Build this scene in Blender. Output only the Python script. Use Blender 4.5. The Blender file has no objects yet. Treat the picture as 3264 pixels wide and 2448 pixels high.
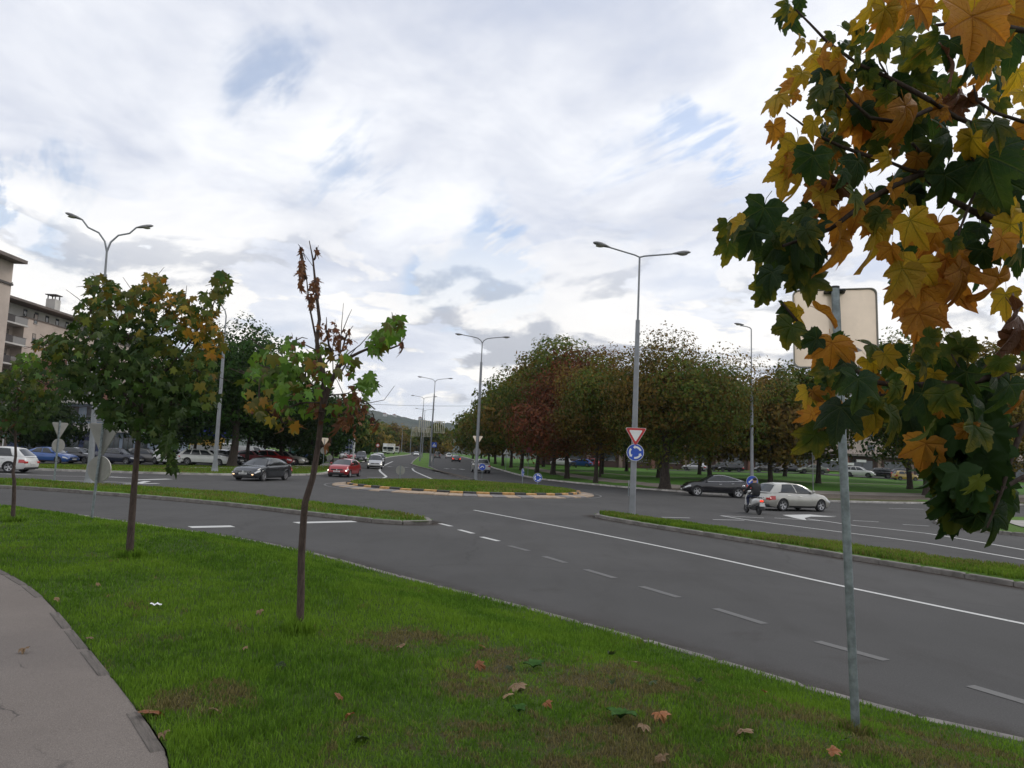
import bpy, bmesh, math, random
import numpy as np
from mathutils import Vector, Matrix
from mathutils.geometry import delaunay_2d_cdt

R = math.radians
pi = math.pi
random.seed(7)
rng = np.random.default_rng(7)
scn = bpy.context.scene
COL = scn.collection

# ---------------------------------------------------------------- camera
FPX, EYE = 2400.0, 2.17                # focal length in photo pixels, eye above the road
PITCH, ROLL = math.atan((1456 - 1224) / 2400), 0.045
c_r, s_r, c_p, s_p = math.cos(ROLL), math.sin(ROLL), math.cos(PITCH), math.sin(PITCH)
CF = Vector((0, c_p, s_p))
CR = Vector((c_r, -s_r * s_p, s_r * c_p))
CU = Vector((-s_r, -c_r * s_p, c_r * c_p))
cam_d = bpy.data.cameras.new('camera')
cam = bpy.data.objects.new('camera', cam_d)
COL.objects.link(cam)
cam_d.sensor_width = 36
cam_d.lens = 36 * FPX / 3264
cam_d.clip_start = 0.05
cam_d.clip_end = 20000
mw = Matrix((CR, CU, -CF)).transposed().to_4x4()
mw.translation = (0, 0, EYE)
cam.matrix_world = mw
scn.camera = cam
scn.render.resolution_x, scn.render.resolution_y = 1024, 768
scn.view_settings.view_transform = 'Standard'
scn.view_settings.look = 'None'
scn.view_settings.exposure = 0.15
scn.view_settings.gamma = 1.0
scn.view_settings.use_curve_mapping = False
scn.cycles.max_bounces = 4
scn.cycles.diffuse_bounces = 2
scn.cycles.glossy_bounces = 2
scn.cycles.transmission_bounces = 2
scn.cycles.use_denoising = True
scn.cycles.transparent_max_bounces = 6
scn.cycles.caustics_reflective = False
scn.cycles.caustics_refractive = False
scn.cycles.volume_bounces = 0


def ray(u, v):
    return CF + CR * ((u - 1632) / FPX) - CU * ((v - 1224) / FPX)


def far_rise(y):                       # the avenue climbs gently away from the roundabout
    return 0.006 * np.maximum(0, np.minimum(y, 900) - 60)


def at(u, v, z=0.0):                   # point of the ground (plus z) seen at a photo pixel
    d = ray(u, v)
    zz = z
    for k in range(50):
        t = (zz - EYE) / d.z
        zz = zz * .5 + .5 * (z + float(far_rise(d.y * t)))
    return Vector((d.x * t, d.y * t, zz))


def atY(u, v, y):                      # point at a given distance
    d = ray(u, v)
    return Vector((0, 0, EYE)) + d * (y / d.y)


K = 3264 / 2212
def dY(x, y, Y): return atY(x * K, y * K, Y)

# ---------------------------------------------------------------- light
SUN_EL, SUN_AZ = 44, 64               # degrees; azimuth clockwise from +Y (to the right)
world = bpy.data.worlds.new('World')
scn.world = world
world.use_nodes = True
WN = world.node_tree
WN.nodes.clear()


class NT:
    """tiny helper for node trees"""
    def __init__(s, nt): s.nt = nt
    def n(s, t, **kw):
        o = s.nt.nodes.new(t)
        for k, v in kw.items():
            if k == 'ins':
                for a, b in v.items(): s.put(o.inputs[a], b)
            else: setattr(o, k, v)
        return o
    def put(s, sock, v):
        if isinstance(v, bpy.types.NodeSocket): s.nt.links.new(v, sock)
        else:
            if sock.type == 'RGBA' and len(v) == 3: v = (*v, 1)
            sock.default_value = v
    def m(s, op, a, b=0.0, c=None, clamp=False):
        o = s.nt.nodes.new('ShaderNodeMath'); o.operation = op; o.use_clamp = clamp
        s.put(o.inputs[0], a); s.put(o.inputs[1], b)
        if c is not None: s.put(o.inputs[2], c)
        return o.outputs[0]
    def vm(s, op, a, b=(0, 0, 0)):
        o = s.nt.nodes.new('ShaderNodeVectorMath'); o.operation = op
        s.put(o.inputs[0], a)
        if op == 'SCALE': s.put(o.inputs[3], b)
        else: s.put(o.inputs[1], b)
        return o.outputs['Value'] if op in ('DOT_PRODUCT', 'LENGTH', 'DISTANCE') else o.outputs[0]
    def mix(s, f, a, b, blend='MIX'):
        o = s.nt.nodes.new('ShaderNodeMix'); o.data_type = 'RGBA'; o.blend_type = blend
        s.put(o.inputs[0], f); s.put(o.inputs[6], a); s.put(o.inputs[7], b)
        return o.outputs[2]
    def ramp(s, f, lo, hi, a=0.0, b=1.0, smooth=True):
        o = s.nt.nodes.new('ShaderNodeMapRange')
        if smooth: o.interpolation_type = 'SMOOTHSTEP'
        for i, v in enumerate((f, lo, hi, a, b)): s.put(o.inputs[i], v)
        return o.outputs[0]
    def noise(s, vec, scale, detail=3, rough=.5, dist=0.0):
        o = s.n('ShaderNodeTexNoise', ins={'Scale': scale, 'Detail': detail, 'Roughness': rough, 'Distortion': dist})
        if vec is not None: s.put(o.inputs['Vector'], vec)
        return o.outputs[0]
    def comb(s, x, y, z):
        return s.n('ShaderNodeCombineXYZ', ins={0: x, 1: y, 2: z}).outputs[0]


w = NT(WN)
dirv = w.n('ShaderNodeTexCoord').outputs['Generated']
sep = w.n('ShaderNodeSeparateXYZ', ins={0: dirv})
dx_, dy_, dz_ = sep.outputs
sky = w.n('ShaderNodeTexSky', sky_type='NISHITA', sun_disc=False, sun_elevation=R(SUN_EL),
          sun_rotation=R(SUN_AZ), altitude=200, air_density=1.0, dust_density=1.0, ozone_density=1.5)
blue = w.mix(1.0, sky.outputs[0], (.15, .15, .15), 'MULTIPLY')
# cloud sheet coordinates: the sky direction dropped on a plane overhead
zz = w.m('ADD', w.m('MAXIMUM', dz_, 0.0), .16)
pl = w.comb(w.m('DIVIDE', dx_, zz), w.m('DIVIDE', dy_, zz), 0.0)
plr = w.n('ShaderNodeVectorRotate', rotation_type='Z_AXIS', ins={0: pl, 'Angle': R(-38)}).outputs[0]
stre = w.vm('MULTIPLY', plr, (1.0, .38, 1))
n1 = w.noise(stre, 1.15, 7, .56, .55)
n2 = w.noise(w.vm('ADD', pl, (4.1, 7.7, 2.0)), 2.3, 6, .55, .3)
n3 = w.noise(w.vm('ADD', stre, (9.1, 1.7, 5.0)), .55, 3, .5, .2)
# gaps where the blue shows, as low points of the sheet
gap = 0.0
warp = w.n('ShaderNodeTexNoise', ins={'Scale': 3.0, 'Detail': 5.0, 'Roughness': .6, 'Vector': dirv}).outputs[1]
warp2 = w.n('ShaderNodeTexNoise', ins={'Scale': 9.0, 'Detail': 4.0, 'Roughness': .6, 'Vector': dirv}).outputs[1]
dirw = w.vm('ADD', dirv, w.vm('ADD', w.vm('SCALE', w.vm('SUBTRACT', warp, (.5, .5, .5)), .16), w.vm('SCALE', w.vm('SUBTRACT', warp2, (.5, .5, .5)), .14)))
dirw = w.vm('NORMALIZE', dirw)
GAPS = []
for chain, r, wt in (([(860, 215), (900, 300), (960, 400), (1080, 500), (1200, 570)], 3.0, .25), ([(1530, 730), (1570, 800), (1600, 870), (1580, 920)], 2.3, .6), ([(1390, 860), (1480, 900)], 2.0, .45),
                     ([(-60, 540), (60, 550), (170, 575)], 2.4, .5), ([(-60, 680), (60, 700)], 2.0, .6), ([(2190, 500), (2280, 470), (2400, 470)], 2.6, .6), ([(1960, 560), (1990, 680)], 2.0, .35), ([(150, 960), (330, 900)], 3.2, .3), ([(3500, 300), (3900, 500)], 4, .5), ([(-900, 300), (-700, 420)], 4, .6)):
    GAPS += [(u, v, r, wt) for u, v in chain]
for (u, v, r, wt) in GAPS:
    g = ray(u, v).normalized()
    dd = w.vm('DOT_PRODUCT', dirw, tuple(g))
    gap = w.m('ADD', gap, w.ramp(dd, math.cos(R(r * 1.7)), math.cos(R(r * .1)), 0, wt))
fin = w.noise(w.vm('MULTIPLY', plr, (1.0, .22, 1)), 5.0, 6, .62, .5)
gap = w.m('MULTIPLY', gap, w.ramp(fin, .40, .62, .05, 1.7))
thick = w.m('SUBTRACT', w.m('ADD', w.m('MULTIPLY', n1, .75), w.m('MULTIPLY', n2, .35)), w.m('MULTIPLY', gap, .30))
veil = w.ramp(thick, .20, .52)
veil = w.m('MULTIPLY_ADD', veil, .60, .38)
vcol = w.mix(w.ramp(w.m('ADD', w.m('ADD', w.m('MULTIPLY', n2, .40), w.m('MULTIPLY', n3, .45)), w.m('MULTIPLY', n1, .30)), .44, .67), (.58, .62, .73), (1.0, 1.01, 1.03))
lowf = w.ramp(dz_, .05, .34, 1.0, 0.0)
skyc = w.mix(veil, blue, vcol)
# heaped clouds low in the sky, bright tops and grey bases
az = w.m('ARCTAN2', dx_, dy_)
el = w.m('ARCSINE', dz_)
cp = w.comb(w.m('MULTIPLY', az, 1.0), w.m('MULTIPLY', el, 2.3), 3.3)
cn = w.noise(cp, 4.6, 8, .56, .25)
cb = w.noise(w.vm('ADD', cp, (.015, .085, 0)), 4.6, 5, .5, .25)
clow = w.ramp(dz_, .10, .37, 1.0, 0.0)
chor = w.ramp(dz_, .0, .06, .35, 1.0)
cm = w.m('MULTIPLY', w.m('MULTIPLY', w.ramp(cn, .452, .487), clow), chor)
lit = w.ramp(w.m('SUBTRACT', cn, cb), -.060, .030)
ccol = w.mix(lit, (.46, .48, .53), (1.04, 1.01, .96))
skyc = w.mix(w.m('MULTIPLY', lowf, .40), skyc, (.80, .83, .89))
skyc = w.mix(w.m('MULTIPLY', cm, .93), skyc, ccol)
skyc = w.mix(w.ramp(dz_, -.02, .10, .7, 0.0), skyc, (.86, .90, .94))
bg = w.n('ShaderNodeBackground', ins={0: skyc, 1: 1.0})
wo = w.n('ShaderNodeOutputWorld')
WN.links.new(bg.outputs[0], wo.inputs[0])

sun_d = bpy.data.lights.new('sun', 'SUN')
sun_d.energy = 1.1
sun_d.angle = R(22)
sun_d.color = (1, .95, .88)
sun = bpy.data.objects.new('sun', sun_d)
COL.objects.link(sun)
sdir = Vector((math.sin(R(SUN_AZ)) * math.cos(R(SUN_EL)), math.cos(R(SUN_AZ)) * math.cos(R(SUN_EL)), math.sin(R(SUN_EL))))
sun.rotation_euler = sdir.to_track_quat('Z', 'Y').to_euler()

# ---------------------------------------------------------------- mesh helpers
class MB:
    """collects shapes into one mesh"""
    def __init__(s): s.v = []; s.f = []
    def add(s, vs, fs):
        o = len(s.v)
        s.v += [tuple(p) for p in vs]
        s.f += [tuple(i + o for i in f) for f in fs]
        return s
    def box(s, lo, hi, b=0.0):
        (x0, y0, z0), (x1, y1, z1) = lo, hi
        if b <= 0:
            return s.add([(x0, y0, z0), (x1, y0, z0), (x1, y1, z0), (x0, y1, z0), (x0, y0, z1), (x1, y0, z1), (x1, y1, z1), (x0, y1, z1)],
                         [(3, 2, 1, 0), (4, 5, 6, 7), (0, 1, 5, 4), (1, 2, 6, 5), (2, 3, 7, 6), (3, 0, 4, 7)])
        vs = []
        for z, i in ((z0, b), (z0 + b, 0), (z1 - b, 0), (z1, b)):
            vs += [(x0 + i + b * (i == 0), y0 + i, z), (x1 - i - b * (i == 0), y0 + i, z), (x1 - i, y0 + i + b * (i == 0), z), (x1 - i, y1 - i - b * (i == 0), z),
                   (x1 - i - b * (i == 0), y1 - i, z), (x0 + i + b * (i == 0), y1 - i, z), (x0 + i, y1 - i - b * (i == 0), z), (x0 + i, y0 + i + b * (i == 0), z)]
        fs = [tuple(range(7, -1, -1)), tuple(range(24, 32))]
        for r in range(3):
            for k in range(8):
                a, c = r * 8 + k, r * 8 + (k + 1) % 8
                fs.append((a, c, c + 8, a + 8))
        return s.add(vs, fs)
    def tube(s, pts, rad, n=8, caps=True):
        pts = [Vector(p) for p in pts]
        if not hasattr(rad, '__len__'): rad = [rad] * len(pts)
        vs = []; fs = []
        t0 = (pts[1] - pts[0]).normalized()
        up = Vector((0, 0, 1)) if abs(t0.z) < .9 else Vector((1, 0, 0))
        nx = t0.cross(up).normalized()
        for i, p in enumerate(pts):
            t = (pts[min(i + 1, len(pts) - 1)] - pts[max(i - 1, 0)]).normalized()
            nx = (nx - t * nx.dot(t)).normalized()
            ny = t.cross(nx)
            for k in range(n):
                a = 2 * pi * k / n
                vs.append(p + (nx * math.cos(a) + ny * math.sin(a)) * rad[i])
        for i in range(len(pts) - 1):
            for k in range(n):
                fs.append((i * n + k, i * n + (k + 1) % n, (i + 1) * n + (k + 1) % n, (i + 1) * n + k))
        if caps:
            fs.append(tuple(range(n - 1, -1, -1)))
            fs.append(tuple(range((len(pts) - 1) * n, len(pts) * n)))
        return s.add(vs, fs)
    def lathe(s, prof, n=16, axis='z', c=(0, 0, 0), caps=True):
        """prof: (radius, height) pairs"""
        vs = []; fs = []
        for r, h in prof:
            for k in range(n):
                a = 2 * pi * k / n
                x, y = r * math.cos(a), r * math.sin(a)
                q = (x, y, h) if axis == 'z' else ((x, h, y) if axis == 'y' else (h, x, y))
                vs.append((q[0] + c[0], q[1] + c[1], q[2] + c[2]))
        for i in range(len(prof) - 1):
            for k in range(n):
                q = (i * n + k, i * n + (k + 1) % n, (i + 1) * n + (k + 1) % n, (i + 1) * n + k)
                fs.append(q if axis != 'y' else q[::-1])
        a, b = tuple(range(n)), tuple(range((len(prof) - 1) * n, len(prof) * n))
        if caps: fs += [a[::-1], b] if axis != 'y' else [a, b[::-1]]
        return s.add(vs, fs)
    def prism(s, poly, y0, y1):
        """polygon in x,z extruded along y"""
        n = len(poly)
        vs = [(x, y0, z) for x, z in poly] + [(x, y1, z) for x, z in poly]
        fs = [tuple(range(n)), tuple(range(2 * n - 1, n - 1, -1))]
        for k in range(n):
            fs.append((k, k + n, (k + 1) % n + n, (k + 1) % n))
        return s.add(vs, fs)
    def grid(s, rows):
        """rows of points -> quads"""
        m, n = len(rows), len(rows[0])
        return s.add([p for r in rows for p in r],
                     [(i * n + j, i * n + j + 1, (i + 1) * n + j + 1, (i + 1) * n + j) for i in range(m - 1) for j in range(n - 1)])
    def ball(s, c, r, n=10, m=6):
        rx, ry, rz = r if hasattr(r, '__len__') else (r, r, r)
        prof = [(math.sin(pi * i / m) + (1e-4 if i in (0, m) else 0), -math.cos(pi * i / m)) for i in range(m + 1)]
        o = len(s.v)
        s.lathe(prof, n)
        for i in range(o, len(s.v)):
            x, y, z = s.v[i]
            s.v[i] = (c[0] + x * rx, c[1] + y * ry, c[2] + z * rz)
        return s
    def xf(s, M, i0=0):
        for i in range(i0, len(s.v)): s.v[i] = tuple(M @ Vector(s.v[i]))
        return s
    def mesh(s, name, smooth=False, angle=40):
        me = bpy.data.meshes.new(name)
        me.from_pydata(s.v, [], s.f)
        me.update()
        if smooth:
            me.shade_smooth()
            me.set_sharp_from_angle(angle=R(angle))
        return me
    def build(s, name, mat=None, parent=None, smooth=False, world=False, angle=40, fix=False):
        if world and parent is not None:
            o = parent.location
            s.v = [(x - o[0], y - o[1], z - o[2]) for x, y, z in s.v]
        me = s.mesh(name, smooth, angle)
        if fix:
            bm = bmesh.new(); bm.from_mesh(me); bmesh.ops.recalc_face_normals(bm, faces=bm.faces); bm.to_mesh(me); bm.free()
        return link(name, me, mat, parent)


def link(name, me, mat=None, parent=None):
    ob = bpy.data.objects.new(name, me)
    COL.objects.link(ob)
    if mat is not None and me is not None and not me.materials: me.materials.append(mat)
    if parent is not None: ob.parent = parent
    return ob


def empty(name, loc=(0, 0, 0), rz=0.0):
    o = bpy.data.objects.new(name, None)
    o.empty_display_size = .2
    COL.objects.link(o)
    o.location = loc
    o.rotation_euler = (0, 0, rz)
    return o


def tag(o, label, cat, group=None):
    o['label'] = label; o['category'] = cat
    if group: o['group'] = group
    return o


def kind(o, k='structure', label=None, cat=None):
    o['kind'] = k
    if label: o['label'] = label
    if cat: o['category'] = cat
    return o


def nparray_mesh(name, verts, faces_flat, nper, colors=None, uvs=None):
    """fast mesh from numpy: verts (n,3), faces_flat (m*nper)"""
    me = bpy.data.meshes.new(name)
    nv, nf = len(verts), len(faces_flat) // nper
    me.vertices.add(nv)
    me.vertices.foreach_set('co', np.ascontiguousarray(verts, np.float32).ravel())
    me.loops.add(nf * nper)
    me.loops.foreach_set('vertex_index', np.ascontiguousarray(faces_flat, np.int32))
    me.polygons.add(nf)
    me.polygons.foreach_set('loop_start', np.arange(nf, dtype=np.int32) * nper)
    me.polygons.foreach_set('loop_total', np.full(nf, nper, np.int32))
    if colors is not None:
        at_ = me.color_attributes.new('tint', 'FLOAT_COLOR', 'POINT')
        c4 = np.ones((nv, 4), np.float32); c4[:, :3] = colors
        at_.data.foreach_set('color', c4.ravel())
    me.update(calc_edges=True)
    me.validate()
    return me


def dist_line(x, y, line):
    """distance of points to a polyline (numpy)"""
    x = np.asarray(x, float); y = np.asarray(y, float)
    best = np.full(x.shape, 1e9)
    for (x0, y0), (x1, y1) in zip(line[:-1], line[1:]):
        dx, dy = x1 - x0, y1 - y0
        t = np.clip(((x - x0) * dx + (y - y0) * dy) / (dx * dx + dy * dy + 1e-12), 0, 1)
        best = np.minimum(best, np.hypot(x - x0 - t * dx, y - y0 - t * dy))
    return best


def inside(x, y, poly):
    x = np.asarray(x, float); y = np.asarray(y, float)
    c = np.zeros(x.shape, bool)
    n = len(poly)
    for i in range(n):
        x0, y0 = poly[i]; x1, y1 = poly[(i + 1) % n]
        if y0 == y1: continue
        k = ((y0 > y) != (y1 > y)) & (x < (x1 - x0) * (y - y0) / (y1 - y0) + x0)
        c ^= k
    return c


def sst(a, b, x):
    t = np.clip((np.asarray(x, float) - a) / (b - a), 0, 1)
    return t * t * (3 - 2 * t)


def dense(line, step):
    out = []
    for (x0, y0), (x1, y1) in zip(line[:-1], line[1:]):
        n = max(1, int(math.hypot(x1 - x0, y1 - y0) / step))
        out += [(x0 + (x1 - x0) * i / n, y0 + (y1 - y0) * i / n) for i in range(n)]
    return out + [tuple(line[-1])]


def curve_pts(line, step=.5):
    """smooth a traced polyline (Catmull-Rom)"""
    P = [Vector((a[0], a[1], 0)) for a in line]
    P = [P[0] * 2 - P[1]] + P + [P[-1] * 2 - P[-2]]
    out = []
    for i in range(1, len(P) - 2):
        n = max(1, int((P[i + 1] - P[i]).length / step))
        for k in range(n):
            t = k / n
            a, b, c, d = P[i - 1], P[i], P[i + 1], P[i + 2]
            q = .5 * ((2 * b) + (c - a) * t + (2 * a - 5 * b + 4 * c - d) * t * t + (3 * b - a - 3 * c + d) * t ** 3)
            out.append((q.x, q.y))
    out.append((P[-2].x, P[-2].y))
    return out


def patch(name, poly, zf, step, mat, parent=None):
    """ground sheet: outline filled with a draped triangulation"""
    poly = [tuple(p[:2]) for p in poly]
    ring = dense(poly + [poly[0]], step)[:-1]
    xs = np.array([p[0] for p in ring]); ys = np.array([p[1] for p in ring])
    gx, gy = np.meshgrid(np.arange(xs.min(), xs.max(), step), np.arange(ys.min(), ys.max(), step))
    gx = gx.ravel() + rng.uniform(-.2, .2, gx.size) * step; gy = gy.ravel() + rng.uniform(-.2, .2, gy.size) * step
    k = inside(gx, gy, poly)
    gx, gy = gx[k], gy[k]
    k = dist_line(gx, gy, poly + [poly[0]]) > step * .4
    pts = [Vector(p) for p in ring] + [Vector(p) for p in zip(gx[k], gy[k])]
    n = len(ring)
    vo, eo, fo, *_ = delaunay_2d_cdt(pts, [(i, (i + 1) % n) for i in range(n)], [], 1, 1e-4)
    vx = np.array([v.x for v in vo]); vy = np.array([v.y for v in vo])
    vz = zf(vx, vy) if callable(zf) else np.full(len(vx), zf)
    me = bpy.data.meshes.new(name)
    me.from_pydata(list(zip(vx, vy, vz)), [], [f if True else f for f in fo])
    bm = bmesh.new(); bm.from_mesh(me)
    bmesh.ops.recalc_face_normals(bm, faces=bm.faces)
    if sum(f.normal.z for f in bm.faces) < 0: bmesh.ops.reverse_faces(bm, faces=bm.faces)
    bm.to_mesh(me); bm.free()
    me.shade_smooth()
    return link(name, me, mat, parent)
# ---------------------------------------------------------------- materials
MATS = {}


def new_mat(name):
    m = bpy.data.materials.new(name)
    m.use_nodes = True
    m.node_tree.nodes.clear()
    t = NT(m.node_tree)
    out = t.n('ShaderNodeOutputMaterial')
    return m, t, out


def principled(t, out, **ins):
    b = t.n('ShaderNodeBsdfPrincipled')
    for k, v in ins.items(): t.put(b.inputs[k.replace('_', ' ')], v)
    t.nt.links.new(b.outputs[0], out.inputs[0])
    return b


def mat(name, col, rough=.6, metal=0.0, var=.18, vscale=3.0, bump=0.0, bscale=40.0, coat=0.0, spec=.5, world=False, emit=0.0, dirt=0.0):
    if name in MATS: return MATS[name]
    m, t, out = new_mat(name)
    if world: co = t.n('ShaderNodeNewGeometry').outputs['Position']
    else: co = t.n('ShaderNodeTexCoord').outputs['Object']
    c = col
    if var > 0:
        nz = t.noise(co, vscale, 5, .6)
        lo = tuple(x * (1 - var) for x in col); hi = tuple(min(1, x * (1 + var)) for x in col)
        c = t.mix(t.ramp(nz, .3, .7), lo, hi)
    if dirt > 0:
        nd = t.noise(co, vscale * 2.3, 6, .65)
        c = t.mix(t.ramp(nd, .50, .72, 0, dirt), c, (.07, .06, .05))
    b = principled(t, out, Base_Color=c, Roughness=rough, Metallic=metal)
    b.inputs['Specular IOR Level'].default_value = spec
    if coat: b.inputs['Coat Weight'].default_value = coat; b.inputs['Coat Roughness'].default_value = .06
    if emit:
        b.inputs['Emission Color'].default_value = (*col, 1); b.inputs['Emission Strength'].default_value = emit
    if bump:
        bn = t.n('ShaderNodeBump', ins={'Strength': bump, 'Distance': .02, 'Height': t.noise(co, bscale, 4, .6)})
        t.nt.links.new(bn.outputs[0], b.inputs['Normal'])
    MATS[name] = m
    return m


def paint(name, col, metal=.25, rough=.32):
    return mat('paint_' + name, col, rough=rough, metal=metal, var=.05, vscale=1.5, coat=.8, dirt=.12)


def asphalt_mat():
    m, t, out = new_mat('asphalt')
    p = t.n('ShaderNodeNewGeometry').outputs['Position']
    big = t.noise(p, .16, 5, .6)
    mid = t.noise(t.vm('MULTIPLY', p, (1, .35, 1)), .9, 5, .65, .6)
    fine = t.noise(p, 55, 4, .75)
    spk = t.noise(p, 75, 2, .6)
    c = t.mix(t.ramp(big, .35, .68), (.077, .0755, .0735), (.093, .0905, .088))
    c = t.mix(t.ramp(mid, .42, .72, 0, .38), c, (.055, .052, .049))
    c = t.mix(t.ramp(fine, .35, .75, 0, .55), c, (.034, .033, .033))
    c = t.mix(t.ramp(spk, .62, .75, 0, .5), c, (.19, .185, .18))
    # tyre-worn band along the ring, oil drips, tar seams
    st = t.noise(t.vm('MULTIPLY', p, (.6, .6, 1)), .55, 6, .7, 1.2)
    c = t.mix(t.ramp(st, .60, .72, 0, .35), c, (.040, .035, .032))
    vo = t.n('ShaderNodeTexVoronoi', feature='DISTANCE_TO_EDGE', ins={'Scale': .11, 'Vector': t.vm('ADD', p, t.vm('SCALE', t.n('ShaderNodeTexNoise', ins={'Scale': .8, 'Detail': 4.0, 'Vector': p}).outputs[1], .9))})
    c = t.mix(t.ramp(vo.outputs[0], 0.0, .005, .22, 0), c, (.024, .023, .023))
    b = principled(t, out, Base_Color=c, Roughness=.9)
    b.inputs['Specular IOR Level'].default_value = .12
    bn = t.n('ShaderNodeBump', ins={'Strength': .35, 'Distance': .006, 'Height': t.m('ADD', fine, t.m('MULTIPLY', spk, .6))})
    t.nt.links.new(bn.outputs[0], b.inputs['Normal'])
    return m


def path_mat():
    m, t, out = new_mat('path_asphalt')
    p = t.n('ShaderNodeNewGeometry').outputs['Position']
    big = t.noise(p, .7, 5, .6)
    fine = t.noise(p, 120, 3, .7)
    spk = t.noise(p, 210, 1, .5)
    c = t.mix(t.ramp(big, .35, .7), (.160, .134, .116), (.20, .170, .148))
    c = t.mix(t.ramp(fine, .35, .7, 0, .6), c, (.065, .055, .050))
    c = t.mix(t.ramp(spk, .60, .72, 0, .6), c, (.34, .30, .27))
    vo = t.n('ShaderNodeTexVoronoi', feature='DISTANCE_TO_EDGE', ins={'Scale': .5, 'Vector': t.vm('ADD', p, t.vm('SCALE', t.n('ShaderNodeTexNoise', ins={'Scale': 3.0, 'Detail': 5.0, 'Vector': p}).outputs[1], .5))})
    c = t.mix(t.m('MULTIPLY', t.ramp(vo.outputs[0], .0, .008, 1, 0), t.ramp(t.noise(p, .9, 2), .52, .6, 0, .8)), c, (.03, .027, .025))
    b = principled(t, out, Base_Color=c, Roughness=.85)
    bn = t.n('ShaderNodeBump', ins={'Strength': .6, 'Distance': .008, 'Height': t.m('ADD', fine, spk)})
    t.nt.links.new(bn.outputs[0], b.inputs['Normal'])
    return m


DRY = ((.9, 4.2, 2.3), (2.2, 5.0, 1.9), (-.4, 3.5, 1.5), (1.4, 6.3, 1.2), (-1.0, 7.2, .8), (-2.0, 5.2, .5), (.3, 6.2, 1.1), (3.2, 5.4, 1.2))


def dry_mask(t, p):
    """patches of dry, thin grass with a shape of their own on the near verge"""
    s = 0.0
    for x, y, r in DRY:
        d = t.vm('DISTANCE', t.vm('MULTIPLY', p, (1, 1, 0)), (x, y, 0))
        s = t.m('MAXIMUM', s, t.ramp(d, 0, r * 1.35, 1, 0))
    n = t.noise(p, 1.7, 5, .65, .5)
    n2 = t.noise(p, .35, 4, .6); n3 = t.noise(p, 8.0, 4, .65, .4)
    return t.ramp(t.m('ADD', t.m('ADD', t.m('MULTIPLY', s, .26), n), t.m('ADD', t.m('MULTIPLY', n2, .25), t.m('MULTIPLY', n3, .55))), .95, 1.24)


def blade_mat(name, g0, g1, dry0, dry1, use_dry=True):
    m, t, out = new_mat(name)
    p = t.n('ShaderNodeNewGeometry').outputs['Position']
    a = t.n('ShaderNodeAttribute', attribute_name='tint')
    sp = t.n('ShaderNodeSeparateColor', ins={0: a.outputs[0]})
    rnd, rnd2 = sp.outputs[0], sp.outputs[1]
    big = t.noise(p, .8, 4, .6)
    g = t.mix(rnd, g0, g1)
    cl = t.noise(p, 7.0, 4, .65, .3)
    g = t.mix(t.ramp(cl, .38, .62, .55, 0), g, tuple(x * .6 for x in g0))
    g = t.mix(t.ramp(big, .4, .65, 0, .5), g, tuple(x * y for x, y in zip(g1, (1.25, 1.12, 1.0))))
    d = t.mix(rnd, dry0, dry1)
    if use_dry:
        k = t.m('ADD', dry_mask(t, p), t.m('MULTIPLY', rnd2, .6))
        k = t.ramp(k, .66, .98, 0, .85)
    else:
        n = t.noise(p, .25, 5, .6, .3)
        k = t.ramp(t.m('ADD', n, t.m('MULTIPLY', rnd2, .3)), .66, .80, 0, .9)
    c = t.mix(k, g, d)
    df = t.n('ShaderNodeBsdfDiffuse', ins={0: c})
    tr = t.n('ShaderNodeBsdfTranslucent', ins={0: c})
    gl = t.n('ShaderNodeBsdfGlossy', ins={0: (.5, .5, .5), 'Roughness': .5})
    mx = t.n('ShaderNodeMixShader', ins={0: .35, 1: df.outputs[0], 2: tr.outputs[0]})
    mx2 = t.n('ShaderNodeMixShader', ins={0: .012, 1: mx.outputs[0], 2: gl.outputs[0]})
    t.nt.links.new(mx2.outputs[0], out.inputs[0])
    return m


def turf_mat(name, g0, g1, soil, use_dry=False, amt=.5):
    m, t, out = new_mat(name)
    p = t.n('ShaderNodeNewGeometry').outputs['Position']
    n = t.noise(p, 1.4, 5, .65, .4); f = t.noise(p, 26, 5, .7); b_ = t.noise(p, .12, 4, .6)
    c = t.mix(f, g0, g1)
    c = t.mix(t.ramp(b_, .35, .65, 0, .4), c, tuple(x * 1.35 for x in g1))
    k = dry_mask(t, p) if use_dry else t.ramp(n, .52, .72)
    c = t.mix(t.m('MULTIPLY', k, amt), c, soil)
    b = principled(t, out, Base_Color=c, Roughness=.9)
    b.inputs['Specular IOR Level'].default_value = .15
    bn = t.n('ShaderNodeBump', ins={'Strength': .9, 'Distance': .04, 'Height': f})
    t.nt.links.new(bn.outputs[0], b.inputs['Normal'])
    return m


def soil_mat():
    m, t, out = new_mat('soil')
    p = t.n('ShaderNodeNewGeometry').outputs['Position']
    n = t.noise(p, 1.2, 6, .65, .4); f = t.noise(p, 14, 5, .7)
    c = t.mix(t.ramp(n, .35, .65), (.055, .042, .030), (.105, .083, .060))
    c = t.mix(t.ramp(f, .5, .7, 0, .6), c, (.12, .085, .045))
    b = principled(t, out, Base_Color=c, Roughness=.95)
    bn = t.n('ShaderNodeBump', ins={'Strength': .8, 'Distance': .05, 'Height': f})
    t.nt.links.new(bn.outputs[0], b.inputs['Normal'])
    return m


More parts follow.
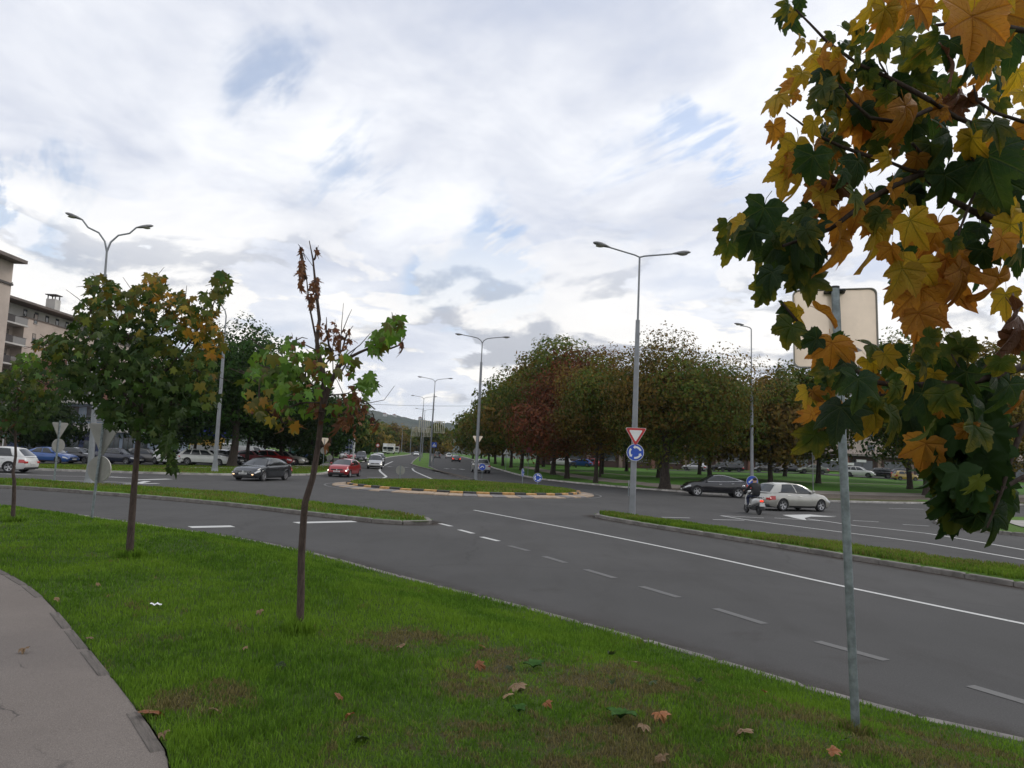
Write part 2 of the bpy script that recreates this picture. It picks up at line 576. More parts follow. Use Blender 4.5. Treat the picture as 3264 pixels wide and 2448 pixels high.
def bark_mat(name, lo, hi, sc=1.0):
    m, t, out = new_mat(name)
    co = t.n('ShaderNodeTexCoord').outputs['Object']
    st = t.noise(t.vm('MULTIPLY', co, (30 * sc, 30 * sc, 6 * sc)), 1.0, 5, .7)
    bl = t.noise(co, 4 * sc, 5, .6)
    c = t.mix(t.ramp(st, .3, .7), lo, hi)
    c = t.mix(t.ramp(bl, .55, .75, 0, .45), c, tuple(x * 1.9 for x in hi))
    b = principled(t, out, Base_Color=c, Roughness=.88)
    b.inputs['Specular IOR Level'].default_value = .25
    bn = t.n('ShaderNodeBump', ins={'Strength': .8, 'Distance': .01 / sc, 'Height': st})
    t.nt.links.new(bn.outputs[0], b.inputs['Normal'])
    return m


LOBES = (0, 50, -50, 102, -102)


def leaf_mat(name, base, edge, vein, spots=.0, mott=.5, trans=.5):
    """single maple leaf: leaf plane is local x,y with the middle lobe along +y"""
    m, t, out = new_mat(name)
    co = t.n('ShaderNodeTexCoord').outputs['Object']
    oi = t.n('ShaderNodeObjectInfo').outputs['Random']
    s = t.n('ShaderNodeSeparateXYZ', ins={0: co})
    x, y = s.outputs[0], s.outputs[1]
    vm_ = 1.0
    sec = 1.0
    for a in LOBES:
        dx, dy = math.sin(R(a)), math.cos(R(a))
        along = t.m('ADD', t.m('MULTIPLY', x, dx), t.m('MULTIPLY', y, dy))
        off = t.m('ABSOLUTE', t.m('SUBTRACT', t.m('MULTIPLY', x, dy), t.m('MULTIPLY', y, dx)))
        pen = t.m('ADD', off, t.m('MULTIPLY', t.m('LESS_THAN', along, 0.0), 9.0))
        vm_ = t.m('MINIMUM', vm_, t.m('ADD', pen, t.m('MULTIPLY', along, .012)))
        # side veins in a herringbone
        h = t.m('ABSOLUTE', t.m('SUBTRACT', t.m('FRACT', t.m('MULTIPLY', t.m('SUBTRACT', along, t.m('MULTIPLY', off, .85)), 7.5)), .5))
        h = t.m('ADD', h, t.m('MULTIPLY', t.m('GREATER_THAN', pen, .17), 9.0))
        sec = t.m('MINIMUM', sec, h)
    seed = t.vm('ADD', co, t.comb(t.m('MULTIPLY', oi, 37.0), t.m('MULTIPLY', oi, 11.0), 0.0))
    nz = t.noise(seed, 2.2, 5, .65, .4)
    fn = t.noise(seed, 14, 4, .7)
    r = t.vm('LENGTH', co)
    edg = t.m('ADD', t.m('MULTIPLY', r, .35), t.m('MULTIPLY', nz, mott * 1.3))
    c = t.mix(t.ramp(edg, .42, .72), base, edge)
    c = t.mix(t.m('MULTIPLY', fn, .35), c, tuple(q * .55 for q in base))
    c = t.mix(t.ramp(sec, .0, .10, .35, 0), c, vein)
    c = t.mix(t.ramp(vm_, .008, .028, .75, 0), c, vein)
    if spots:
        c = t.mix(t.ramp(t.noise(seed, 9, 3, .6), .66, .72, 0, spots), c, (.05, .025, .012))
    hv = t.m('MULTIPLY_ADD', oi, .5, .75)
    c = t.mix(1.0, c, t.comb(hv, hv, hv), 'MULTIPLY')
    hgt = t.m('ADD', t.ramp(vm_, .0, .05, 0, 1), t.m('MULTIPLY', t.ramp(sec, 0, .15, 0, 1), .25))
    bn = t.n('ShaderNodeBump', ins={'Strength': .5, 'Distance': .05, 'Height': t.m('ADD', hgt, t.m('MULTIPLY', fn, .5))})
    b = t.n('ShaderNodeBsdfPrincipled', ins={'Base Color': c, 'Roughness': .55, 'Normal': bn.outputs[0]})
    b.inputs['Specular IOR Level'].default_value = .3
    tr = t.n('ShaderNodeBsdfTranslucent', ins={0: t.mix(1.0, c, (1.25, 1.2, .7), 'MULTIPLY'), 'Normal': bn.outputs[0]})
    mx = t.n('ShaderNodeMixShader', ins={0: trans, 1: b.outputs[0], 2: tr.outputs[0]})
    t.nt.links.new(mx.outputs[0], out.inputs[0])
    return m


def foliage_mat(name, trans=.3, rough=.6):
    """crown leaves: colour of each leaf comes from its own tint"""
    m, t, out = new_mat(name)
    a = t.n('ShaderNodeAttribute', attribute_name='tint').outputs[0]
    b = t.n('ShaderNodeBsdfPrincipled', ins={'Base Color': a, 'Roughness': rough})
    b.inputs['Specular IOR Level'].default_value = .08
    tr = t.n('ShaderNodeBsdfTranslucent', ins={0: t.mix(1.0, a, (1.15, 1.15, .7), 'MULTIPLY')})
    mx = t.n('ShaderNodeMixShader', ins={0: trans, 1: b.outputs[0], 2: tr.outputs[0]})
    t.nt.links.new(mx.outputs[0], out.inputs[0])
    return m


def marking_mat(name, col, wear):
    m, t, out = new_mat(name)
    p = t.n('ShaderNodeNewGeometry').outputs['Position']
    n = t.noise(p, 5, 6, .7, .3); f = t.noise(p, 60, 3, .7)
    k = t.ramp(t.m('ADD', t.m('MULTIPLY', n, .7), t.m('MULTIPLY', f, .4)), .62 - wear, .80 - wear)
    c = t.mix(k, col, (.07, .068, .066))
    principled(t, out, Base_Color=c, Roughness=.7)
    return m


def glass_mat(name, col, rough=.04):
    m, t, out = new_mat(name)
    b = principled(t, out, Base_Color=col, Roughness=rough, Metallic=0.0)
    b.inputs['Specular IOR Level'].default_value = .6
    b.inputs['Coat Weight'].default_value = .15
    return m


def gutter_mat():
    m, t, out = new_mat('gutter_dirt')
    p = t.n('ShaderNodeNewGeometry').outputs['Position']
    a = t.n('ShaderNodeSeparateColor', ins={0: t.n('ShaderNodeAttribute', attribute_name='tint').outputs[0]}).outputs[0]
    n = t.noise(p, 2.2, 6, .7, .4); f = t.noise(p, 40, 4, .7)
    k = t.m('MULTIPLY', a, t.ramp(t.m('ADD', n, t.m('MULTIPLY', f, .4)), .45, .95, .15, .95))
    d = t.n('ShaderNodeBsdfDiffuse', ins={0: t.mix(f, (.040, .030, .024), (.105, .080, .062))})
    mx = t.n('ShaderNodeMixShader', ins={0: k, 1: t.n('ShaderNodeBsdfTransparent').outputs[0], 2: d.outputs[0]})
    t.nt.links.new(mx.outputs[0], out.inputs[0])
    return m


M_GUTTER = gutter_mat()
A_ASPH, A_PATH, A_SOIL = asphalt_mat(), path_mat(), soil_mat()
G_BLADE = blade_mat('grass_blade', (.058, .132, .013), (.165, .300, .030), (.085, .066, .028), (.26, .20, .09))
G_FAR = blade_mat('grass_blade_far', (.066, .135, .014), (.165, .265, .030), (.15, .14, .04), (.23, .20, .07), False)
T_NEAR = turf_mat('turf_near', (.026, .052, .009), (.060, .100, .016), (.080, .060, .034), True, .9)
T_FAR = turf_mat('turf', (.045, .090, .013), (.085, .165, .022), (.085, .08, .03), False, .6)
T_PARK = turf_mat('turf_park', (.034, .080, .011), (.065, .155, .018), (.05, .06, .02), False, .35)
T_DRY = turf_mat('turf_dry', (.05, .055, .02), (.085, .085, .035), (.09, .07, .04), False, .8)
M_KERB = mat('kerb_concrete', (.175, .162, .148), .88, var=.28, vscale=2.5, bump=.6, bscale=50, dirt=.6, world=True)
M_KERB_W = mat('kerb_whitewashed', (.42, .40, .37), .85, var=.3, vscale=1.2, bump=.4, bscale=30, dirt=.6, world=True)
M_CONC = mat('pale_concrete', (.30, .285, .26), .85, var=.2, vscale=.8, bump=.3, bscale=30, world=True)
M_PATHB = mat('park_path', (.175, .15, .125), .9, var=.25, vscale=.6, bump=.3, bscale=12, world=True)
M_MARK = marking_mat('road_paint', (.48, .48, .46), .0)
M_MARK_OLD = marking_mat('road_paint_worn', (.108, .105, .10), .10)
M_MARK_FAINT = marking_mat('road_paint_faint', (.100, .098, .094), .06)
M_GALV = mat('galvanised_steel', (.21, .24, .25), .5, metal=.55, var=.28, vscale=14, bump=.15, bscale=40, dirt=.15)
M_LAMP = mat('lamp_post_paint', (.23, .24, .255), .45, metal=.35, var=.12, vscale=2, dirt=.1)
M_LHEAD = mat('lamp_head_grey', (.20, .20, .205), .5, metal=.2, var=.15, vscale=6)
M_LGLASS = glass_mat('lamp_lens', (.45, .43, .38), .25)
M_SBACK = mat('sign_back_aluminium', (.95, .78, .62), .22, metal=.25, var=.05, vscale=5, dirt=.06)
M_SBACK2 = mat('sign_back_grey', (.27, .262, .24), .5, metal=.3, var=.1, vscale=4, dirt=.1)
M_SBACK3 = mat('sign_back_cream', (.47, .45, .40), .5, metal=.2, var=.08, vscale=4, dirt=.12)
M_EDGE = mat('edging_worn', (.125, .108, .095), .9, var=.3, vscale=4, bump=.5, bscale=50, dirt=.6)
M_WHITE = mat('sign_white', (.72, .72, .70), .45, var=.05, vscale=4)
M_RED = mat('sign_red', (.48, .025, .025), .4, var=.1, vscale=5)
M_BLUE = mat('sign_blue', (.015, .07, .42), .4, var=.12, vscale=5)
M_BLACK = mat('black_plastic', (.018, .018, .019), .5, var=.2, vscale=6)
M_RUBBER = mat('tyre_rubber', (.022, .022, .023), .8, var=.25, vscale=12)
M_RIM = mat('alloy_rim', (.50, .50, .51), .35, metal=.8, var=.1, vscale=9)
M_RIMD = mat('steel_rim', (.20, .20, .205), .45, metal=.7, var=.15, vscale=9)
M_CHROME = mat('chrome_trim', (.75, .75, .76), .18, metal=1.0, var=.0)
M_GLASS = glass_mat('car_glass', (.018, .022, .024), .03)
M_LENS = glass_mat('headlight_lens', (.55, .56, .57), .08)
M_LENSON = mat('headlight_on', (1.0, .93, .78), .2, var=0, emit=2.2)
M_TAIL = mat('tail_light', (.42, .012, .012), .2, var=.1, vscale=8, coat=.7)
M_TAILON = mat('tail_light_on', (1.0, .05, .02), .2, var=0, emit=.9)
M_AMBER = mat('lamp_amber_on', (1.0, .62, .35), .2, var=0, emit=1.4)
M_PLATE = mat('number_plate', (.62, .62, .60), .4, var=.04)
M_BARK = bark_mat('bark_young', (.040, .028, .024), (.085, .062, .052), 1.6)
M_BARK2 = bark_mat('bark_old', (.028, .022, .018), (.065, .052, .043), .5)
M_TWIG = bark_mat('bark_twig', (.030, .020, .016), (.060, .042, .034), 3.0)
F_LEAF = foliage_mat('crown_leaves')
LEAFM = {
    'g': leaf_mat('leaf_green', (.022, .050, .018), (.050, .080, .018), (.060, .085, .03), .1),
    'o': leaf_mat('leaf_olive', (.055, .085, .018), (.23, .19, .025), (.065, .09, .02), .25),
    'y': leaf_mat('leaf_yellow', (.46, .31, .030), (.48, .26, .030), (.20, .17, .02), .6),
    'r': leaf_mat('leaf_orange', (.46, .215, .036), (.40, .15, .030), (.26, .10, .02), .55),
    'b': leaf_mat('leaf_brown', (.115, .046, .024), (.15, .066, .035), (.06, .026, .015), .5, trans=.3),
}
M_FALLEN = [leaf_mat('leaf_fallen_tan', (.30, .19, .10), (.36, .25, .15), (.2, .12, .06), .3, trans=.15),
            leaf_mat('leaf_fallen_orange', (.30, .11, .035), (.34, .16, .07), (.18, .07, .03), .4, trans=.15),
            leaf_mat('leaf_fallen_green', (.030, .060, .014), (.06, .075, .02), (.06, .085, .025), .2, trans=.15)]
# ---------------------------------------------------------------- the ground, roads, islands
kind(patch('ground', [(-9000, -200), (9000, -200), (9000, 9000), (-9000, 9000)], -.9, 2500, T_FAR))

ROAD = [(-140, -6), (140, -6), (140, 72), (26, 66), (10, 66), (3.5, 75), (1.4, 86), (-.6, 104), (-2.2, 120), (-8, 194), (-19, 309), (-50, 520),
        (-74, 520), (-40, 309), (-30.5, 192), (-26.4, 153), (-22.4, 111), (-17, 66), (-30, 56), (-140, 54)]
road = kind(patch('road', ROAD, lambda x, y: far_rise(y), 4.0, A_ASPH))

# near verge: a grassy bank between the footpath and the road
KERB_N = curve_pts([(-46, 33.5), (-34, 29.5), (-24, 25.2), (-14.2, 21.5), (-11.0, 20.1), (-7.5, 17.9), (-5.9, 16.9), (-3.95, 15.2), (-2.33, 13.4), (-1.05, 11.98),
                    (.16, 10.75), (1.08, 9.66), (1.83, 8.78), (2.48, 7.98), (2.93, 7.38), (3.35, 6.88), (3.75, 6.5), (4.25, 6.13), (5.5, 5.4), (8, 4.4), (13, 3.2), (22, 2.0)], .5)
PATH_E = curve_pts([(-34, 27.5), (-20, 20.2), (-12, 14.4), (-8.5, 11.7), (-6.46, 9.88), (-5.07, 8.48), (-3.27, 6.27), (-2.43, 5.2), (-1.86, 4.45), (-1.45, 3.6), (-1.1, 2.4), (-.9, 1), (-.8, -4)], .4)


def bank(x, y):
    d = dist_line(x, y, KERB_N)
    return .115 + .315 * sst(.1, 2.3, d) + .018 * np.sin(x * 2.3 + 1) * np.sin(y * 1.9) * sst(.3, 1.5, d)


VERGE = PATH_E[::-1] + [(-42, 31.2)] + [p for p in KERB_N[1:]] + [(22, -4)]
verge = kind(patch('near_verge', VERGE, bank, .45, T_NEAR))
PATHP = [(p[0] - .01, p[1] - .01) for p in PATH_E] + [(-7, -4), (-7.5, 3), (-12, 9), (-20, 14), (-38, 22)]
footpath = kind(patch('footpath', PATHP, .435, 1.0, A_PATH))

STONE = MB().box((-.5, -.5, 0), (.5, .5, 1), .08).mesh('kerb_stone')
STONE.materials.append(M_KERB)
STONE_E = STONE.copy(); STONE_E.materials.clear(); STONE_E.materials.append(M_EDGE)
STONE_W = STONE.copy(); STONE_W.materials.clear(); STONE_W.materials.append(M_KERB_W)


def kerb_stones(line, parent, length=1.0, wid=.15, top=.125, zf=None, mesh=None, gap=.012, bottom=-.1, side=0, name='kerb_stone'):
    """separate kerb stones laid along a line"""
    pts = dense(line, .05)
    acc = 0; a = pts[0]
    px, py = pts[0]
    jit = random.Random(len(line))
    for q in pts[1:]:
        acc += math.hypot(q[0] - px, q[1] - py)
        px, py = q
        if acc >= length or q is pts[-1]:
            if acc > .15:
                v = Vector((q[0] - a[0], q[1] - a[1]))
                nrm = Vector((-v.y, v.x)).normalized() * side * wid * .5
                o = link(name, mesh or STONE, None, parent)
                zt = float(zf(np.array([(a[0] + q[0]) / 2]), np.array([(a[1] + q[1]) / 2]))[0]) if zf else 0.0
                pl = parent.location
                o.location = ((a[0] + q[0]) / 2 + nrm.x - pl[0], (a[1] + q[1]) / 2 + nrm.y - pl[1], bottom + zt - pl[2])
                o.scale = (v.length - gap, wid, top - bottom + jit.uniform(-.006, .006))
                o.rotation_euler = (jit.uniform(-.02, .02), 0, math.atan2(v.y, v.x) + jit.uniform(-.006, .006))
            acc = 0; a = q


kerb_stones([p for p in KERB_N if -26 < p[0] < 12], verge, 1.0, .14, .125)
kerb_stones([p for p in PATH_E if p[1] < 14 and p[1] > .5], footpath, .8, .085, .438, bottom=.3, side=-1, name='edging_stone', mesh=STONE_E)


def strip_kerb(name, line, wid, h, m, parent, zf):
    """continuous far kerb"""
    L = dense(line, 1.5)
    rows = []
    for i, p in enumerate(L):
        a = L[max(0, i - 1)]; b = L[min(len(L) - 1, i + 1)]
        v = Vector((b[0] - a[0], b[1] - a[1])).normalized(); n = Vector((-v.y, v.x)) * wid / 2
        z = float(zf(np.array([p[0]]), np.array([p[1]]))[0])
        rows.append([(p[0] + n.x, p[1] + n.y, z - .1), (p[0] + n.x, p[1] + n.y, z + h), (p[0] - n.x, p[1] - n.y, z + h), (p[0] - n.x, p[1] - n.y, z - .1)])
    return MB().grid(rows).build(name, m, parent, fix=True)


frise = lambda x, y: far_rise(np.asarray(y, float))
# left splitter island
LS_F = curve_pts([(-60, 38), (-40, 34.5), (-20.5, 30.8), (-15.3, 29.4), (-10.2, 27.2), (-6.2, 24.6), (-4.2, 23.3), (-3.1, 22.95), (-2.35, 23.35), (-2.3, 24.1), (-2.75, 24.75)], .4)
LS_B = curve_pts([(-2.75, 24.75), (-3.6, 25.7), (-4.9, 27.0), (-7.3, 29.0), (-10, 31.2), (-12.4, 32.6), (-16.2, 33.6), (-20, 34.4), (-26, 35.4), (-40, 38.2), (-60, 41.5)], .5)
LS = LS_F + LS_B[1:]
lisl = kind(patch('splitter_island', LS, lambda x, y: .10 + .07 * sst(.1, 1.2, dist_line(x, y, LS)), .8, T_FAR))
kerb_stones([p for p in LS_F if p[0] > -32], lisl, 1.0, .16, .115)
kerb_stones([p for p in LS_B if p[0] > -32], lisl, 1.0, .16, .115)
# right splitter island
RS_F = curve_pts([(3.75, 30.3), (3.45, 29.9), (3.6, 29.0), (4.4, 27.1), (5.53, 25.0), (7.1, 22.2), (8.5, 19.4), (9.6, 17.4), (10.6, 15.4), (12.5, 12), (17, 5), (22, -3)], .4)
RS_B = curve_pts([(25, -1), (19, 7), (14.6, 13.7), (12.2, 17.6), (10.9, 19.6), (9.6, 21.8), (8.0, 24.2), (6.4, 27.2), (4.9, 29.5), (4.2, 30.3), (3.75, 30.3)], .5)
RS = RS_F + RS_B[:-1]
risl = kind(patch('splitter_island', RS, lambda x, y: .10 + .06 * sst(.1, .9, dist_line(x, y, RS)), .7, T_FAR))
kerb_stones([p for p in RS_F if p[1] > 8], risl, 1.0, .16, .115)
kerb_stones([p for p in RS_B if p[1] > 8], risl, 1.0, .16, .115)
# far right island with a pale pavement
RI = curve_pts([(26, 41), (22.6, 38.2), (20.3, 36), (19.3, 33.6), (18.9, 31.6), (19.4, 30), (21.5, 27.6), (25, 24.5), (40, 12)], .5)
RI_P = RI + [(60, 20), (48, 48)]
rgt = kind(patch('corner_island', RI_P, lambda x, y: .10 + .05 * sst(.1, 1, dist_line(x, y, RI)), 1.0, T_FAR))
kerb_stones(RI, rgt, 1.0, .18, .14)
kind(patch('corner_pavement', [(24, 37), (22.0, 32.5), (24.5, 29.5), (45, 16), (58, 22), (46, 44)], .19, 2, M_CONC))
# far median of the avenue
FM = [(-2.9, 64.6), (-3.4, 66), (-7.6, 84), (-10.9, 104), (-13.6, 132), (-18, 178), (-25.5, 249), (-42, 400), (-45.5, 400), (-29, 249), (-24, 200), (-17.6, 140), (-14.6, 114), (-11.8, 100), (-8, 85.5), (-4.2, 68)]
fmed = kind(patch('avenue_median', FM, lambda x, y: far_rise(y) + .10 + .06 * sst(.1, 1.0, dist_line(x, y, FM + FM[:1])), 2.0, T_FAR))
kind(patch('median_soil', [(-3.0, 65), (-7.3, 83.0), (-8.4, 87), (-9.2, 89), (-4.3, 68.5)], lambda x, y: far_rise(y) + .17, 2.0, A_SOIL))
strip_kerb('kerb', FM + FM[:1], .2, .13, M_KERB, fmed, frise)

# left verge with the car park behind it
LVK = curve_pts([(-140, 44.5), (-70, 45.5), (-40, 46.8), (-31.7, 47.5), (-27, 48.2), (-22.5, 50.3), (-19.9, 52.5), (-17, 56.8), (-15.6, 61), (-15.9, 68), (-18.5, 88), (-21.8, 111), (-25.6, 153), (-29.6, 192), (-40, 309), (-62, 430)], 1.0)


def left_z(x, y):
    x = np.asarray(x, float); y = np.asarray(y, float)
    d = dist_line(x, y, LVK)
    return far_rise(y) + .11 - .028 * np.clip(-x - 26, 0, 40) * sst(1, 16, d)


lver = kind(patch('left_verge', LVK + [(-160, 430), (-160, 44.5)], left_z, 3.0, T_FAR))
strip_kerb('kerb', LVK, .22, .13, M_KERB_W, lver, frise)
lift = lambda dz: (lambda x, y: left_z(x, y) + dz)
kind(patch('car_park', [(-75, 66), (-52, 64.5), (-40, 65), (-30, 67.2), (-25, 70), (-22.4, 76), (-24, 100), (-27, 140), (-60, 140), (-90, 120)], lift(.012), 2.0, A_ASPH))
PL = [at(-300, 1476, .1), at(108, 1485, .0), at(400, 1489, .0), at(700, 1490.5, .1), at(860, 1491, .1), at(960, 1483, .1), at(1050, 1476, .1), at(1060, 1487, .1), at(960, 1493, .1), at(860, 1494.5, .1), at(700, 1494, .1), at(400, 1492, 0), at(108, 1488, 0), at(-300, 1480, .1)]
kind(patch('footway', [(p.x, p.y) for p in PL], lift(.02), 2.0, M_CONC))

# park on the right, climbing away from the road
PK = curve_pts([(140, 108), (80, 80), (43.7, 64.2), (35.7, 60.2), (28.4, 56.2), (22.6, 53.9), (18.4, 56.2), (14.0, 59.4), (10.7, 62.4), (8.3, 65.5), (5.2, 70.1), (3.0, 75.3), (1.1, 85.9), (-.9, 104), (-2.6, 120), (-8.5, 194), (-20, 309), (-33, 400)], 1.0)


def park_z(x, y):
    d = dist_line(x, y, PK)
    return far_rise(y) * sst(40, 5, d) + .11 + .031 * np.maximum(0, d - 3) - .012 * np.maximum(0, d - 70)


PARKP = PK + [(200, 400), (200, 140)]
park = kind(patch('park', PARKP, park_z, 3.5, T_PARK))
kerb_stones([p for p in PK if p[0] < 44 and p[1] < 76], park, 1.0, .2, .13, zf=frise, mesh=STONE_W)
strip_kerb('kerb', [p for p in PK if p[1] >= 75.8 and p[0] < 5], .2, .13, M_KERB_W, park, frise)


def off_line(line, d):
    out = []
    for i, p in enumerate(line):
        a = line[max(0, i - 1)]; b = line[min(len(line) - 1, i + 1)]
        v = Vector((b[0] - a[0], b[1] - a[1])).normalized()
        out.append((p[0] + v.y * d, p[1] - v.x * d))
    return out


PKn = [p for p in PK if p[1] < 140 and p[0] < 60]
def band(name, d0, d1, m, dz, sel=lambda p: True):
    A = [p for p in PKn if sel(p)]
    a, b = off_line(A, d0), off_line(A, d1)
    # smooth the inner line of the corner
    return kind(patch(name, a + b[::-1], lambda x, y: park_z(x, y) + dz, 2.0, m))


_probe = off_line(PKn, 3)[len(PKn) // 2]
SGN = 1 if inside(np.array([_probe[0]]), np.array([_probe[1]]), PARKP)[0] else -1
kind(patch('dry_strip', [(60, 72), (43.7, 64.5), (35.7, 60.5), (28.4, 56.5), (23, 54.3), (20.6, 55.2), (24, 57.4), (35, 62), (43, 66.3), (60, 75)], lambda x, y: park_z(x, y) + .012, 1.5, T_DRY))
kind(patch('soil_strip', [(60, 75), (43, 66.3), (35, 62.0), (24, 57.4), (20.6, 55.2), (18, 57), (14, 60), (11.6, 62), (13, 64.5), (17, 62.5), (24, 62), (34, 66.5), (42, 71), (60, 81)], lambda x, y: park_z(x, y) + .018, 1.5, A_SOIL))
kind(patch('park_path', [(60, 81), (42, 71), (34, 66.5), (24, 62), (17, 62.5), (13, 64.6), (10.6, 68.4), (8.3, 74), (6.2, 84), (4, 104), (1.5, 130), (3.5, 130), (6.2, 105), (8.6, 86), (11.2, 76), (13.4, 71), (17.5, 66.8), (24, 66), (33, 70), (41, 74.2), (60, 85)], lambda x, y: park_z(x, y) + .014, 1.5, M_PATHB))
kind(patch('park_footway', [(60, 100), (36, 86.5), (22, 83), (14, 90), (9, 108), (9.8, 108.3), (14.8, 90.8), (22.3, 84), (36, 87.4), (60, 101)], lambda x, y: park_z(x, y) + .012, 2.0, M_PATHB))
kind(patch('park_service_road', [(140, 118), (90, 112), (52, 118), (26, 128), (24, 138), (54, 128), (90, 121), (140, 128)], lambda x, y: park_z(x, y) + .05, 2.5, A_ASPH))

# central island of the roundabout
CI = Vector((-2.7, 47.8, 0)); RO, RI_ = 8.12, 7.3
isl = kind(link('central_island', None))
isl.location = CI
prof = [(0.001, .42), (2, .40), (4, .35), (6, .26), (7.05, .19)]
mbi = MB().lathe(prof[::-1], 72)
dome = mbi.build('island_turf', T_FAR, isl, smooth=True, fix=True)
M_YEL = mat('island_paint_ochre', (.42, .235, .075), .7, var=.25, vscale=4, dirt=.45)
M_BLK = mat('island_paint_black', (.040, .037, .035), .75, var=.3, vscale=4, dirt=.3)
M_PINK = mat('apron_faded_paint', (.31, .235, .165), .8, var=.22, vscale=3, dirt=.4)
M_GRY = mat('apron_grey', (.16, .15, .145), .85, var=.25, vscale=3, dirt=.3)
NB = 64
def arc_block(r0, r1, a, z_in, z_out, zb):
    mb = MB(); n = 3
    rows = []
    for k in range(n + 1):
        t = -a / 2 + a * k / n
        c, s = math.cos(t), math.sin(t)
        rows.append([(r1 * c, r1 * s, zb), (r1 * c, r1 * s, z_out - .02), ((r1 - .03) * c, (r1 - .03) * s, z_out), (r0 * c, r0 * s, z_in), (r0 * c, r0 * s, zb)])
    mb.grid(rows)
    m = len(rows[0])
    mb.f.append(tuple(range(m - 1, -1, -1))); mb.f.append(tuple(range(n * m, n * m + m)))
    return mb
da = 2 * pi / NB
blk = []
for mt in (M_YEL, M_BLK):
    me = arc_block(7.08, RI_, da - .0022, .235, .225, -.02).mesh('painted_block'); me.materials.append(mt); blk.append(me)
tl = []
for mt in (M_PINK, M_GRY, M_PINK):
    me = arc_block(RI_ + .01, RO, da - .004, .125, .055, -.03).mesh('apron_slab'); me.materials.append(mt); tl.append(me)
for i in range(NB):
    o = link('painted_block', blk[i % 2], None, isl); o.rotation_euler = (random.uniform(-.002, .002), random.uniform(-.003, .003), i * da)
    g = tl[0] if i % 2 == 0 else (tl[1] if random.random() < .55 else tl[0])
    o = link('apron_slab', g, None, isl); o.rotation_euler = (random.uniform(-.002, .002), random.uniform(-.002, .002), i * da); o.location.z = random.uniform(-.006, .006)

# ---------------------------------------------------------------- painted markings
def stripe(line, wd, m=None, z=.005, closed=False):
    rows = []
    L = dense(line, .6)
    for i, p in enumerate(L):
        a = L[max(0, i - 1)]; b = L[min(len(L) - 1, i + 1)]
        v = Vector((b[0] - a[0], b[1] - a[1])).normalized(); n = Vector((-v.y, v.x)) * wd / 2
        zz_ = z + float(far_rise(p[1]))
        rows.append([(p[0] + n.x, p[1] + n.y, zz_), (p[0] - n.x, p[1] - n.y, zz_)])
    return MB().grid(rows).build('road_marking', m or M_MARK, road)


def px(l): return [tuple(at(x * K, y * K)[:2]) for x, y in l]
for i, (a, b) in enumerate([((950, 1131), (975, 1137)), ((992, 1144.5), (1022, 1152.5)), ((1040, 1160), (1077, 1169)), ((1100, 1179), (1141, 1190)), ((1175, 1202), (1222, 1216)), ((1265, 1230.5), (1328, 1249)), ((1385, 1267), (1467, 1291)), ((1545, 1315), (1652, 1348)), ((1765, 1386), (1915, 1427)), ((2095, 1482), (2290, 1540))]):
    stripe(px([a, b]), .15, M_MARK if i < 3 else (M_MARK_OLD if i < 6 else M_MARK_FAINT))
stripe(curve_pts(px([(1024, 1102), (1160, 1128), (1300, 1155), (1500, 1196), (1850, 1273), (2212, 1348), (2330, 1374)]), 1), .13)
stripe(px([(410, 1139), (503, 1137)]), .42)
stripe(px([(638, 1129.5), (766, 1126.5)]), .42)
stripe(px([(1430, 1117.5), (1490, 1119)]), .14)
stripe(curve_pts(px([(1557, 1114), (1600, 1121), (1680, 1132), (1830, 1151), (2000, 1173), (2212, 1209), (2300, 1222)]), 1), .14)
stripe(curve_pts(px([(1745, 1121), (1790, 1127), (1850, 1136), (2000, 1152), (2212, 1188), (2300, 1203)]), 1), .14)
stripe(px([(1540, 1122.5), (1608, 1124)]), .14)
stripe(px([(1557, 1114), (1650, 1119)]), .14)
stripe(px([(1673, 1119), (1772, 1125)]), .14)
stripe(px([(1753, 1114), (1806, 1115)]), .10)
P_ = px([(1690, 1112.5), (1750, 1111.5), (1806, 1117), (1752, 1116), (1738, 1119), (1742, 1124), (1718, 1119.5)])
MB().add([(x, y, .0055) for x, y in P_], [tuple(range(len(P_)))]).build('road_marking', M_MARK, road, fix=True)
for a, b in [((1842, 1124.5), (1898, 1127.5)), ((1950, 1133), (2008, 1136.5)), ((1920, 1098), (1996, 1100)), ((2070, 1101), (2100, 1102))]: stripe(px([a, b]), .13)
# washed-in dirt along the kerbs
def gutter(line, side, wd):
    L = dense(line, .5); V = []; T = []; Fq = []
    for i, p in enumerate(L):
        a = L[max(0, i - 1)]; b = L[min(len(L) - 1, i + 1)]
        v = Vector((b[0] - a[0], b[1] - a[1])).normalized(); n = Vector((-v.y, v.x)) * side
        for f, tv in ((.06, 1.0), (.25, .8), (.6, .35), (1.0, 0.0)):
            V.append((p[0] + n.x * wd * f, p[1] + n.y * wd * f, .003)); T.append((tv, tv, tv))
    for i in range(len(L) - 1):
        for k in range(3): Fq += [i * 4 + k, i * 4 + k + 1, i * 4 + k + 5, i * 4 + k + 4]
    me = nparray_mesh('gutter_dirt', np.array(V), np.array(Fq), 4, np.array(T))
    return link('gutter_dirt', me, M_GUTTER, road)


gutter([p for p in KERB_N if -20 < p[0] < 14], 1, .9)
gutter([p for p in RS_F if p[1] > 8], -1, .6)
gutter([p for p in LS_F if p[0] > -26], -1, .5)
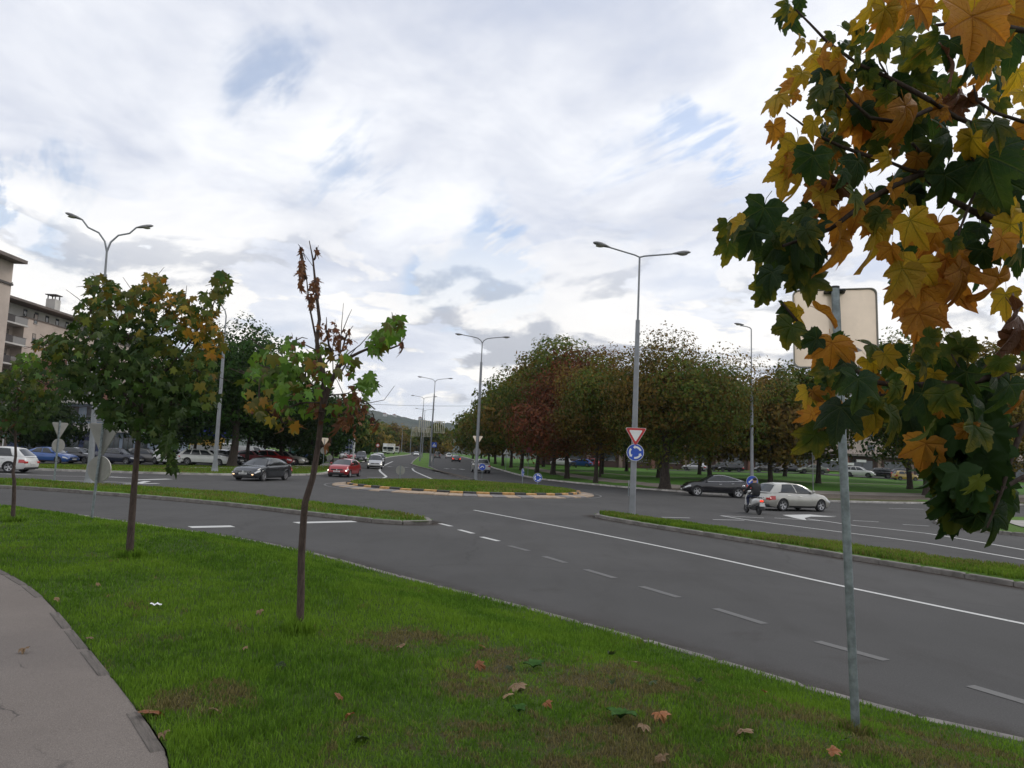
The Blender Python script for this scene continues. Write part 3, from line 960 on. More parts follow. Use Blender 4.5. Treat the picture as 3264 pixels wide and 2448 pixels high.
# island outline
stripe([(CI.x + 8.55 * math.cos(a), CI.y + 8.55 * math.sin(a)) for a in np.linspace(0, 2 * pi, 60)], .12, M_MARK_OLD)
pn = lambda l: [tuple(at(x, y)[:2]) for x, y in l]
stripe(pn([(1170, 1521), (1222, 1523.5)]), .25)
stripe(curve_pts(pn([(1222, 1523.5), (1231, 1520), (1223, 1512), (1211, 1501), (1214, 1492), (1228, 1482), (1247, 1473), (1252, 1471)]), 1.5), .22)
for a, b in [((1236, 1487.5), (1249, 1487.5)), ((1290, 1489.5), (1300, 1489.5)), ((1312, 1490), (1324, 1490.5))]: stripe(pn([a, b]), .5)
stripe(curve_pts(pn([(1314, 1493), (1320, 1501), (1345, 1513), (1378, 1527)]), 1.5), .2)
for a, b in [((1418, 1493), (1430, 1494.5)), ((1441, 1494), (1454, 1495.5)), ((1466, 1495), (1479, 1497)), ((1386, 1506), (1410, 1507))]: stripe(pn([a, b]), .5)
stripe(pn([(1336, 1527), (1480, 1527)]), .2, M_MARK_OLD)
stripe(pn([(1505, 1531), (1565, 1533.5)]), .25)
stripe(pn([(1640, 1533), (1735, 1546)]), .15, M_MARK_OLD)
# left approach: lanes and arrows
stripe(curve_pts(pn([(-60, 1525), (180, 1531), (380, 1537), (440, 1540)]), 2), .15)
stripe(curve_pts(pn([(-60, 1507), (180, 1517), (330, 1520), (420, 1524)]), 2), .13)
stripe(pn([(350, 1520), (425, 1524)]), .35)
stripe(pn([(430, 1530), (540, 1527)]), .5)
stripe(pn([(395, 1543), (505, 1541)]), .35)
stripe(pn([(425, 1544), (470, 1534)]), .35)
stripe(pn([(20, 1511), (88, 1514)]), .13)
# ---------------------------------------------------------------- grass
def view_ok(x, y, margin=1.25):
    """keep only ground the photograph could show, with a wide margin"""
    return (y > .5) & (np.abs(x) < (y * .70 + 1.2) * margin)


def blades(name, poly, zf, n, h, wb, m, d0=5.0, power=1.7, label=None, edge=0.0, lean=.5, tuft=0.35):
    xs = np.array([p[0] for p in poly]); ys = np.array([p[1] for p in poly])
    X = []; Y = []; got = 0
    while got < n:
        x = rng.uniform(xs.min(), xs.max(), 400000); y = rng.uniform(ys.min(), ys.max(), 400000)
        d = np.hypot(x, y)
        k = (rng.random(x.size) < np.minimum(1, (d0 / np.maximum(d, .1)) ** power)) & view_ok(x, y)
        x, y = x[k], y[k]
        k = inside(x, y, poly)
        x, y = x[k], y[k]
        if edge: k = dist_line(x, y, poly + poly[:1]) > edge; x, y = x[k], y[k]
        # clumps: thin the sward unevenly
        q = .5 + .5 * np.sin(x * 5.1 + 2 * np.sin(y * 3.3)) * np.sin(y * 4.7 + 2 * np.sin(x * 2.9))
        k = rng.random(x.size) < (.45 + .55 * q)
        X.append(x[k]); Y.append(y[k]); got += k.sum()
    x = np.concatenate(X)[:n]; y = np.concatenate(Y)[:n]
    z = zf(x, y)
    d = np.hypot(x, y)
    s = np.maximum(1, d / d0) ** .75
    dry = np.zeros(n)
    for (cx, cy, r) in DRY: dry = np.maximum(dry, 1 - np.hypot(x - cx, y - cy) / (r * 1.3))
    tall = .55 + .45 * np.sin(x * 1.7 + 1.3 * np.sin(y * 1.1)) * np.sin(y * 1.5 + .7)
    hh = rng.uniform(h[0], h[1], n) * (1 - .35 * np.clip(dry, 0, 1)) * (.75 + .5 * tall)
    ww = wb * s * rng.uniform(.7, 1.3, n)
    th = rng.uniform(0, 2 * pi, n)
    ln = rng.uniform(.15, 1.0, n) * lean * (1 + .8 * np.clip(dry, 0, 1))
    dx, dy = np.cos(th), np.sin(th)
    ph = rng.uniform(0, 2 * pi, n)
    px_, py_ = np.cos(ph), np.sin(ph)
    V = np.empty((n, 5, 3), np.float32)
    bx, by, bz = x, y, z - .01
    V[:, 0] = np.stack([bx - px_ * ww / 2, by - py_ * ww / 2, bz], 1)
    V[:, 1] = np.stack([bx + px_ * ww / 2, by + py_ * ww / 2, bz], 1)
    mx, my, mz = bx + dx * hh * ln * .35, by + dy * hh * ln * .35, bz + hh * .62
    V[:, 2] = np.stack([mx + px_ * ww * .4, my + py_ * ww * .4, mz], 1)
    V[:, 3] = np.stack([mx - px_ * ww * .4, my - py_ * ww * .4, mz], 1)
    V[:, 4] = np.stack([bx + dx * hh * ln, by + dy * hh * ln, bz + hh * (1 - .28 * ln)], 1)
    base = (np.arange(n) * 5)[:, None]
    tri = np.array([0, 1, 2, 0, 2, 3, 3, 2, 4])[None, :]
    F = (base + tri).ravel()
    c = np.stack([rng.random(n), rng.random(n), rng.random(n)], 1)
    me = nparray_mesh(name, V.reshape(-1, 3), F, 3, np.repeat(c, 5, axis=0))
    o = link(name, me, m)
    kind(o, 'stuff', label, 'grass')
    return o


def long_grass(spots):
    for (cx, cy, r_, n, lab) in spots:
        ring = [(cx + r_ * math.cos(a), cy + r_ * math.sin(a)) for a in np.linspace(0, 2 * pi, 12)[:-1]]
        blades('grass', ring, bank, n, (.09, .19), .0055, G_BLADE, 4.2, 1.65, lab)


GV = [p for p in PATH_E if p[1] > .5][::-1] + [(-42, 31.2)] + [(p[0] - .01, p[1] - .02) for p in KERB_N[1:] if p[0] < 14] + [(14, .5)]
blades('grass', GV, bank, 330000, (.03, .075), .0052, G_BLADE, 4.2, 1.65, 'green and dry grass blades covering the near verge')
blades('grass', LS, lambda x, y: np.full(x.shape, .13), 26000, (.07, .14), .03, G_FAR, 60, 1, 'grass strip on the left splitter island', edge=.2)
blades('grass', RS, lambda x, y: np.full(x.shape, .13), 26000, (.07, .14), .022, G_FAR, 60, 1, 'grass strip on the right splitter island', edge=.2)
circ = [(CI.x + 7.0 * math.cos(a), CI.y + 7.0 * math.sin(a)) for a in np.linspace(0, 2 * pi, 40)[:-1]]
blades('grass', circ, lambda x, y: .41 - .0042 * ((x - CI.x) ** 2 + (y - CI.y) ** 2), 18000, (.08, .16), .05, G_FAR, 80, 1, 'grass on the round central island')
LVG = [(-60, 46.5), (-40, 47), (-31.7, 47.8), (-27, 48.6), (-22.5, 50.8), (-20.2, 53), (-17.6, 57.2), (-16.2, 61), (-16.4, 68), (-19, 88), (-22.5, 74), (-25, 69), (-30, 66.4), (-40, 64.2), (-60, 64)]
blades('grass', LVG, left_z, 34000, (.06, .14), .05, G_FAR, 80, 1, 'grass of the left verge before the car park')
# ---------------------------------------------------------------- trees
POLAR = [(0, 1.0), (4, .94), (8, .885), (11, .90), (15, .80), (19, .735), (22, .74), (26, .64), (30, .62), (34, .69), (37, .71), (40, .80), (43, .83), (48, .95), (53, .87), (56, .87), (60, .77), (64, .755),
         (69, .64), (75, .58), (81, .60), (87, .67), (91, .66), (98, .74), (105, .65), (110, .66), (120, .54), (132, .47), (146, .38), (160, .27), (172, .10)]


def leaf_mesh(name, m, fold=.25, droop=.35, seed=0, rings=3, wob=.05, polar=None):
    """maple leaf, unit length, petiole at the origin, middle lobe along +y"""
    rn = random.Random(seed)
    P = polar or POLAR
    ang = [(a, r) for a, r in P] + [(-a, r) for a, r in P[:0:-1]]
    ang = sorted(((a % 360), r * (1 + rn.uniform(-wob, wob))) for a, r in ang)
    st = rn.uniform(-.12, .12)
    vs = [(0, 0, 0)]; fs = []
    n = len(ang)
    cu = [rn.uniform(-1, 1) for _ in range(5)]
    vee = rn.uniform(-.15, .55); bend = rn.uniform(-.1, .5)
    for k in range(1, rings + 1):
        f = k / rings
        for a, r in ang:
            rr = r * f
            x, y = rr * math.sin(R(a)), rr * math.cos(R(a))
            x += st * y * y * .5
            # cupped between veins, drooping lobes
            near = min(abs(((a - l + 180) % 360) - 180) for l in LOBES)
            z = -droop * rr * rr * (1 + .5 * cu[int(a / 72) % 5]) + fold * rr * (.35 * min(near, 30) / 30) + .05 * math.sin(a * .13 + seed) * rr + vee * abs(x) - bend * max(0, y) ** 2
            vs.append((x, y, z))
    for j in range(n): fs.append((0, 1 + (j + 1) % n, 1 + j))
    for k in range(rings - 1):
        for j in range(n):
            a, b = 1 + k * n + j, 1 + k * n + (j + 1) % n
            fs.append((a, b, b + n, a + n))
    mb = MB().add(vs, fs)
    # stalk
    mb.tube([(0, 0, 0), (rn.uniform(-.1, .1), -.25, .05), (rn.uniform(-.2, .2), -.5, .02)], .011, 4, False)
    me = mb.mesh(name, True, 60)
    me.materials.append(m)
    return me


LEAVES = {k: [leaf_mesh('leaf', LEAFM[k], random.uniform(.1, .5), random.uniform(.15, .75), s * 7 + ord(k)) for s in range(5)] for k in LEAFM}


def place_leaf(me, parent, pos, size, tipdir, normal, name='leaf', sx=1.0):
    y = Vector(tipdir).normalized(); z = Vector(normal)
    z = (z - y * z.dot(y)).normalized(); x = y.cross(z)
    M = Matrix((x, y, z)).transposed().to_4x4()
    o = link(name, me, None, parent)
    M = M @ Matrix.Diagonal((size * sx, size, size, 1))
    M.translation = Vector(pos) - parent.location
    o.matrix_local = M
    return o


def star_leaves(P, size, tip, nrm, tint, cup=.2):
    """many small maple leaves as one mesh (numpy)"""
    out = [(0, 1.), (14, .74), (26, .5), (48, .93), (76, .46), (102, .66), (150, .3), (180, .08), (210, .3), (258, .66), (284, .46), (312, .93), (334, .5), (346, .74)]
    n = len(P); m = len(out)
    y = tip / np.linalg.norm(tip, axis=1)[:, None]
    z = nrm - y * (nrm * y).sum(1)[:, None]; z /= np.linalg.norm(z, axis=1)[:, None] + 1e-9
    x = np.cross(y, z)
    V = np.empty((n, m + 1, 3), np.float32)
    V[:, 0] = P + y * size[:, None] * .35
    for i, (a, r) in enumerate(out):
        ca, sa = math.cos(R(a)), math.sin(R(a))
        V[:, i + 1] = P + (x * sa * r + y * ca * r - z * cup * r * r) * size[:, None]
    tri = []
    for i in range(m): tri += [0, 1 + (i + 1) % m, 1 + i]
    F = ((np.arange(n) * (m + 1))[:, None] + np.array(tri)[None]).ravel()
    return V.reshape(-1, 3), F, np.repeat(tint, m + 1, axis=0)


def quad_leaves(P, size, tint, flat=.5, asp=.62, rad=None):
    n = len(P)
    z = rng.normal(size=(n, 3))
    if rad is None: z[:, 2] = np.abs(z[:, 2]) + flat
    else: z = z * .55 + rad * 1.2; z[:, 2] += flat
    z /= np.linalg.norm(z, axis=1)[:, None]
    a = rng.normal(size=(n, 3)); y = a - z * (a * z).sum(1)[:, None]; y /= np.linalg.norm(y, axis=1)[:, None]
    y[:, 2] -= .25
    x = np.cross(y, z)
    s = size[:, None]
    V = np.empty((n, 4, 3), np.float32)
    V[:, 0] = P - y * s * .5
    V[:, 1] = P + x * s * asp * .5 + z * s * .08
    V[:, 2] = P + y * s * .5 - z * s * .10
    V[:, 3] = P - x * s * asp * .5 + z * s * .08
    F = np.arange(n * 4)
    return V.reshape(-1, 3), F, np.repeat(tint, 4, axis=0)


def jitter(cols, n, sd=.22):
    cols = np.array(cols, float)
    k = rng.integers(0, len(cols), n)
    return np.clip(cols[k] * np.exp(rng.normal(0, sd, (n, 1))) * np.exp(rng.normal(0, .06, (n, 3))), .002, .6)


LIND = [(0.0781, 0.1037, 0.021), (0.1011, 0.1152, 0.0234), (0.0538, 0.0835, 0.0187), (0.128, 0.1123, 0.0257)]
LIND_B = [(0.1213, 0.0872, 0.0238), (0.1468, 0.0909, 0.0238), (0.0894, 0.0726, 0.0216), (0.166, 0.115, 0.0281)]
REDB = [(0.1354, 0.0461, 0.0241), (0.1675, 0.0606, 0.0295), (0.1031, 0.0395, 0.0241), (0.0966, 0.0593, 0.0268)]
GOLD = [(0.2112, 0.1409, 0.0305), (0.1615, 0.1232, 0.0281), (0.1182, 0.1056, 0.0258)]
DARKG = [(0.0283, 0.0603, 0.0153), (0.0386, 0.0767, 0.0174), (0.0232, 0.0466, 0.014)]
DEEP = [(0.0184, 0.0354, 0.0127), (0.0253, 0.0443, 0.0139), (0.0344, 0.0554, 0.0172)]


def big_tree(name, base, h, cr, cb, cols, n, leaf, seed, label, group=None, trunk_r=.2, cx=0, cy=0, dens=1.0, mix=None, lobes=16, cat='tree', grow=1.32):
    """base point, total height, crown radius, crown base height"""
    rn = np.random.default_rng(seed)
    t = empty(name, base); tag(t, label, cat, group)
    rr = random.Random(seed)
    cr, cb, n, leaf = cr * grow, cb * .60, int(n * 2.3), leaf * 1.0
    # trunk and limbs
    mb = MB()
    th = cb + (h - cb) * .55
    pts = [Vector((0, 0, -.15)), Vector((.02, 0, .5))]
    for i in range(1, 6):
        f = i / 5
        pts.append(Vector((cx * f + rr.uniform(-.12, .12), cy * f + rr.uniform(-.1, .1), .5 + (th - .5) * f)))
    mb.tube(pts, [trunk_r * 1.5, trunk_r * 1.08] + [trunk_r * (1 - .15 * i) for i in range(1, 6)], 9)
    C = np.array([cx, cy, cb + (h - cb) * .52])
    Rz = (h - cb) * .52
    # leaf clumps on an uneven crown
    cl = []
    for i in range(lobes):
        u = rn.normal(size=3); u /= np.linalg.norm(u)
        q = rn.uniform(.25, .80)
        c = C + u * np.array([cr, cr, Rz]) * q * np.array([1, 1, 1.0])
        cl.append((c, rn.uniform(.30, .50) * cr))
    cl.append((C + np.array([0, 0, Rz * .62]), .36 * cr)); cl.append((C, .55 * cr)); cl.append((C - np.array([0, 0, Rz * .45]), .55 * cr))
    for c, r in cl:
        a = pts[rr.randint(3, 5)]
        b = Vector(c)
        mid = (a + b) / 2 + Vector((rr.uniform(-.3, .3), rr.uniform(-.3, .3), rr.uniform(-.1, .4)))
        mb.tube([a, mid, b], [trunk_r * .38, trunk_r * .24, trunk_r * .06], 5, False)
    mb.build('trunk', M_BARK2, t, smooth=True, angle=60)
    tot = sum(r * r for _, r in cl)
    P = []; T = []; U = []
    for c, r in cl:
        k = int(n * r * r / tot)
        u = rn.normal(size=(k, 3)); u /= np.linalg.norm(u, axis=1)[:, None]
        q = rn.uniform(.45, 1.0, k) ** .6
        sub = 1 + .22 * np.sin(u[:, 0] * 7 + seed) * np.sin(u[:, 1] * 6 + 1) + .18 * np.sin(u[:, 2] * 9 + seed * .7)
        p = c + u * (r * q * sub)[:, None] * np.array([1.12, 1.12, .92])
        P.append(p); U.append(u * .8 + (p - C) / np.array([cr, cr, Rz]) * .6)
        cc = cols if (mix is None or rn.random() > mix[1]) else mix[0]
        tint = jitter(cc, k, .10) * rn.uniform(.72, 1.3)
        T.append(tint)
    P = np.concatenate(P); T = np.concatenate(T); U = np.concatenate(U)
    k = P[:, 2] > cb * (.80 + .30 * np.sin(np.arctan2(P[:, 1], P[:, 0]) * 3 + seed) + rn.normal(0, .06, len(P)))
    P, T, U = P[k], T[k], U[k]
    V, F, tc = quad_leaves(P, rn.uniform(.65, 1.35, len(P)) * leaf, T, .35, rad=U)
    me = nparray_mesh('crown', V, F, 4, tc)
    o = link('crown', me, F_LEAF, t); o['kind'] = 'stuff'
    return t


def on_park(u, v, d=0.0):
    """ground point in the park seen at a pixel"""
    r_ = ray(u, v); t = 60.0
    for k in range(80):
        p = Vector((0, 0, EYE)) + r_ * t
        g = float(park_z(np.array([p.x]), np.array([p.y]))[0])
        t += (p.z - g) * 8 if abs(r_.z) < .2 else 0
        t = min(max(t, 45), 160)
    return Vector((p.x, p.y, float(park_z(np.array([p.x]), np.array([p.y]))[0])))


def gz(x, y): return float(park_z(np.array([float(x)]), np.array([float(y)]))[0])
def lz(x, y): return float(left_z(np.array([float(x)]), np.array([float(y)]))[0])


# avenue trees on the right, nearest first
AV = [((12.9, 62.2), 12.5, 5.0, 3.4, LIND, .42, 'broad linden with brown-tinged crown nearest the roundabout', 17000, .23, (LIND_B, .45)),
      ((8.0, 69), 11.4, 3.6, 3.6, LIND_B, .20, 'slim brownish tree behind the yield sign post', 9000, .25, (LIND, .4)),
      ((6.0, 77.2), 13.4, 4.4, 3.4, REDB, .24, 'red-brown autumn tree in the avenue row', 12000, .27, None),
      ((5.2, 88.1), 16.6, 4.8, 3.8, LIND, .28, 'tall green linden left of the red-brown tree', 11000, .32, None),
      ((3.6, 95), 15.6, 4.4, 3.8, LIND, .26, 'olive linden second left of the red-brown tree', 5600, .42, (LIND_B, .3)),
      ((1.8, 104), 14.6, 4.4, 3.6, LIND, .26, 'olive linden third left of the red-brown tree', 5000, .46, (LIND_B, .4)),
      ((.4, 118), 14.0, 4.4, 3.6, LIND_B, .24, 'brown-tinged linden halfway along the avenue row', 4400, .52, (LIND, .5)),
      ((-1.0, 132), 13, 4.6, 3.4, LIND_B, .24, 'rusty linden further along the avenue row', 3800, .58, (LIND, .4)),
      ((-2.6, 148), 13, 4.8, 3.2, LIND, .24, 'olive linden far along the avenue row', 3400, .62, (LIND_B, .5)),
      ((-4.4, 168), 13, 5, 3.0, LIND_B, .24, 'brown linden near the far end of the row', 3000, .70, (LIND, .4)),
      ((-7, 192), 13, 5.2, 2.6, LIND, .24, 'second last linden of the receding avenue row', 2600, .8, None),
      ((-10.5, 222), 13, 6, 2.2, GOLD, .24, 'yellowish last linden of the receding avenue row', 2400, .9, (LIND, .5))]
for i, ((x, y), h, cr, cb, cols, tr, lab, n, lf, mx) in enumerate(AV):
    big_tree('linden_tree', (x, y, gz(x, y) - .02), h, cr, cb, cols, n, lf, 100 + i, lab, 'trees of the avenue row', tr, mix=mx, grow=1.5)
# park trees behind the row
PT = [((16.7, 84), 11.5, 4.2, 3.4, LIND, 'linden behind the yield sign, trunk on the park lawn', 4200, .42, .24),
      ((21.8, 82), 11.8, 4.6, 3.2, LIND_B, 'brown-leaved linden on the lawn above the black car', 4800, .40, .24),
      ((11.5, 93), 12.5, 4.2, 3.6, DARKG, 'dark tree deep in the park left of the sign post', 3600, .46, .2),
      ((8.5, 108), 12.5, 4.4, 3.6, DARKG, 'dark tree behind the red-brown avenue tree', 3200, .5, .2),
      ((27.0, 78), 11.0, 4.4, 2.9, LIND_B, 'brown linden right of the tall broad linden', 4800, .38, .22),
      ((30.5, 88), 11.5, 4.6, 3.2, LIND_B, 'russet tree behind the right lamp post', 4200, .42, .22),
      ((26.0, 103), 13, 5.0, 3.4, DARKG, 'dark green tree at the back of the lawn', 3200, .52, .22),
      ((34.4, 84), 14.4, 4.8, 3.2, LIND, 'green tree showing left of the square sign', 5200, .40, .26),
      ((43.5, 82), 18.2, 5.2, 3.0, LIND, 'green linden behind the square sign', 5200, .40, .28),
      ((48.0, 76), 16.2, 4.8, 2.6, GOLD, 'golden-brown tree right of the square sign', 5600, .38, .30),
      ((39.0, 70.5), 13.6, 4.4, 3.2, LIND, 'stout tree with dark trunk on the brown soil strip', 4200, .38, .36),
      ((56.0, 84), 17.0, 5.4, 2.8, GOLD, 'yellowing tree at the right edge behind the maple leaves', 4200, .42, .28),
      ((38.0, 104), 13, 5.2, 3.2, DARKG, 'dark tree by the parked cars across the park', 3000, .55, .24),
      ((54.0, 102), 14, 5.6, 3.0, DARKG, 'dark tree behind the parked cars at far right', 3000, .55, .24),
      ((17.5, 112), 13, 5.4, 3.2, DEEP, 'deep green tree at the rear left of the lawn', 2800, .58, .24),
      ((6.0, 130), 13, 5.4, 3.0, DEEP, 'deep shaded tree far behind the avenue row', 2400, .62, .24)]
for i, ((x, y), h, cr, cb, cols, lab, n, lf, tr) in enumerate(PT):
    big_tree('park_tree', (x, y, gz(x, y) - .02), h, cr, cb, cols, n, lf, 300 + i, lab, 'trees standing in the park', tr, mix=(LIND, .2))
# bare-topped thin tree between red tree and lamp
t = empty('bare_tree', (10.2, 84, gz(10.2, 84))); tag(t, 'thin tree with bare twigs on top beside the red-brown tree', 'tree')
mb = MB(); rb = random.Random(5)
mb.tube([(0, 0, -.1), (.1, 0, 5), (0, 0, 9)], [.16, .12, .06], 6)
for i in range(26):
    z0 = rb.uniform(7.5, 9.2); a = rb.uniform(0, 6.28); r_ = rb.uniform(.6, 1.9)
    mb.tube([(0, 0, z0), (r_ * .6 * math.cos(a), r_ * .6 * math.sin(a), z0 + 1.4), (r_ * math.cos(a), r_ * math.sin(a), z0 + rb.uniform(2.4, 3.4))], [.04, .025, .012], 4, False)
mb.build('trunk', M_BARK2, t)

# left side: trees around the car park
LT = [((739, 1477, 68), 13.4, 5.0, 4.0, DARKG, 'feathery dark green tree with thick forked trunk by the parked cars', 8500, .30, .38),
      ((614, 1478, 70), 11.0, 4.2, 3.2, DEEP, 'dark tree with thin trunk before the white estate car', 5200, .36, .16),
      ((786, 1468, 76), 11.0, 4.4, 3.6, DEEP, 'dark tree with slim trunk above the red parked cars', 4600, .38, .2),
      ((895, 1466, 80), 9.2, 4.0, 2.9, DEEP, 'low dark tree above the silver parked car', 4600, .38, .24),
      ((985, 1462, 88), 8.6, 3.6, 2.6, DARKG, 'dark tree left of the red car behind the grass', 3800, .40, .22),
      ((1058, 1462, 96), 8.4, 3.4, 2.4, DARKG, 'green tree behind the parked cars near the avenue', 3200, .44, .2),
      ((520, 1470, 84), 10.5, 4.6, 3.0, DEEP, 'dark tree behind the leaning young maple trunk', 3600, .44, .2),
      ((100, 1462, 78), 6.2, 3.4, 2.4, DEEP, 'dark bushy tree over the kiosk roof', 3200, .38, .16),
      ((840, 1456, 112), 11.5, 5.4, 3.0, DEEP, 'deep green tree far behind the car park', 2600, .6, .24),
      ((960, 1452, 118), 9.5, 5.0, 2.6, DEEP, 'dark tree far behind, left of the avenue', 2400, .6, .22)]
for i, ((u, v, Y), h, cr, cb, cols, lab, n, lf, tr) in enumerate(LT):
    p = atY(u, v, Y)
    big_tree('roadside_tree', (p.x, p.y, lz(p.x, p.y) - .03), h, cr, cb, cols, n, lf, 500 + i, lab, 'trees around the left car park', tr, cx=.3)
# far trees closing the avenue
FT = [(1100, 140, 9, LIND), (1130, 170, 9, DARKG), (1150, 210, 10, LIND), (1175, 250, 11, GOLD), (1190, 290, 12, LIND), (1215, 330, 12, GOLD), (1240, 300, 10, LIND), (1265, 380, 13, LIND_B), (1290, 420, 14, GOLD),
      (1315, 400, 12, LIND), (1340, 460, 14, LIND_B), (1365, 430, 12, LIND), (1390, 400, 12, GOLD), (1410, 340, 11, LIND_B), (1130, 300, 13, DARKG), (1180, 420, 16, LIND), (1230, 470, 16, LIND), (1400, 300, 12, LIND)]
spots = ['near the trucks', 'behind the silver van', 'beside the billboard post', 'left of the far trucks', 'just above the white truck', 'behind the trucks', 'right of the far trucks', 'on the avenue bend', 'at the end of the avenue',
         'beyond the bend', 'right of the bend', 'beyond the median lamps', 'behind the median decorations', 'at the far right kerb', 'behind the red parked car', 'rising over the truck roofs', 'tallest over the bend', 'behind the far blue sign']
for i, (u, Y, h, cols) in enumerate(FT):
    x = (u - 1632) / FPX * Y
    p = Vector((x, Y, float(far_rise(Y))))
    big_tree('distant_tree', p, h, h * .48, .6, cols, 1500, .8 + Y * .0012, 700 + i, 'distant autumn tree ' + spots[i], 'trees closing the avenue', .25, lobes=9, mix=(GOLD, .3))


# young maples on the near verge -------------------------------------------------
def px_tube(mb, pts, Y, r0, r1, n=7, jit=.03, seed=0):
    rr = random.Random(seed)
    P = []
    for i, (x, y) in enumerate(pts):
        p = dY(x, y, Y + (rr.uniform(-jit, jit) if 0 < i else 0)); P.append(p)
    k = len(P)
    rad = [r0 + (r1 - r0) * i / (k - 1) for i in range(k)]
    mb.tube(P, rad, n)
    return P


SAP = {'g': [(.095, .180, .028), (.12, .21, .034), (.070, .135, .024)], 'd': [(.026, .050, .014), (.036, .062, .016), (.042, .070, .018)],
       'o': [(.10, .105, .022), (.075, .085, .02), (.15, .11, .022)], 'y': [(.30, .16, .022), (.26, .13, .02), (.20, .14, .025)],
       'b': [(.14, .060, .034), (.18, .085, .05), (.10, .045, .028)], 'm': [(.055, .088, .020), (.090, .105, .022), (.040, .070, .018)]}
MINI = {}
for k in SAP:
    mm_ = bpy.data.materials.new('sapling_leaf_' + k); mm_.use_nodes = True
    nt = NT(mm_.node_tree); mm_.node_tree.nodes.clear()
    o_ = nt.n('ShaderNodeOutputMaterial')
    oi = nt.n('ShaderNodeObjectInfo').outputs['Random']
    co = nt.n('ShaderNodeTexCoord').outputs['Object']
    c_ = nt.mix(oi, SAP[k][0], SAP[k][1])
    c_ = nt.mix(nt.ramp(nt.noise(co, 2.0, 4, .6), .4, .7, 0, .7), c_, SAP[k][2])
    b_ = nt.n('ShaderNodeBsdfPrincipled', ins={'Base Color': c_, 'Roughness': .55}); b_.inputs['Specular IOR Level'].default_value = .3
    tr_ = nt.n('ShaderNodeBsdfTranslucent', ins={0: nt.mix(1.0, c_, (1.3, 1.3, .7), 'MULTIPLY')})
    nt.nt.links.new(nt.n('ShaderNodeMixShader', ins={0: .4, 1: b_.outputs[0], 2: tr_.outputs[0]}).outputs[0], o_.inputs[0])
    lo = [(0, 1.), (12, .80), (27, .58), (40, .76), (48, .93), (58, .76), (76, .52), (100, .68), (118, .5), (150, .34), (176, .08)]
    hang = .9 if k == 'b' else None
    MINI[k] = [leaf_mesh('leaf', mm_, random.uniform(.1, .5), random.uniform(.2, .7) if k != 'b' else random.uniform(.9, 1.5), s * 5 + ord(k), 2, .08, lo) for s in range(4)]


def sapling(name, label, base, clusters, Y, leafsize, trunks, nmax=300, seed=1, depth=.45, mult=1.9):
    rr = random.Random(seed)
    t = empty(name, base); tag(t, label, 'tree', 'young maples on the near verge')
    mb = MB()
    for pts, r0, r1 in trunks: px_tube(mb, pts, Y, r0, r1, 8 if r0 > .02 else 5, .04, seed + len(pts))
    # bark is one trunk mesh with its branches; twigs run from the wood to the leaf clusters
    wood = [Vector(p) for p in mb.v]
    items = []
    for (cx, cy, rx, ry, n, mixc) in clusters:
        for i in range(int(n * mult)):
            a = rr.uniform(0, 6.283); q = math.sqrt(rr.random())
            y = Y + rr.gauss(0, depth * .5) * (1 + min(rx, ry) / 60)
            items.append((dY(cx + rx * q * math.cos(a), cy + ry * q * math.sin(a), y), rr.choice(mixc)))
        c = dY(cx, cy, Y + rr.uniform(-.2, .2))
        w0 = min(wood, key=lambda p: (p - c).length + abs(p.z - c.z + .3) * .6)
        e1 = [c + Vector((rr.uniform(-.5, .5) * rx / 75, rr.uniform(-.2, .2), rr.uniform(-.3, .5) * ry / 75)) * Y / 7 for _ in range(2 + n // 14)]
        mb.tube([w0, (w0 + c) / 2 + Vector((0, 0, -.04)), c], [.014, .011, .007], 5, False)
        for e in e1: mb.tube([c, (c + e) / 2 + Vector((0, 0, .02)), e], [.007, .005, .003], 4, False)
    mb.build('trunk', M_BARK, t, smooth=True, world=True, angle=60)
    rr.shuffle(items)
    for p, k in items[:nmax]:
        hang = k == 'b'
        tip = Vector((rr.uniform(-.8, .8), rr.uniform(-.7, .3), rr.uniform(-1.2, -.1) if not hang else -1.6))
        nrm = Vector((rr.uniform(-.6, .6), rr.uniform(-1.0, .2), rr.uniform(.2, 1.0)))
        place_leaf(rr.choice(MINI[k]), t, p, leafsize * rr.uniform(.55, 1.2) * ((.85 if p.z < base[2] + 2.3 or name != 'maple_sapling' else .62) if hang else 1), tip, nrm, sx=rr.uniform(.3, .6) if hang else rr.uniform(.7, 1.0))
    rest = items[nmax:]
    if rest:
        n = len(rest)
        P = np.array([tuple(p - t.location) for p, _ in rest])
        tip = np.stack([rng.uniform(-.8, .8, n), rng.uniform(-.7, .5, n), rng.uniform(-1.2, -.1, n)], 1)
        nr = np.stack([rng.uniform(-.6, .6, n), rng.uniform(-1, .2, n), rng.uniform(.2, 1, n)], 1)
        tint = np.concatenate([jitter(SAP[k], 1) for _, k in rest])
        small = np.array([.5 if k == 'b' else 1.0 for _, k in rest])
        V, F, tc = star_leaves(P, rng.uniform(.55, 1.15, n) * leafsize * small, tip, nr, tint)
        o = link('foliage', nparray_mesh('foliage', V, F, 3, tc), F_LEAF, t); o['kind'] = 'stuff'
    return t


def vbase(u, v):
    p = at(u, v, .42)
    return Vector((p.x, p.y, float(bank(np.array([p.x]), np.array([p.y]))[0])))


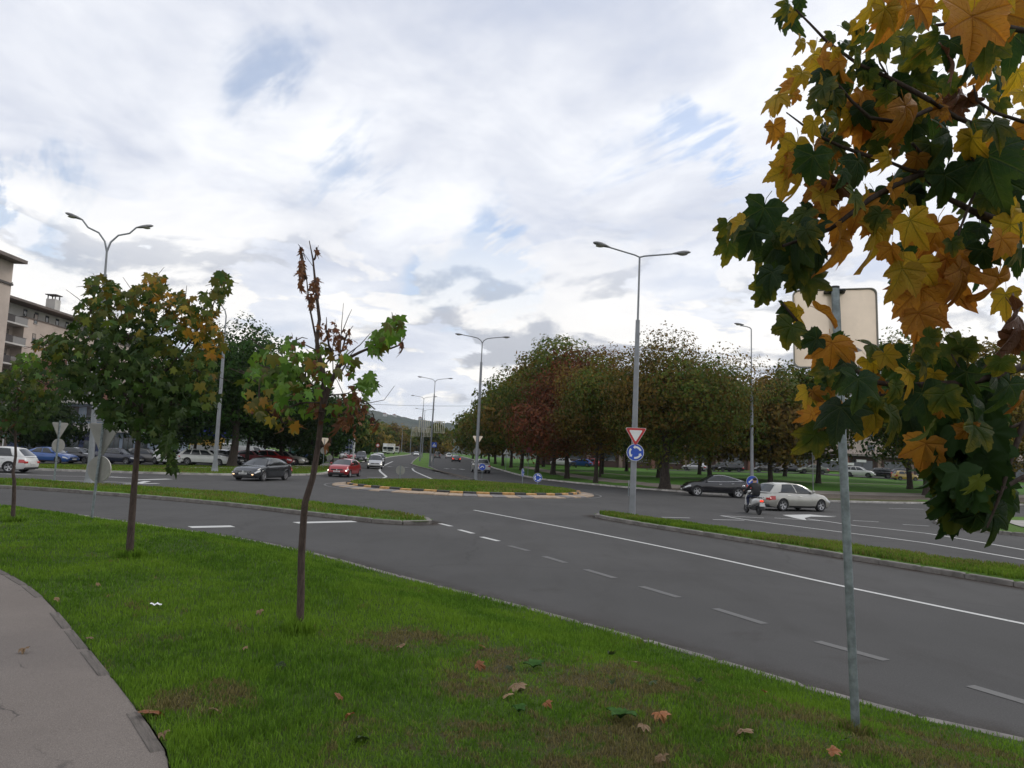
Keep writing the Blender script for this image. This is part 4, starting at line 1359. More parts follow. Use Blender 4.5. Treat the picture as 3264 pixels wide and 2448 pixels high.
b3 = vbase(956, 2022); Y3 = b3.y
sapling('maple_sapling', 'half-withered young maple with bent trunk and bare twigs on top', b3 - Vector((0, 0, .03)),
        [(600, 790, 62, 45, 44, 'gggo'), (560, 830, 40, 40, 12, 'ggo'), (660, 800, 50, 45, 34, 'gggo'), (640, 860, 55, 35, 22, 'ggb'), (700, 790, 30, 50, 16, 'gob'),
         (575, 885, 45, 26, 22, 'yyoob'), (620, 915, 22, 18, 6, 'yob'), (640, 735, 24, 18, 8, 'gbb'), (745, 790, 30, 28, 12, 'gob'), (820, 740, 28, 26, 20, 'ggo'), (850, 705, 26, 26, 20, 'gggo'),
         (795, 825, 22, 20, 12, 'gg'), (770, 860, 26, 30, 16, 'bbg'), (755, 890, 32, 44, 28, 'bb'), (810, 915, 10, 18, 5, 'b'), (705, 715, 26, 24, 14, 'bb'), (672, 640, 7, 28, 20, 'b'), (650, 590, 7, 32, 20, 'b'), (683, 620, 6, 24, 14, 'b'),
         (651, 545, 3, 9, 4, 'b'), (684, 540, 3, 9, 4, 'b'), (745, 735, 26, 26, 14, 'b'), (680, 780, 16, 30, 10, 'bbo'), (700, 890, 40, 22, 12, 'gob'), (865, 745, 8, 12, 3, 'b'), (715, 955, 10, 14, 2, 'b')],
        Y3, .092,
        [([(646, 1374), (650, 1290), (651, 1200), (656, 1120), (659, 1085), (676, 1030), (688, 960), (694, 900), (698, 850), (700, 815), (690, 770), (684, 735)], .038, .02),
         ([(684, 738), (690, 690), (682, 620), (676, 560), (668, 520)], .022, .004), ([(684, 740), (668, 660), (662, 600), (654, 552)], .012, .003),
         ([(695, 890), (706, 850), (720, 815), (740, 780), (775, 762), (820, 742), (850, 712)], .030, .006), ([(724, 810), (735, 760), (738, 700), (742, 655)], .008, .002),
         ([(738, 720), (752, 685), (760, 668)], .005, .002), ([(745, 770), (778, 745), (800, 720)], .007, .003), ([(720, 815), (718, 760), (724, 690)], .006, .002), ([(698, 850), (660, 820), (610, 800), (560, 790)], .014, .004), ([(697, 870), (650, 870), (600, 890), (560, 885)], .010, .003),
         ([(705, 855), (750, 850), (790, 830)], .008, .003), ([(760, 858), (790, 872), (830, 864), (852, 834)], .005, .002), ([(740, 870), (770, 890), (800, 905)], .006, .003), ([(690, 760), (660, 745), (640, 738)], .008, .003), ([(676, 575), (655, 545)], .003, .002), ([(678, 560), (688, 530)], .003, .002)],
        300, 11)
b2 = vbase(413, 1781); Y2 = b2.y
sapling('maple_sapling', 'bushy young maple with dense dark crown left of the withered one', b2 - Vector((0, 0, .03)),
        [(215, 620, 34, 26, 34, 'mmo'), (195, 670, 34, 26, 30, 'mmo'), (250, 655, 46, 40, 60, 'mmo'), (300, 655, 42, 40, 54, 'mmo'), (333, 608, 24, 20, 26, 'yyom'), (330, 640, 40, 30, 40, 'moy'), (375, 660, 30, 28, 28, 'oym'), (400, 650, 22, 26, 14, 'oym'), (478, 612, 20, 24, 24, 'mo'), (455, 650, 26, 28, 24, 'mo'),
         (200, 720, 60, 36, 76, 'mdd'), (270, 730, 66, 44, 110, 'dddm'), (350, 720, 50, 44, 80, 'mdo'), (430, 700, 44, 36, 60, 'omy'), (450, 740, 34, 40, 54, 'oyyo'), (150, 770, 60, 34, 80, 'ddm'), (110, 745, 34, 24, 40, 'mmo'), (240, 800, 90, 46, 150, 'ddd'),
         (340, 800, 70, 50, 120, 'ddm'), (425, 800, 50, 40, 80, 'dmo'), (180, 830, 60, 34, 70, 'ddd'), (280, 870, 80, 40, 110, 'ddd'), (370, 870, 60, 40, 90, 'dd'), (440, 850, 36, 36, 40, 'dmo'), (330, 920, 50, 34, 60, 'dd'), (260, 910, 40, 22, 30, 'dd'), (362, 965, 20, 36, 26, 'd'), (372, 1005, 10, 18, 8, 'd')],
        Y2, .106,
        [([(279, 1211), (284, 1130), (290, 1050), (296, 980), (301, 920), (306, 860), (312, 790), (318, 720), (320, 640)], .058, .012),
         ([(304, 890), (250, 830), (200, 790), (150, 765)], .026, .006), ([(308, 850), (360, 800), (410, 740), (460, 660), (478, 610)], .026, .005), ([(312, 800), (280, 730), (240, 670), (216, 620)], .02, .004), ([(316, 740), (350, 690), (375, 650)], .014, .004), ([(303, 900), (360, 880), (430, 840)], .016, .005), ([(300, 925), (340, 930), (365, 980)], .012, .004)],
        300, 12, .9)
b1 = vbase(42, 1665); Y1 = b1.y
sapling('maple_sapling', 'smallest young maple with crooked thin trunk at the left edge', b1 - Vector((0, 0, .03)),
        [(60, 785, 34, 22, 50, 'mmg'), (30, 830, 44, 34, 90, 'mmd'), (90, 820, 36, 34, 70, 'mdd'), (40, 880, 50, 30, 90, 'dmd'), (100, 870, 30, 30, 50, 'dd'), (-20, 850, 40, 50, 70, 'mdd'), (10, 910, 30, 16, 30, 'ddb'), (60, 850, 30, 20, 20, 'bom'), (70, 920, 40, 14, 24, 'dd')],
        Y1, .105,
        [([(27, 1130), (30, 1080), (31, 1040), (28, 1020), (34, 985), (33, 940), (32, 880), (40, 820), (58, 775)], .042, .01), ([(32, 900), (70, 860), (100, 830)], .018, .005), ([(32, 890), (0, 850), (-30, 830)], .018, .005)],
        300, 13, .9)
# ---------------------------------------------------------------- the maple beside the camera
def za(x, y, Y): return atY(2300 + x * .5425, y * .5425, Y)


tb = Vector((3.25, 3.1, .40))
maple = empty('maple_tree', tb)
tag(maple, 'large maple branches with green and orange leaves reaching in from the right', 'tree')
mb = MB()
crown0 = tb + Vector((-.1, -.05, 1.5))
mb.tube([tb + Vector((0, 0, -.1)), tb + Vector((-.02, 0, .7)), crown0, tb + Vector((.05, 0, 3.0)), tb + Vector((0, .1, 4.6))], [.13, .10, .085, .06, .02], 12)
LIMBS = [  # polyline in enlarged-photo coordinates, depths, radii
    ([(2400, 1750), (1777, 1360), (1520, 1262)], [2.9, 2.6, 2.5], .022, .016),
    ([(1520, 1262), (1300, 1150), (1180, 1030)], [2.5, 2.5, 2.5], .012, .006),
    ([(2500, 1100), (1777, 1042), (1420, 1030), (1170, 1022), (1020, 1085), (870, 1170), (740, 1270), (640, 1345), (500, 1400), (360, 1445)], [2.8, 2.6, 2.5, 2.45, 2.42, 2.4, 2.4, 2.4, 2.38, 2.35], .016, .005),
    ([(1200, 1020), (1100, 1000), (980, 948)], [2.46, 2.42, 2.4], .008, .005),
    ([(1250, 1000), (1190, 920), (1120, 842)], [2.46, 2.42, 2.4], .008, .005),
    ([(2500, 900), (1777, 832), (1640, 790), (1520, 745), (1380, 690), (1230, 592)], [2.8, 2.5, 2.45, 2.4, 2.4, 2.38], .014, .007),
    ([(1230, 592), (1100, 520), (980, 455), (800, 375), (620, 245), (520, 140), (435, 55)], [2.38, 2.4, 2.42, 2.45, 2.45, 2.45, 2.45], .009, .003),
    ([(980, 455), (930, 370), (905, 250)], [2.42, 2.4, 2.4], .004, .002),
    ([(1230, 640), (1050, 720), (870, 692), (770, 600), (672, 482)], [2.38, 2.35, 2.32, 2.3, 2.3], .008, .004),
    ([(900, 930), (700, 860), (540, 785), (460, 720), (380, 660)], [2.4, 2.4, 2.4, 2.4, 2.4], .007, .002),
    ([(2300, 800), (1777, 716), (1600, 660), (1500, 590), (1480, 500)], [2.5, 2.2, 2.2, 2.2, 2.2], .008, .003),
    ([(2300, 100), (1777, 180), (1500, 120), (1250, 150)], [2.2, 1.9, 1.85, 1.85], .012, .004),
    ([(1500, 1100), (1450, 1220), (1400, 1350), (1370, 1465)], [2.45, 2.45, 2.45, 2.45], .006, .003),
    ([(1420, 850), (1480, 940), (1540, 1010)], [2.4, 2.4, 2.4], .004, .003),
    ([(2600, 2250), (1777, 2150), (1600, 2215), (1400, 2255), (1260, 2255), (1060, 2270), (900, 2245), (760, 2160), (600, 2040), (480, 1930), (360, 1785)], [2.8, 2.55, 2.5, 2.48, 2.46, 2.45, 2.45, 2.42, 2.4, 2.4, 2.4], .016, .004),
    ([(1060, 2270), (980, 2320), (880, 2322), (690, 2295)], [2.45, 2.45, 2.45, 2.45], .006, .003),
    ([(930, 2300), (935, 2370)], [2.45, 2.45], .004, .003),
    ([(500, 1955), (420, 1965)], [2.4, 2.4], .003, .002), ([(520, 1960), (530, 1920)], [2.4, 2.4], .003, .002),
    ([(1400, 2160), (1350, 2080)], [2.45, 2.45], .003, .002),
    ([(2300, 2400), (1777, 2480), (1640, 2540), (1560, 2580)], [2.7, 2.5, 2.5, 2.5], .009, .003),
    ([(1777, 2480), (1700, 2700), (1640, 2900), (1560, 3100)], [2.5, 2.45, 2.4, 2.4], .010, .003),
    ([(1700, 2500), (1680, 2560), (1650, 2620)], [2.5, 2.5, 2.5], .004, .002),
    ([(1777, 2800), (1600, 2900), (1480, 3000)], [2.5, 2.45, 2.4], .008, .003),
]
tips = []
for i, (pts, dep, r0, r1) in enumerate(LIMBS):
    P = [za(x, y, d) for (x, y), d in zip(pts, dep)]
    k = len(P)
    if pts[0][0] >= 2300: P = [crown0 + Vector((0, 0, (P[0].z - crown0.z) * .55))] + P; k += 1
    # a few more points so twigs bend
    mb.tube(P, [r0 + (r1 - r0) * j / (k - 1) for j in range(k)], 7)
    tips += P
mb.build('trunk', M_TWIG, maple, smooth=True, world=True, angle=60)

A = [(455, 35, 100, 'g', 20), (390, 60, 120, 'o', -30), (410, 150, 170, 'g', -5), (365, 120, 110, 'g', -30),
     (880, 90, 210, 'y', -15), (1060, 60, 330, 'r', 12), (960, 110, 230, 'y', -8), (1370, 40, 170, 'y', -20), (1580, 20, 330, 'y', 15), (1470, 200, 390, 'r', -5), (1640, 150, 270, 'r', 25), (1710, 280, 320, 'g', 5), (1740, 60, 260, 'g', 20), (1520, 320, 190, 'g', 30),
     (720, 205, 130, 'o', 60), (650, 240, 110, 'o', -20), (615, 300, 120, 'r', -40), (660, 320, 90, 'y', 0), (845, 230, 130, 'o', -50), (960, 225, 140, 'o', 30), (1180, 180, 240, 'o', -60), (1080, 270, 150, 'o', -20), (930, 280, 200, 'o', 10),
     (540, 380, 240, 'y', -15), (470, 470, 150, 'y', -30), (690, 430, 260, 'r', 15), (600, 470, 170, 'g', -20), (830, 450, 190, 'g', 20), (750, 310, 170, 'g', 60), (870, 400, 140, 'g', 60), (780, 360, 130, 'o', 0),
     (1130, 400, 250, 'o', 5), (1200, 340, 230, 'o', -40), (1330, 400, 230, 'b', 10), (1340, 290, 180, 'g', -10), (1540, 450, 160, 'r', 10), (1600, 500, 250, 'g', 40), (1740, 480, 230, 'y', 0), (1440, 400, 200, 'g', 0),
     (420, 540, 150, 'r', -70), (330, 620, 200, 'y', -35), (380, 600, 120, 'y', -50), (595, 560, 190, 'o', -10), (660, 600, 200, 'g', 10), (720, 520, 230, 'o', 0), (830, 590, 170, 'r', 20), (960, 480, 120, 'g', 0), (560, 640, 140, 'o', -15),
     (990, 570, 300, 'g', 20), (1110, 520, 240, 'o', 15), (1260, 510, 170, 'g', -20), (1390, 600, 190, 'b', 0), (1340, 620, 150, 'b', -40), (1450, 620, 150, 'b', 50), (1380, 660, 120, 'b', 10), (1280, 680, 140, 'r', -10), (1570, 640, 150, 'y', 30), (1500, 640, 150, 'g', 0), (1200, 620, 130, 'y', 0),
     (540, 760, 160, 'y', -10), (600, 790, 180, 'g', 5), (680, 730, 170, 'o', 15), (850, 710, 360, 'r', -8), (1000, 690, 330, 'o', 10), (1080, 690, 260, 'r', 25), (920, 760, 330, 'r', 0), (1230, 700, 280, 'g', 10), (1470, 800, 180, 'o', 20), (1600, 790, 240, 'o', 0), (1690, 840, 260, 'r', 10), (760, 700, 180, 'y', -20), (1120, 760, 200, 'g', 0),
     (440, 930, 300, 'y', -5), (395, 1060, 240, 'y', -25), (470, 1080, 250, 'y', 12), (540, 980, 260, 'g', -5), (620, 900, 220, 'r', 5), (700, 930, 240, 'r', 20), (800, 1000, 210, 'g', 10), (640, 1040, 220, 'o', -10), (900, 880, 210, 'g', -10), (1090, 850, 250, 'g', 5), (1330, 850, 270, 'g', -5), (1150, 960, 140, 'r', 0), (980, 960, 160, 'y', -30), (1230, 900, 200, 'o', 0),
     (590, 1140, 220, 'r', -15), (690, 1130, 190, 'b', 0), (780, 1190, 190, 'o', 0), (1000, 1170, 240, 'r', 5), (900, 1190, 200, 'g', 0), (1130, 1090, 320, 'g', -15), (1310, 1100, 280, 'g', 15), (1560, 1020, 400, 'g', 0), (1640, 1130, 300, 'g', 20), (1740, 1000, 260, 'g', 10), (1100, 1180, 170, 'g', 20), (1480, 1080, 260, 'g', -15),
     (250, 1290, 270, 'g', -15), (120, 1340, 130, 'y', -60), (190, 1420, 230, 'g', -30), (30, 1350, 130, 'o', -20), (45, 1470, 170, 'o', -8), (210, 1510, 210, 'o', 0), (420, 1470, 380, 'g', -18), (490, 1300, 190, 'o', -40), (540, 1270, 160, 'g', -30), (690, 1310, 240, 'r', -5), (820, 1270, 230, 'r', 20), (950, 1310, 230, 'r', 0), (690, 1480, 310, 'r', -10), (900, 1420, 310, 'y', 5), (1110, 1360, 260, 'y', 15), (1270, 1400, 280, 'r', -5),
     (1420, 1400, 180, 'g', 10), (1440, 1490, 170, 'g', 0), (1540, 1520, 200, 'g', 5), (1700, 1270, 200, 'y', -10), (1700, 1390, 270, 'y', 0), (1750, 1470, 260, 'o', -20), (1320, 1580, 230, 'r', 40), (500, 1400, 180, 'o', 0), (560, 1500, 180, 'g', 15), (1560, 1230, 220, 'g', -10)]
B = [(420, 60, 340, 'g', -25), (300, 170, 180, 'g', -30), (250, 240, 160, 'o', -25), (490, 210, 260, 'o', 0), (380, 370, 130, 'g', -10), (440, 390, 180, 'y', 5), (410, 500, 220, 'o', -25), (570, 400, 190, 'r', 55), (560, 560, 170, 'g', -70), (650, 545, 150, 'g', 60), (650, 600, 230, 'r', -5), (580, 640, 150, 'r', -30), (720, 600, 150, 'r', 40), (880, 620, 260, 'o', 80), (960, 650, 170, 'y', 20),
     (860, 690, 180, 'y', 30), (620, 740, 200, 'o', -20), (510, 860, 160, 'y', -8), (560, 850, 160, 'g', 0), (650, 800, 220, 'g', -10), (720, 710, 210, 'g', -5), (800, 820, 270, 'g', -8), (900, 800, 220, 'r', 5), (1000, 660, 250, 'g', 0), (1080, 760, 270, 'g', -20), (1180, 690, 210, 'o', 30), (1200, 620, 170, 'o', -20), (1250, 760, 150, 'y', 0), (1340, 610, 220, 'o', 50), (1430, 620, 190, 'o', 40), (1290, 680, 200, 'g', 10),
     (660, 940, 240, 'r', -40), (790, 970, 220, 'r', 15), (700, 1000, 320, 'g', -25), (930, 990, 310, 'o', -5), (890, 1010, 280, 'y', -15), (990, 1020, 260, 'o', 15), (1060, 890, 330, 'g', 5), (1180, 920, 330, 'g', 0), (1100, 1010, 280, 'g', -10), (1250, 980, 300, 'g', 10), (1310, 900, 230, 'o', 10), (1290, 960, 90, 'r', 0), (1400, 930, 310, 'g', -10), (1480, 1000, 290, 'g', 20), (1350, 1070, 260, 'o', 5), (1200, 1200, 270, 'r', -8), (1300, 1200, 200, 'o', 5), (1440, 1080, 160, 'r', 20),
     (1060, 180, 290, 'y', -25), (1170, 320, 380, 'r', -5), (1300, 170, 320, 'r', 5), (1400, 180, 270, 'r', 35), (1150, 140, 250, 'y', -10), (1270, 50, 260, 'r', 0), (1160, 430, 250, 'r', 5), (1620, 230, 290, 'r', 0), (1670, 310, 210, 'y', -10), (1720, 460, 350, 'b', 5), (1740, 620, 170, 'o', 30), (1440, 790, 310, 'g', 0), (1600, 800, 330, 'g', 5), (1690, 850, 260, 'g', -10), (1760, 860, 160, 'r', 0), (1570, 1060, 150, 'r', -15), (1500, 860, 280, 'g', 20), (1640, 1090, 130, 'y', 20), (1730, 560, 220, 'b', 0), (1530, 700, 200, 'g', -10), (1640, 700, 200, 'o', 10)]
rr = random.Random(3)
items = [(x, y, s, c, a) for x, y, s, c, a in A] + [(x, y + 1475, s, c, a) for x, y, s, c, a in B]
items += [(1440, 3040, 220, 'g', -35), (1500, 3080, 220, 'g', -5), (1580, 3060, 230, 'g', 10), (1470, 2960, 240, 'g', -20), (1660, 2980, 230, 'g', 20), (1430, 2860, 230, 'g', -30), (1450, 2700, 230, 'g', -25), (1480, 2560, 230, 'o', -25)]
# smaller leaves filling in round the large ones
more = []
for (x, y, s, c, a) in items[:]:
    if len(items) + len(more) < 298 and rr.random() < .62:
        q = (x + rr.uniform(-.6, .6) * s, y + rr.uniform(-.5, .5) * s)
        if not (400 < q[0] < 960 and 1620 < q[1] < 2180):
            more.append((*q, s * rr.uniform(.5, .8), rr.choice({'g': 'gooy', 'o': 'gooy', 'y': 'yor', 'r': 'roy', 'b': 'bro'}[c]), a + rr.uniform(-40, 40)))
items += more


def maple_pose(x, y, s, c, a):
    Y = 2.42 + rr.gauss(0, .10)
    if x > 1250 and y < 420: Y = 1.85 + rr.gauss(0, .05)
    elif x > 780 and y < 130: Y = 2.0
    elif y > 2440 and x > 1400: Y = 2.45 + rr.gauss(0, .22)
    if c == 'g' and x > 1000: Y += rr.uniform(0, .25)
    p = za(x, y - s * .26, Y)
    al = R(a)
    tip = (CR * math.sin(al) - CU * math.cos(al)) + CF * rr.uniform(-.8, .6)
    nrm = -CF + CR * rr.uniform(-1.4, 1.4) + CU * rr.uniform(-.2, 1.3)
    if c == 'b': nrm += CR * rr.choice((-1, 1)) * .6
    return p, s * .5425 * Y / FPX * (.80 if y < 1900 or (x > 1380 and y > 2440) else .72), tip, nrm


for it in items:
    p, size, tip, nrm = maple_pose(*it)
    place_leaf(rr.choice(LEAVES[it[3]]), maple, p, size, tip, nrm, sx=rr.uniform(.70, 1.0))
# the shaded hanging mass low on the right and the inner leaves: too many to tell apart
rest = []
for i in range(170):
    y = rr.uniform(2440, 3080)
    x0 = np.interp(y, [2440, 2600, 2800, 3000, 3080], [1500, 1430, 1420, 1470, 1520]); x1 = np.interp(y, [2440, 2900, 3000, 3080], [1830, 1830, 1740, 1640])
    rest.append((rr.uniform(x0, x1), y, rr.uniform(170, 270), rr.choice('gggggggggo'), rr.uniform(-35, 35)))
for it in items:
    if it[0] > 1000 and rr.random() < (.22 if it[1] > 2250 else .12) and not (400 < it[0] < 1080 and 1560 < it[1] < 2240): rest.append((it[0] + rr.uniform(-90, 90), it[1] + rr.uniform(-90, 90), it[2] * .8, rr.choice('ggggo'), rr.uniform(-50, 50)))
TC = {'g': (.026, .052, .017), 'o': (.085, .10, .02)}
V = []; Fl = []; Tn = []
src = {k: [(np.array([v.co for v in me_.vertices]), [tuple(p.vertices) for p in me_.polygons]) for me_ in LEAVES[k]] for k in TC}
for it in rest:
    p, size, tip, nrm = maple_pose(*it)
    p = p + CF * .18
    y_ = tip.normalized(); z_ = (nrm - y_ * nrm.dot(y_)).normalized(); x_ = y_.cross(z_)
    M3 = np.array([x_ * rr.uniform(.7, 1), y_, z_]) * size
    vs, fs = rr.choice(src[it[3]])
    o0 = len(V)
    V += [tuple(q) for q in vs @ M3 + np.array(p - maple.location)]
    Fl += [tuple(i + o0 for i in f) for f in fs]
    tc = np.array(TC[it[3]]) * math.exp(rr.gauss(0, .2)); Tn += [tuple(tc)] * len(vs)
me = bpy.data.meshes.new('inner_leaves'); me.from_pydata(V, [], Fl)
ca = me.color_attributes.new('tint', 'FLOAT_COLOR', 'POINT'); ca.data.foreach_set('color', np.concatenate([np.array(Tn), np.ones((len(Tn), 1))], 1).astype(np.float32).ravel())
me.shade_smooth()
o = link('inner_leaves', me, F_LEAF, maple); o['kind'] = 'stuff'
# ---------------------------------------------------------------- signs and lamps
def disc(mb, r, y0, y1, c=(0, 0, 0), n=32):
    return mb.lathe([(r, y0), (r, y1)], n, 'y', c)


def rounded_tri(s, r=.06):
    """point-down triangle outline, side s, centred"""
    h = s * math.sqrt(3) / 2
    C = [(-s / 2, h / 3), (s / 2, h / 3), (0, -2 * h / 3)]
    out = []
    for i, (x, z) in enumerate(C):
        a = {0: 150, 1: 30, 2: 270}[i]
        cx, cz = x - 2 * r * math.cos(R(a)), z - 2 * r * math.sin(R(a))
        for k in range(-2, 3):
            b = R(a + k * 30)
            out.append((cx + r * math.cos(b), cz + r * math.sin(b)))
    # order counter-clockwise
    out.sort(key=lambda p: math.atan2(p[1] + .0, p[0]))
    return out


def flat(mb, poly, y):
    """flat polygon facing -y"""
    mb.add([(x, y, z) for x, z in poly], [tuple(range(len(poly)))])
    return mb


def arc_arrow(r0, r1, a0, a1, y, head=22):
    mb = MB(); n = 8; rows = []
    for k in range(n + 1):
        a = R(a0 + (a1 - a0) * k / n)
        rows.append([(r0 * math.cos(a), y, r0 * math.sin(a)), (r1 * math.cos(a), y, r1 * math.sin(a))])
    mb.grid(rows)
    s = 1 if a1 > a0 else -1
    e = R(a1); t = R(a1 + s * head); rm = (r0 + r1) / 2
    ex = (r1 - r0) * .55
    mb.add([((r0 - ex) * math.cos(e), y, (r0 - ex) * math.sin(e)), ((r1 + ex) * math.cos(e), y, (r1 + ex) * math.sin(e)), (rm * math.cos(t), y, rm * math.sin(t))], [(0, 1, 2)])
    return mb


def plate_round(parent, z, dia, face, y=-.05, yaw=0.0, back=None):
    """round sign: face looks to -y of its thing, parts under it"""
    r = dia / 2
    mb = disc(MB(), r, 0, .02)
    pl_ = mb.build('sign_plate', back or M_SBACK2, parent, fix=True)
    pl_.location = (0, y, z); pl_.rotation_euler = (0, 0, yaw)
    if face:
        disc(MB(), r * .985, -.003, .0, n=32).build('white_rim', M_WHITE, pl_, fix=True)
        disc(MB(), r * .94, -.006, -.0035).build('sign_face', M_BLUE, pl_, fix=True)
        if face == 'round':
            for a in (20, 140, 260): arc_arrow(r * .52, r * .74, a, a + 72, -.0085).build('arrow', M_WHITE, pl_)
        if face == 'keep':
            w_ = r * .11
            P = [(-.52, -.18), (0, .34), (.46, -.12)]
            for (x0, z0), (x1, z1) in zip(P[:-1], P[1:]):
                v = Vector((x1 - x0, z1 - z0)).normalized(); n_ = Vector((-v.y, v.x)) * w_
                flat(MB(), [(x0 * r + n_.x, z0 * r + n_.y), (x0 * r - n_.x, z0 * r - n_.y), (x1 * r - n_.x, z1 * r - n_.y), (x1 * r + n_.x, z1 * r + n_.y)], -.0085).build('arrow', M_WHITE, pl_)
            flat(MB(), [(-.62 * r, -.30 * r), (-.30 * r, -.26 * r), (-.60 * r, .04 * r)], -.009).build('arrow', M_WHITE, pl_)
    else:
        mb = MB(); mb.lathe([(r * 1.0, -.012), (r * 1.0, .0)], 32, 'y')
        mb.build('rim', M_SBACK2, pl_, fix=True)
        for s in (-1, 1):
            MB().box((-.10, .02, s * r * .62 - .015), (.10, .045, s * r * .62 + .015)).build('clamp', M_GALV, pl_)
    return pl_


def plate_yield(parent, z, side, face, y=-.05, yaw=0.0):
    P = rounded_tri(side, .045)
    pl_ = MB().prism(P, 0, .02).build('sign_plate', M_SBACK if not face else M_SBACK2, parent, fix=True)
    pl_.location = (0, y, z); pl_.rotation_euler = (0, 0, yaw)
    if face:
        flat(MB(), [(a * .985, b * .985) for a, b in P], -.003).build('white_rim', M_WHITE, pl_, fix=True)
        flat(MB(), [(a * .95, b * .95) for a, b in P], -.006).build('red_border', M_RED, pl_, fix=True)
        flat(MB(), [(a * .62, b * .62) for a, b in P], -.009).build('sign_face', M_WHITE, pl_, fix=True)
    else:
        mb = MB()
        n = len(P)
        for k in range(n):
            (x0, z0), (x1, z1) = P[k], P[(k + 1) % n]
            mb.tube([(x0, .022, z0), (x1, .022, z1)], .009, 4, False)
        mb.build('rim', M_SBACK2, pl_)
        MB().box((-.30, .02, side * .2), (.30, .045, side * .2 + .03)).build('clamp', M_GALV, pl_)
    return pl_


def post(parent, h, r, m=None, lean=(0, 0), z0=-.2):
    mb = MB().tube([(0, 0, z0), (lean[0] * h, lean[1] * h, h)], r, 12)
    p = mb.build('post', m or M_GALV, parent, smooth=True)
    c = MB().ball((lean[0] * h, lean[1] * h, h), (r * 1.05, r * 1.05, r * .5), 10, 4).build('post_cap', M_BLACK, p, smooth=True)
    return p


# square sign seen from behind, right next to the camera
sb = at(2733, 2292, .42); sb.z = float(bank(np.array([sb.x]), np.array([sb.y]))[0])
top = atY(2662, 918, sb.y - .02)
s = empty('traffic_sign', sb)
tag(s, 'square aluminium sign seen from behind on a galvanised tube in the near verge', 'traffic sign')
v = top - sb
mb = MB().tube([(0, 0, -.2), tuple(v)], .030, 20)
pst = mb.build('post', M_GALV, s, smooth=True)
MB().tube([tuple(v - Vector((0, 0, .004))), tuple(v + Vector((0, 0, .012)))], .032, 20).build('post_cap', M_BLACK, pst, smooth=True)
bc = atY(2661, 1046, sb.y + .05) - sb
yaw = math.atan2(-top.x, top.y) * .55
pl_ = empty_plate = None
mb = MB()
hw, hh, rc = .300, .300, .045
out = []
for cx, cz, a0 in ((hw - rc, hh - rc, 0), (-hw + rc, hh - rc, 90), (-hw + rc, -hh + rc, 180), (hw - rc, -hh + rc, 270)):
    for k in range(6): out.append((cx + rc * math.cos(R(a0 + k * 18)), cz + rc * math.sin(R(a0 + k * 18))))
mb.prism(out, 0, .004)
pl_ = mb.build('sign_plate', M_SBACK, s, fix=True)
pl_.location = bc; pl_.rotation_euler = (0, R(-1.5), yaw)
mb = MB()
n = len(out)
rows = []
for k in range(n + 1):
    x, z = out[k % n]; q = .975
    rows.append([(x, .004, z), (x, -.018, z), (x * .985, -.018, z * .985), (x * .965, -.002, z * .965)])
mb.grid(rows).build('folded_rim', M_SBACK2, pl_, smooth=True, angle=50, fix=True)
tri = [(.07, -.205), (.19, -.175), (.115, -.125)]
flat(MB(), tri, -.0012).build('sticker', mat('sticker_grey', (.30, .27, .27), .6, var=.1), pl_, fix=True)
mb = MB().box((-.075, -.024, .262), (.075, -.003, .285), .004)
mb.tube([(-.048, -.075, .274), (.048, -.075, .274)], .013, 8)
for k in (-1, 1):
    mb.box((k * .055 - .012, -.09, .264), (k * .055 + .012, -.005, .284), .003)
    mb.tube([(k * .068, -.05, .274), (k * .068, -.02, .274)], .006, 6)
mb.build('clamp', M_BLACK, pl_, smooth=True)
mb = MB().box((-.075, -.024, -.285), (.075, -.003, -.262), .004)
mb.build('clamp', M_BLACK, pl_, smooth=True)

# left pair of signs seen from behind
p = vbase(293, 1637)
s = empty('traffic_sign', p)
tag(s, 'grey backs of a triangular and a round sign between the two left maples', 'traffic sign', 'signs seen from behind')
post(s, 2.35, .03, lean=(.028, 0))
o = plate_yield(s, 2.02, .9, False, .06, R(8)); o.rotation_euler = (0, 0, R(-12 + 180) - pi); o.location = (.065, .05, 1.98)
o.data.materials.clear(); o.data.materials.append(M_SBACK2)
o = plate_round(s, 1.28, .62, None, .05, R(-12)); o.location = (.045, .05, 1.17); o.data.materials.clear(); o.data.materials.append(M_SBACK3)
for ch in o.children: ch.location.y = 0
p = at(172, 1538, .12)
s = empty('traffic_sign', Vector((p.x, p.y, .12)))
tag(s, 'narrow side view of a triangular and round sign pair on the left island', 'traffic sign', 'signs on the left splitter island')
post(s, 2.75, .04)
o = plate_yield(s, 2.42, .85, False, .05, R(70)); o.data.materials.clear(); o.data.materials.append(M_SBACK2); o = plate_round(s, 1.65, .6, None, .05, R(66))

# small island signs
def short_sign(u, v, z, h, dia, face, yaw, label, group=None, name='traffic_sign', zc=None):
    p = at(u, v, z)
    s = empty(name, (p.x, p.y, p.z), 0)
    tag(s, label, 'traffic sign', group)
    post(s, h, .03, z0=-.15)
    plate_round(s, zc or h - dia / 2, dia, face, -.05 if face else .05, yaw)
    return s


short_sign(1274, 1533, .22, 1.02, .62, None, R(10), 'grey back of a round sign on the left of the central island', 'signs on the central island')
short_sign(1713, 1545, .28, .82, .64, 'round', R(-4), 'blue roundabout arrows sign on the central island', 'signs on the central island')
short_sign(1665, 1541, .26, 1.10, .62, 'round', R(70), 'round sign turned edgewise beside the blue roundabout sign', 'signs on the central island')
short_sign(1536, 1521, .12, 1.25, .64, 'keep', R(-2), 'blue keep-left arrow sign at the foot of the avenue lamp post', 'blue keep-side signs')
short_sign(2396, 1603, .0, 1.68, .70, 'keep', R(-14), 'blue arrow sign partly hidden by the scooter rider', 'blue keep-side signs')
short_sign(2003, 1580, .0, 1.0, .62, 'round', R(80), 'round sign edge-on just left of the big lamp post', 'signs beside the right splitter island')


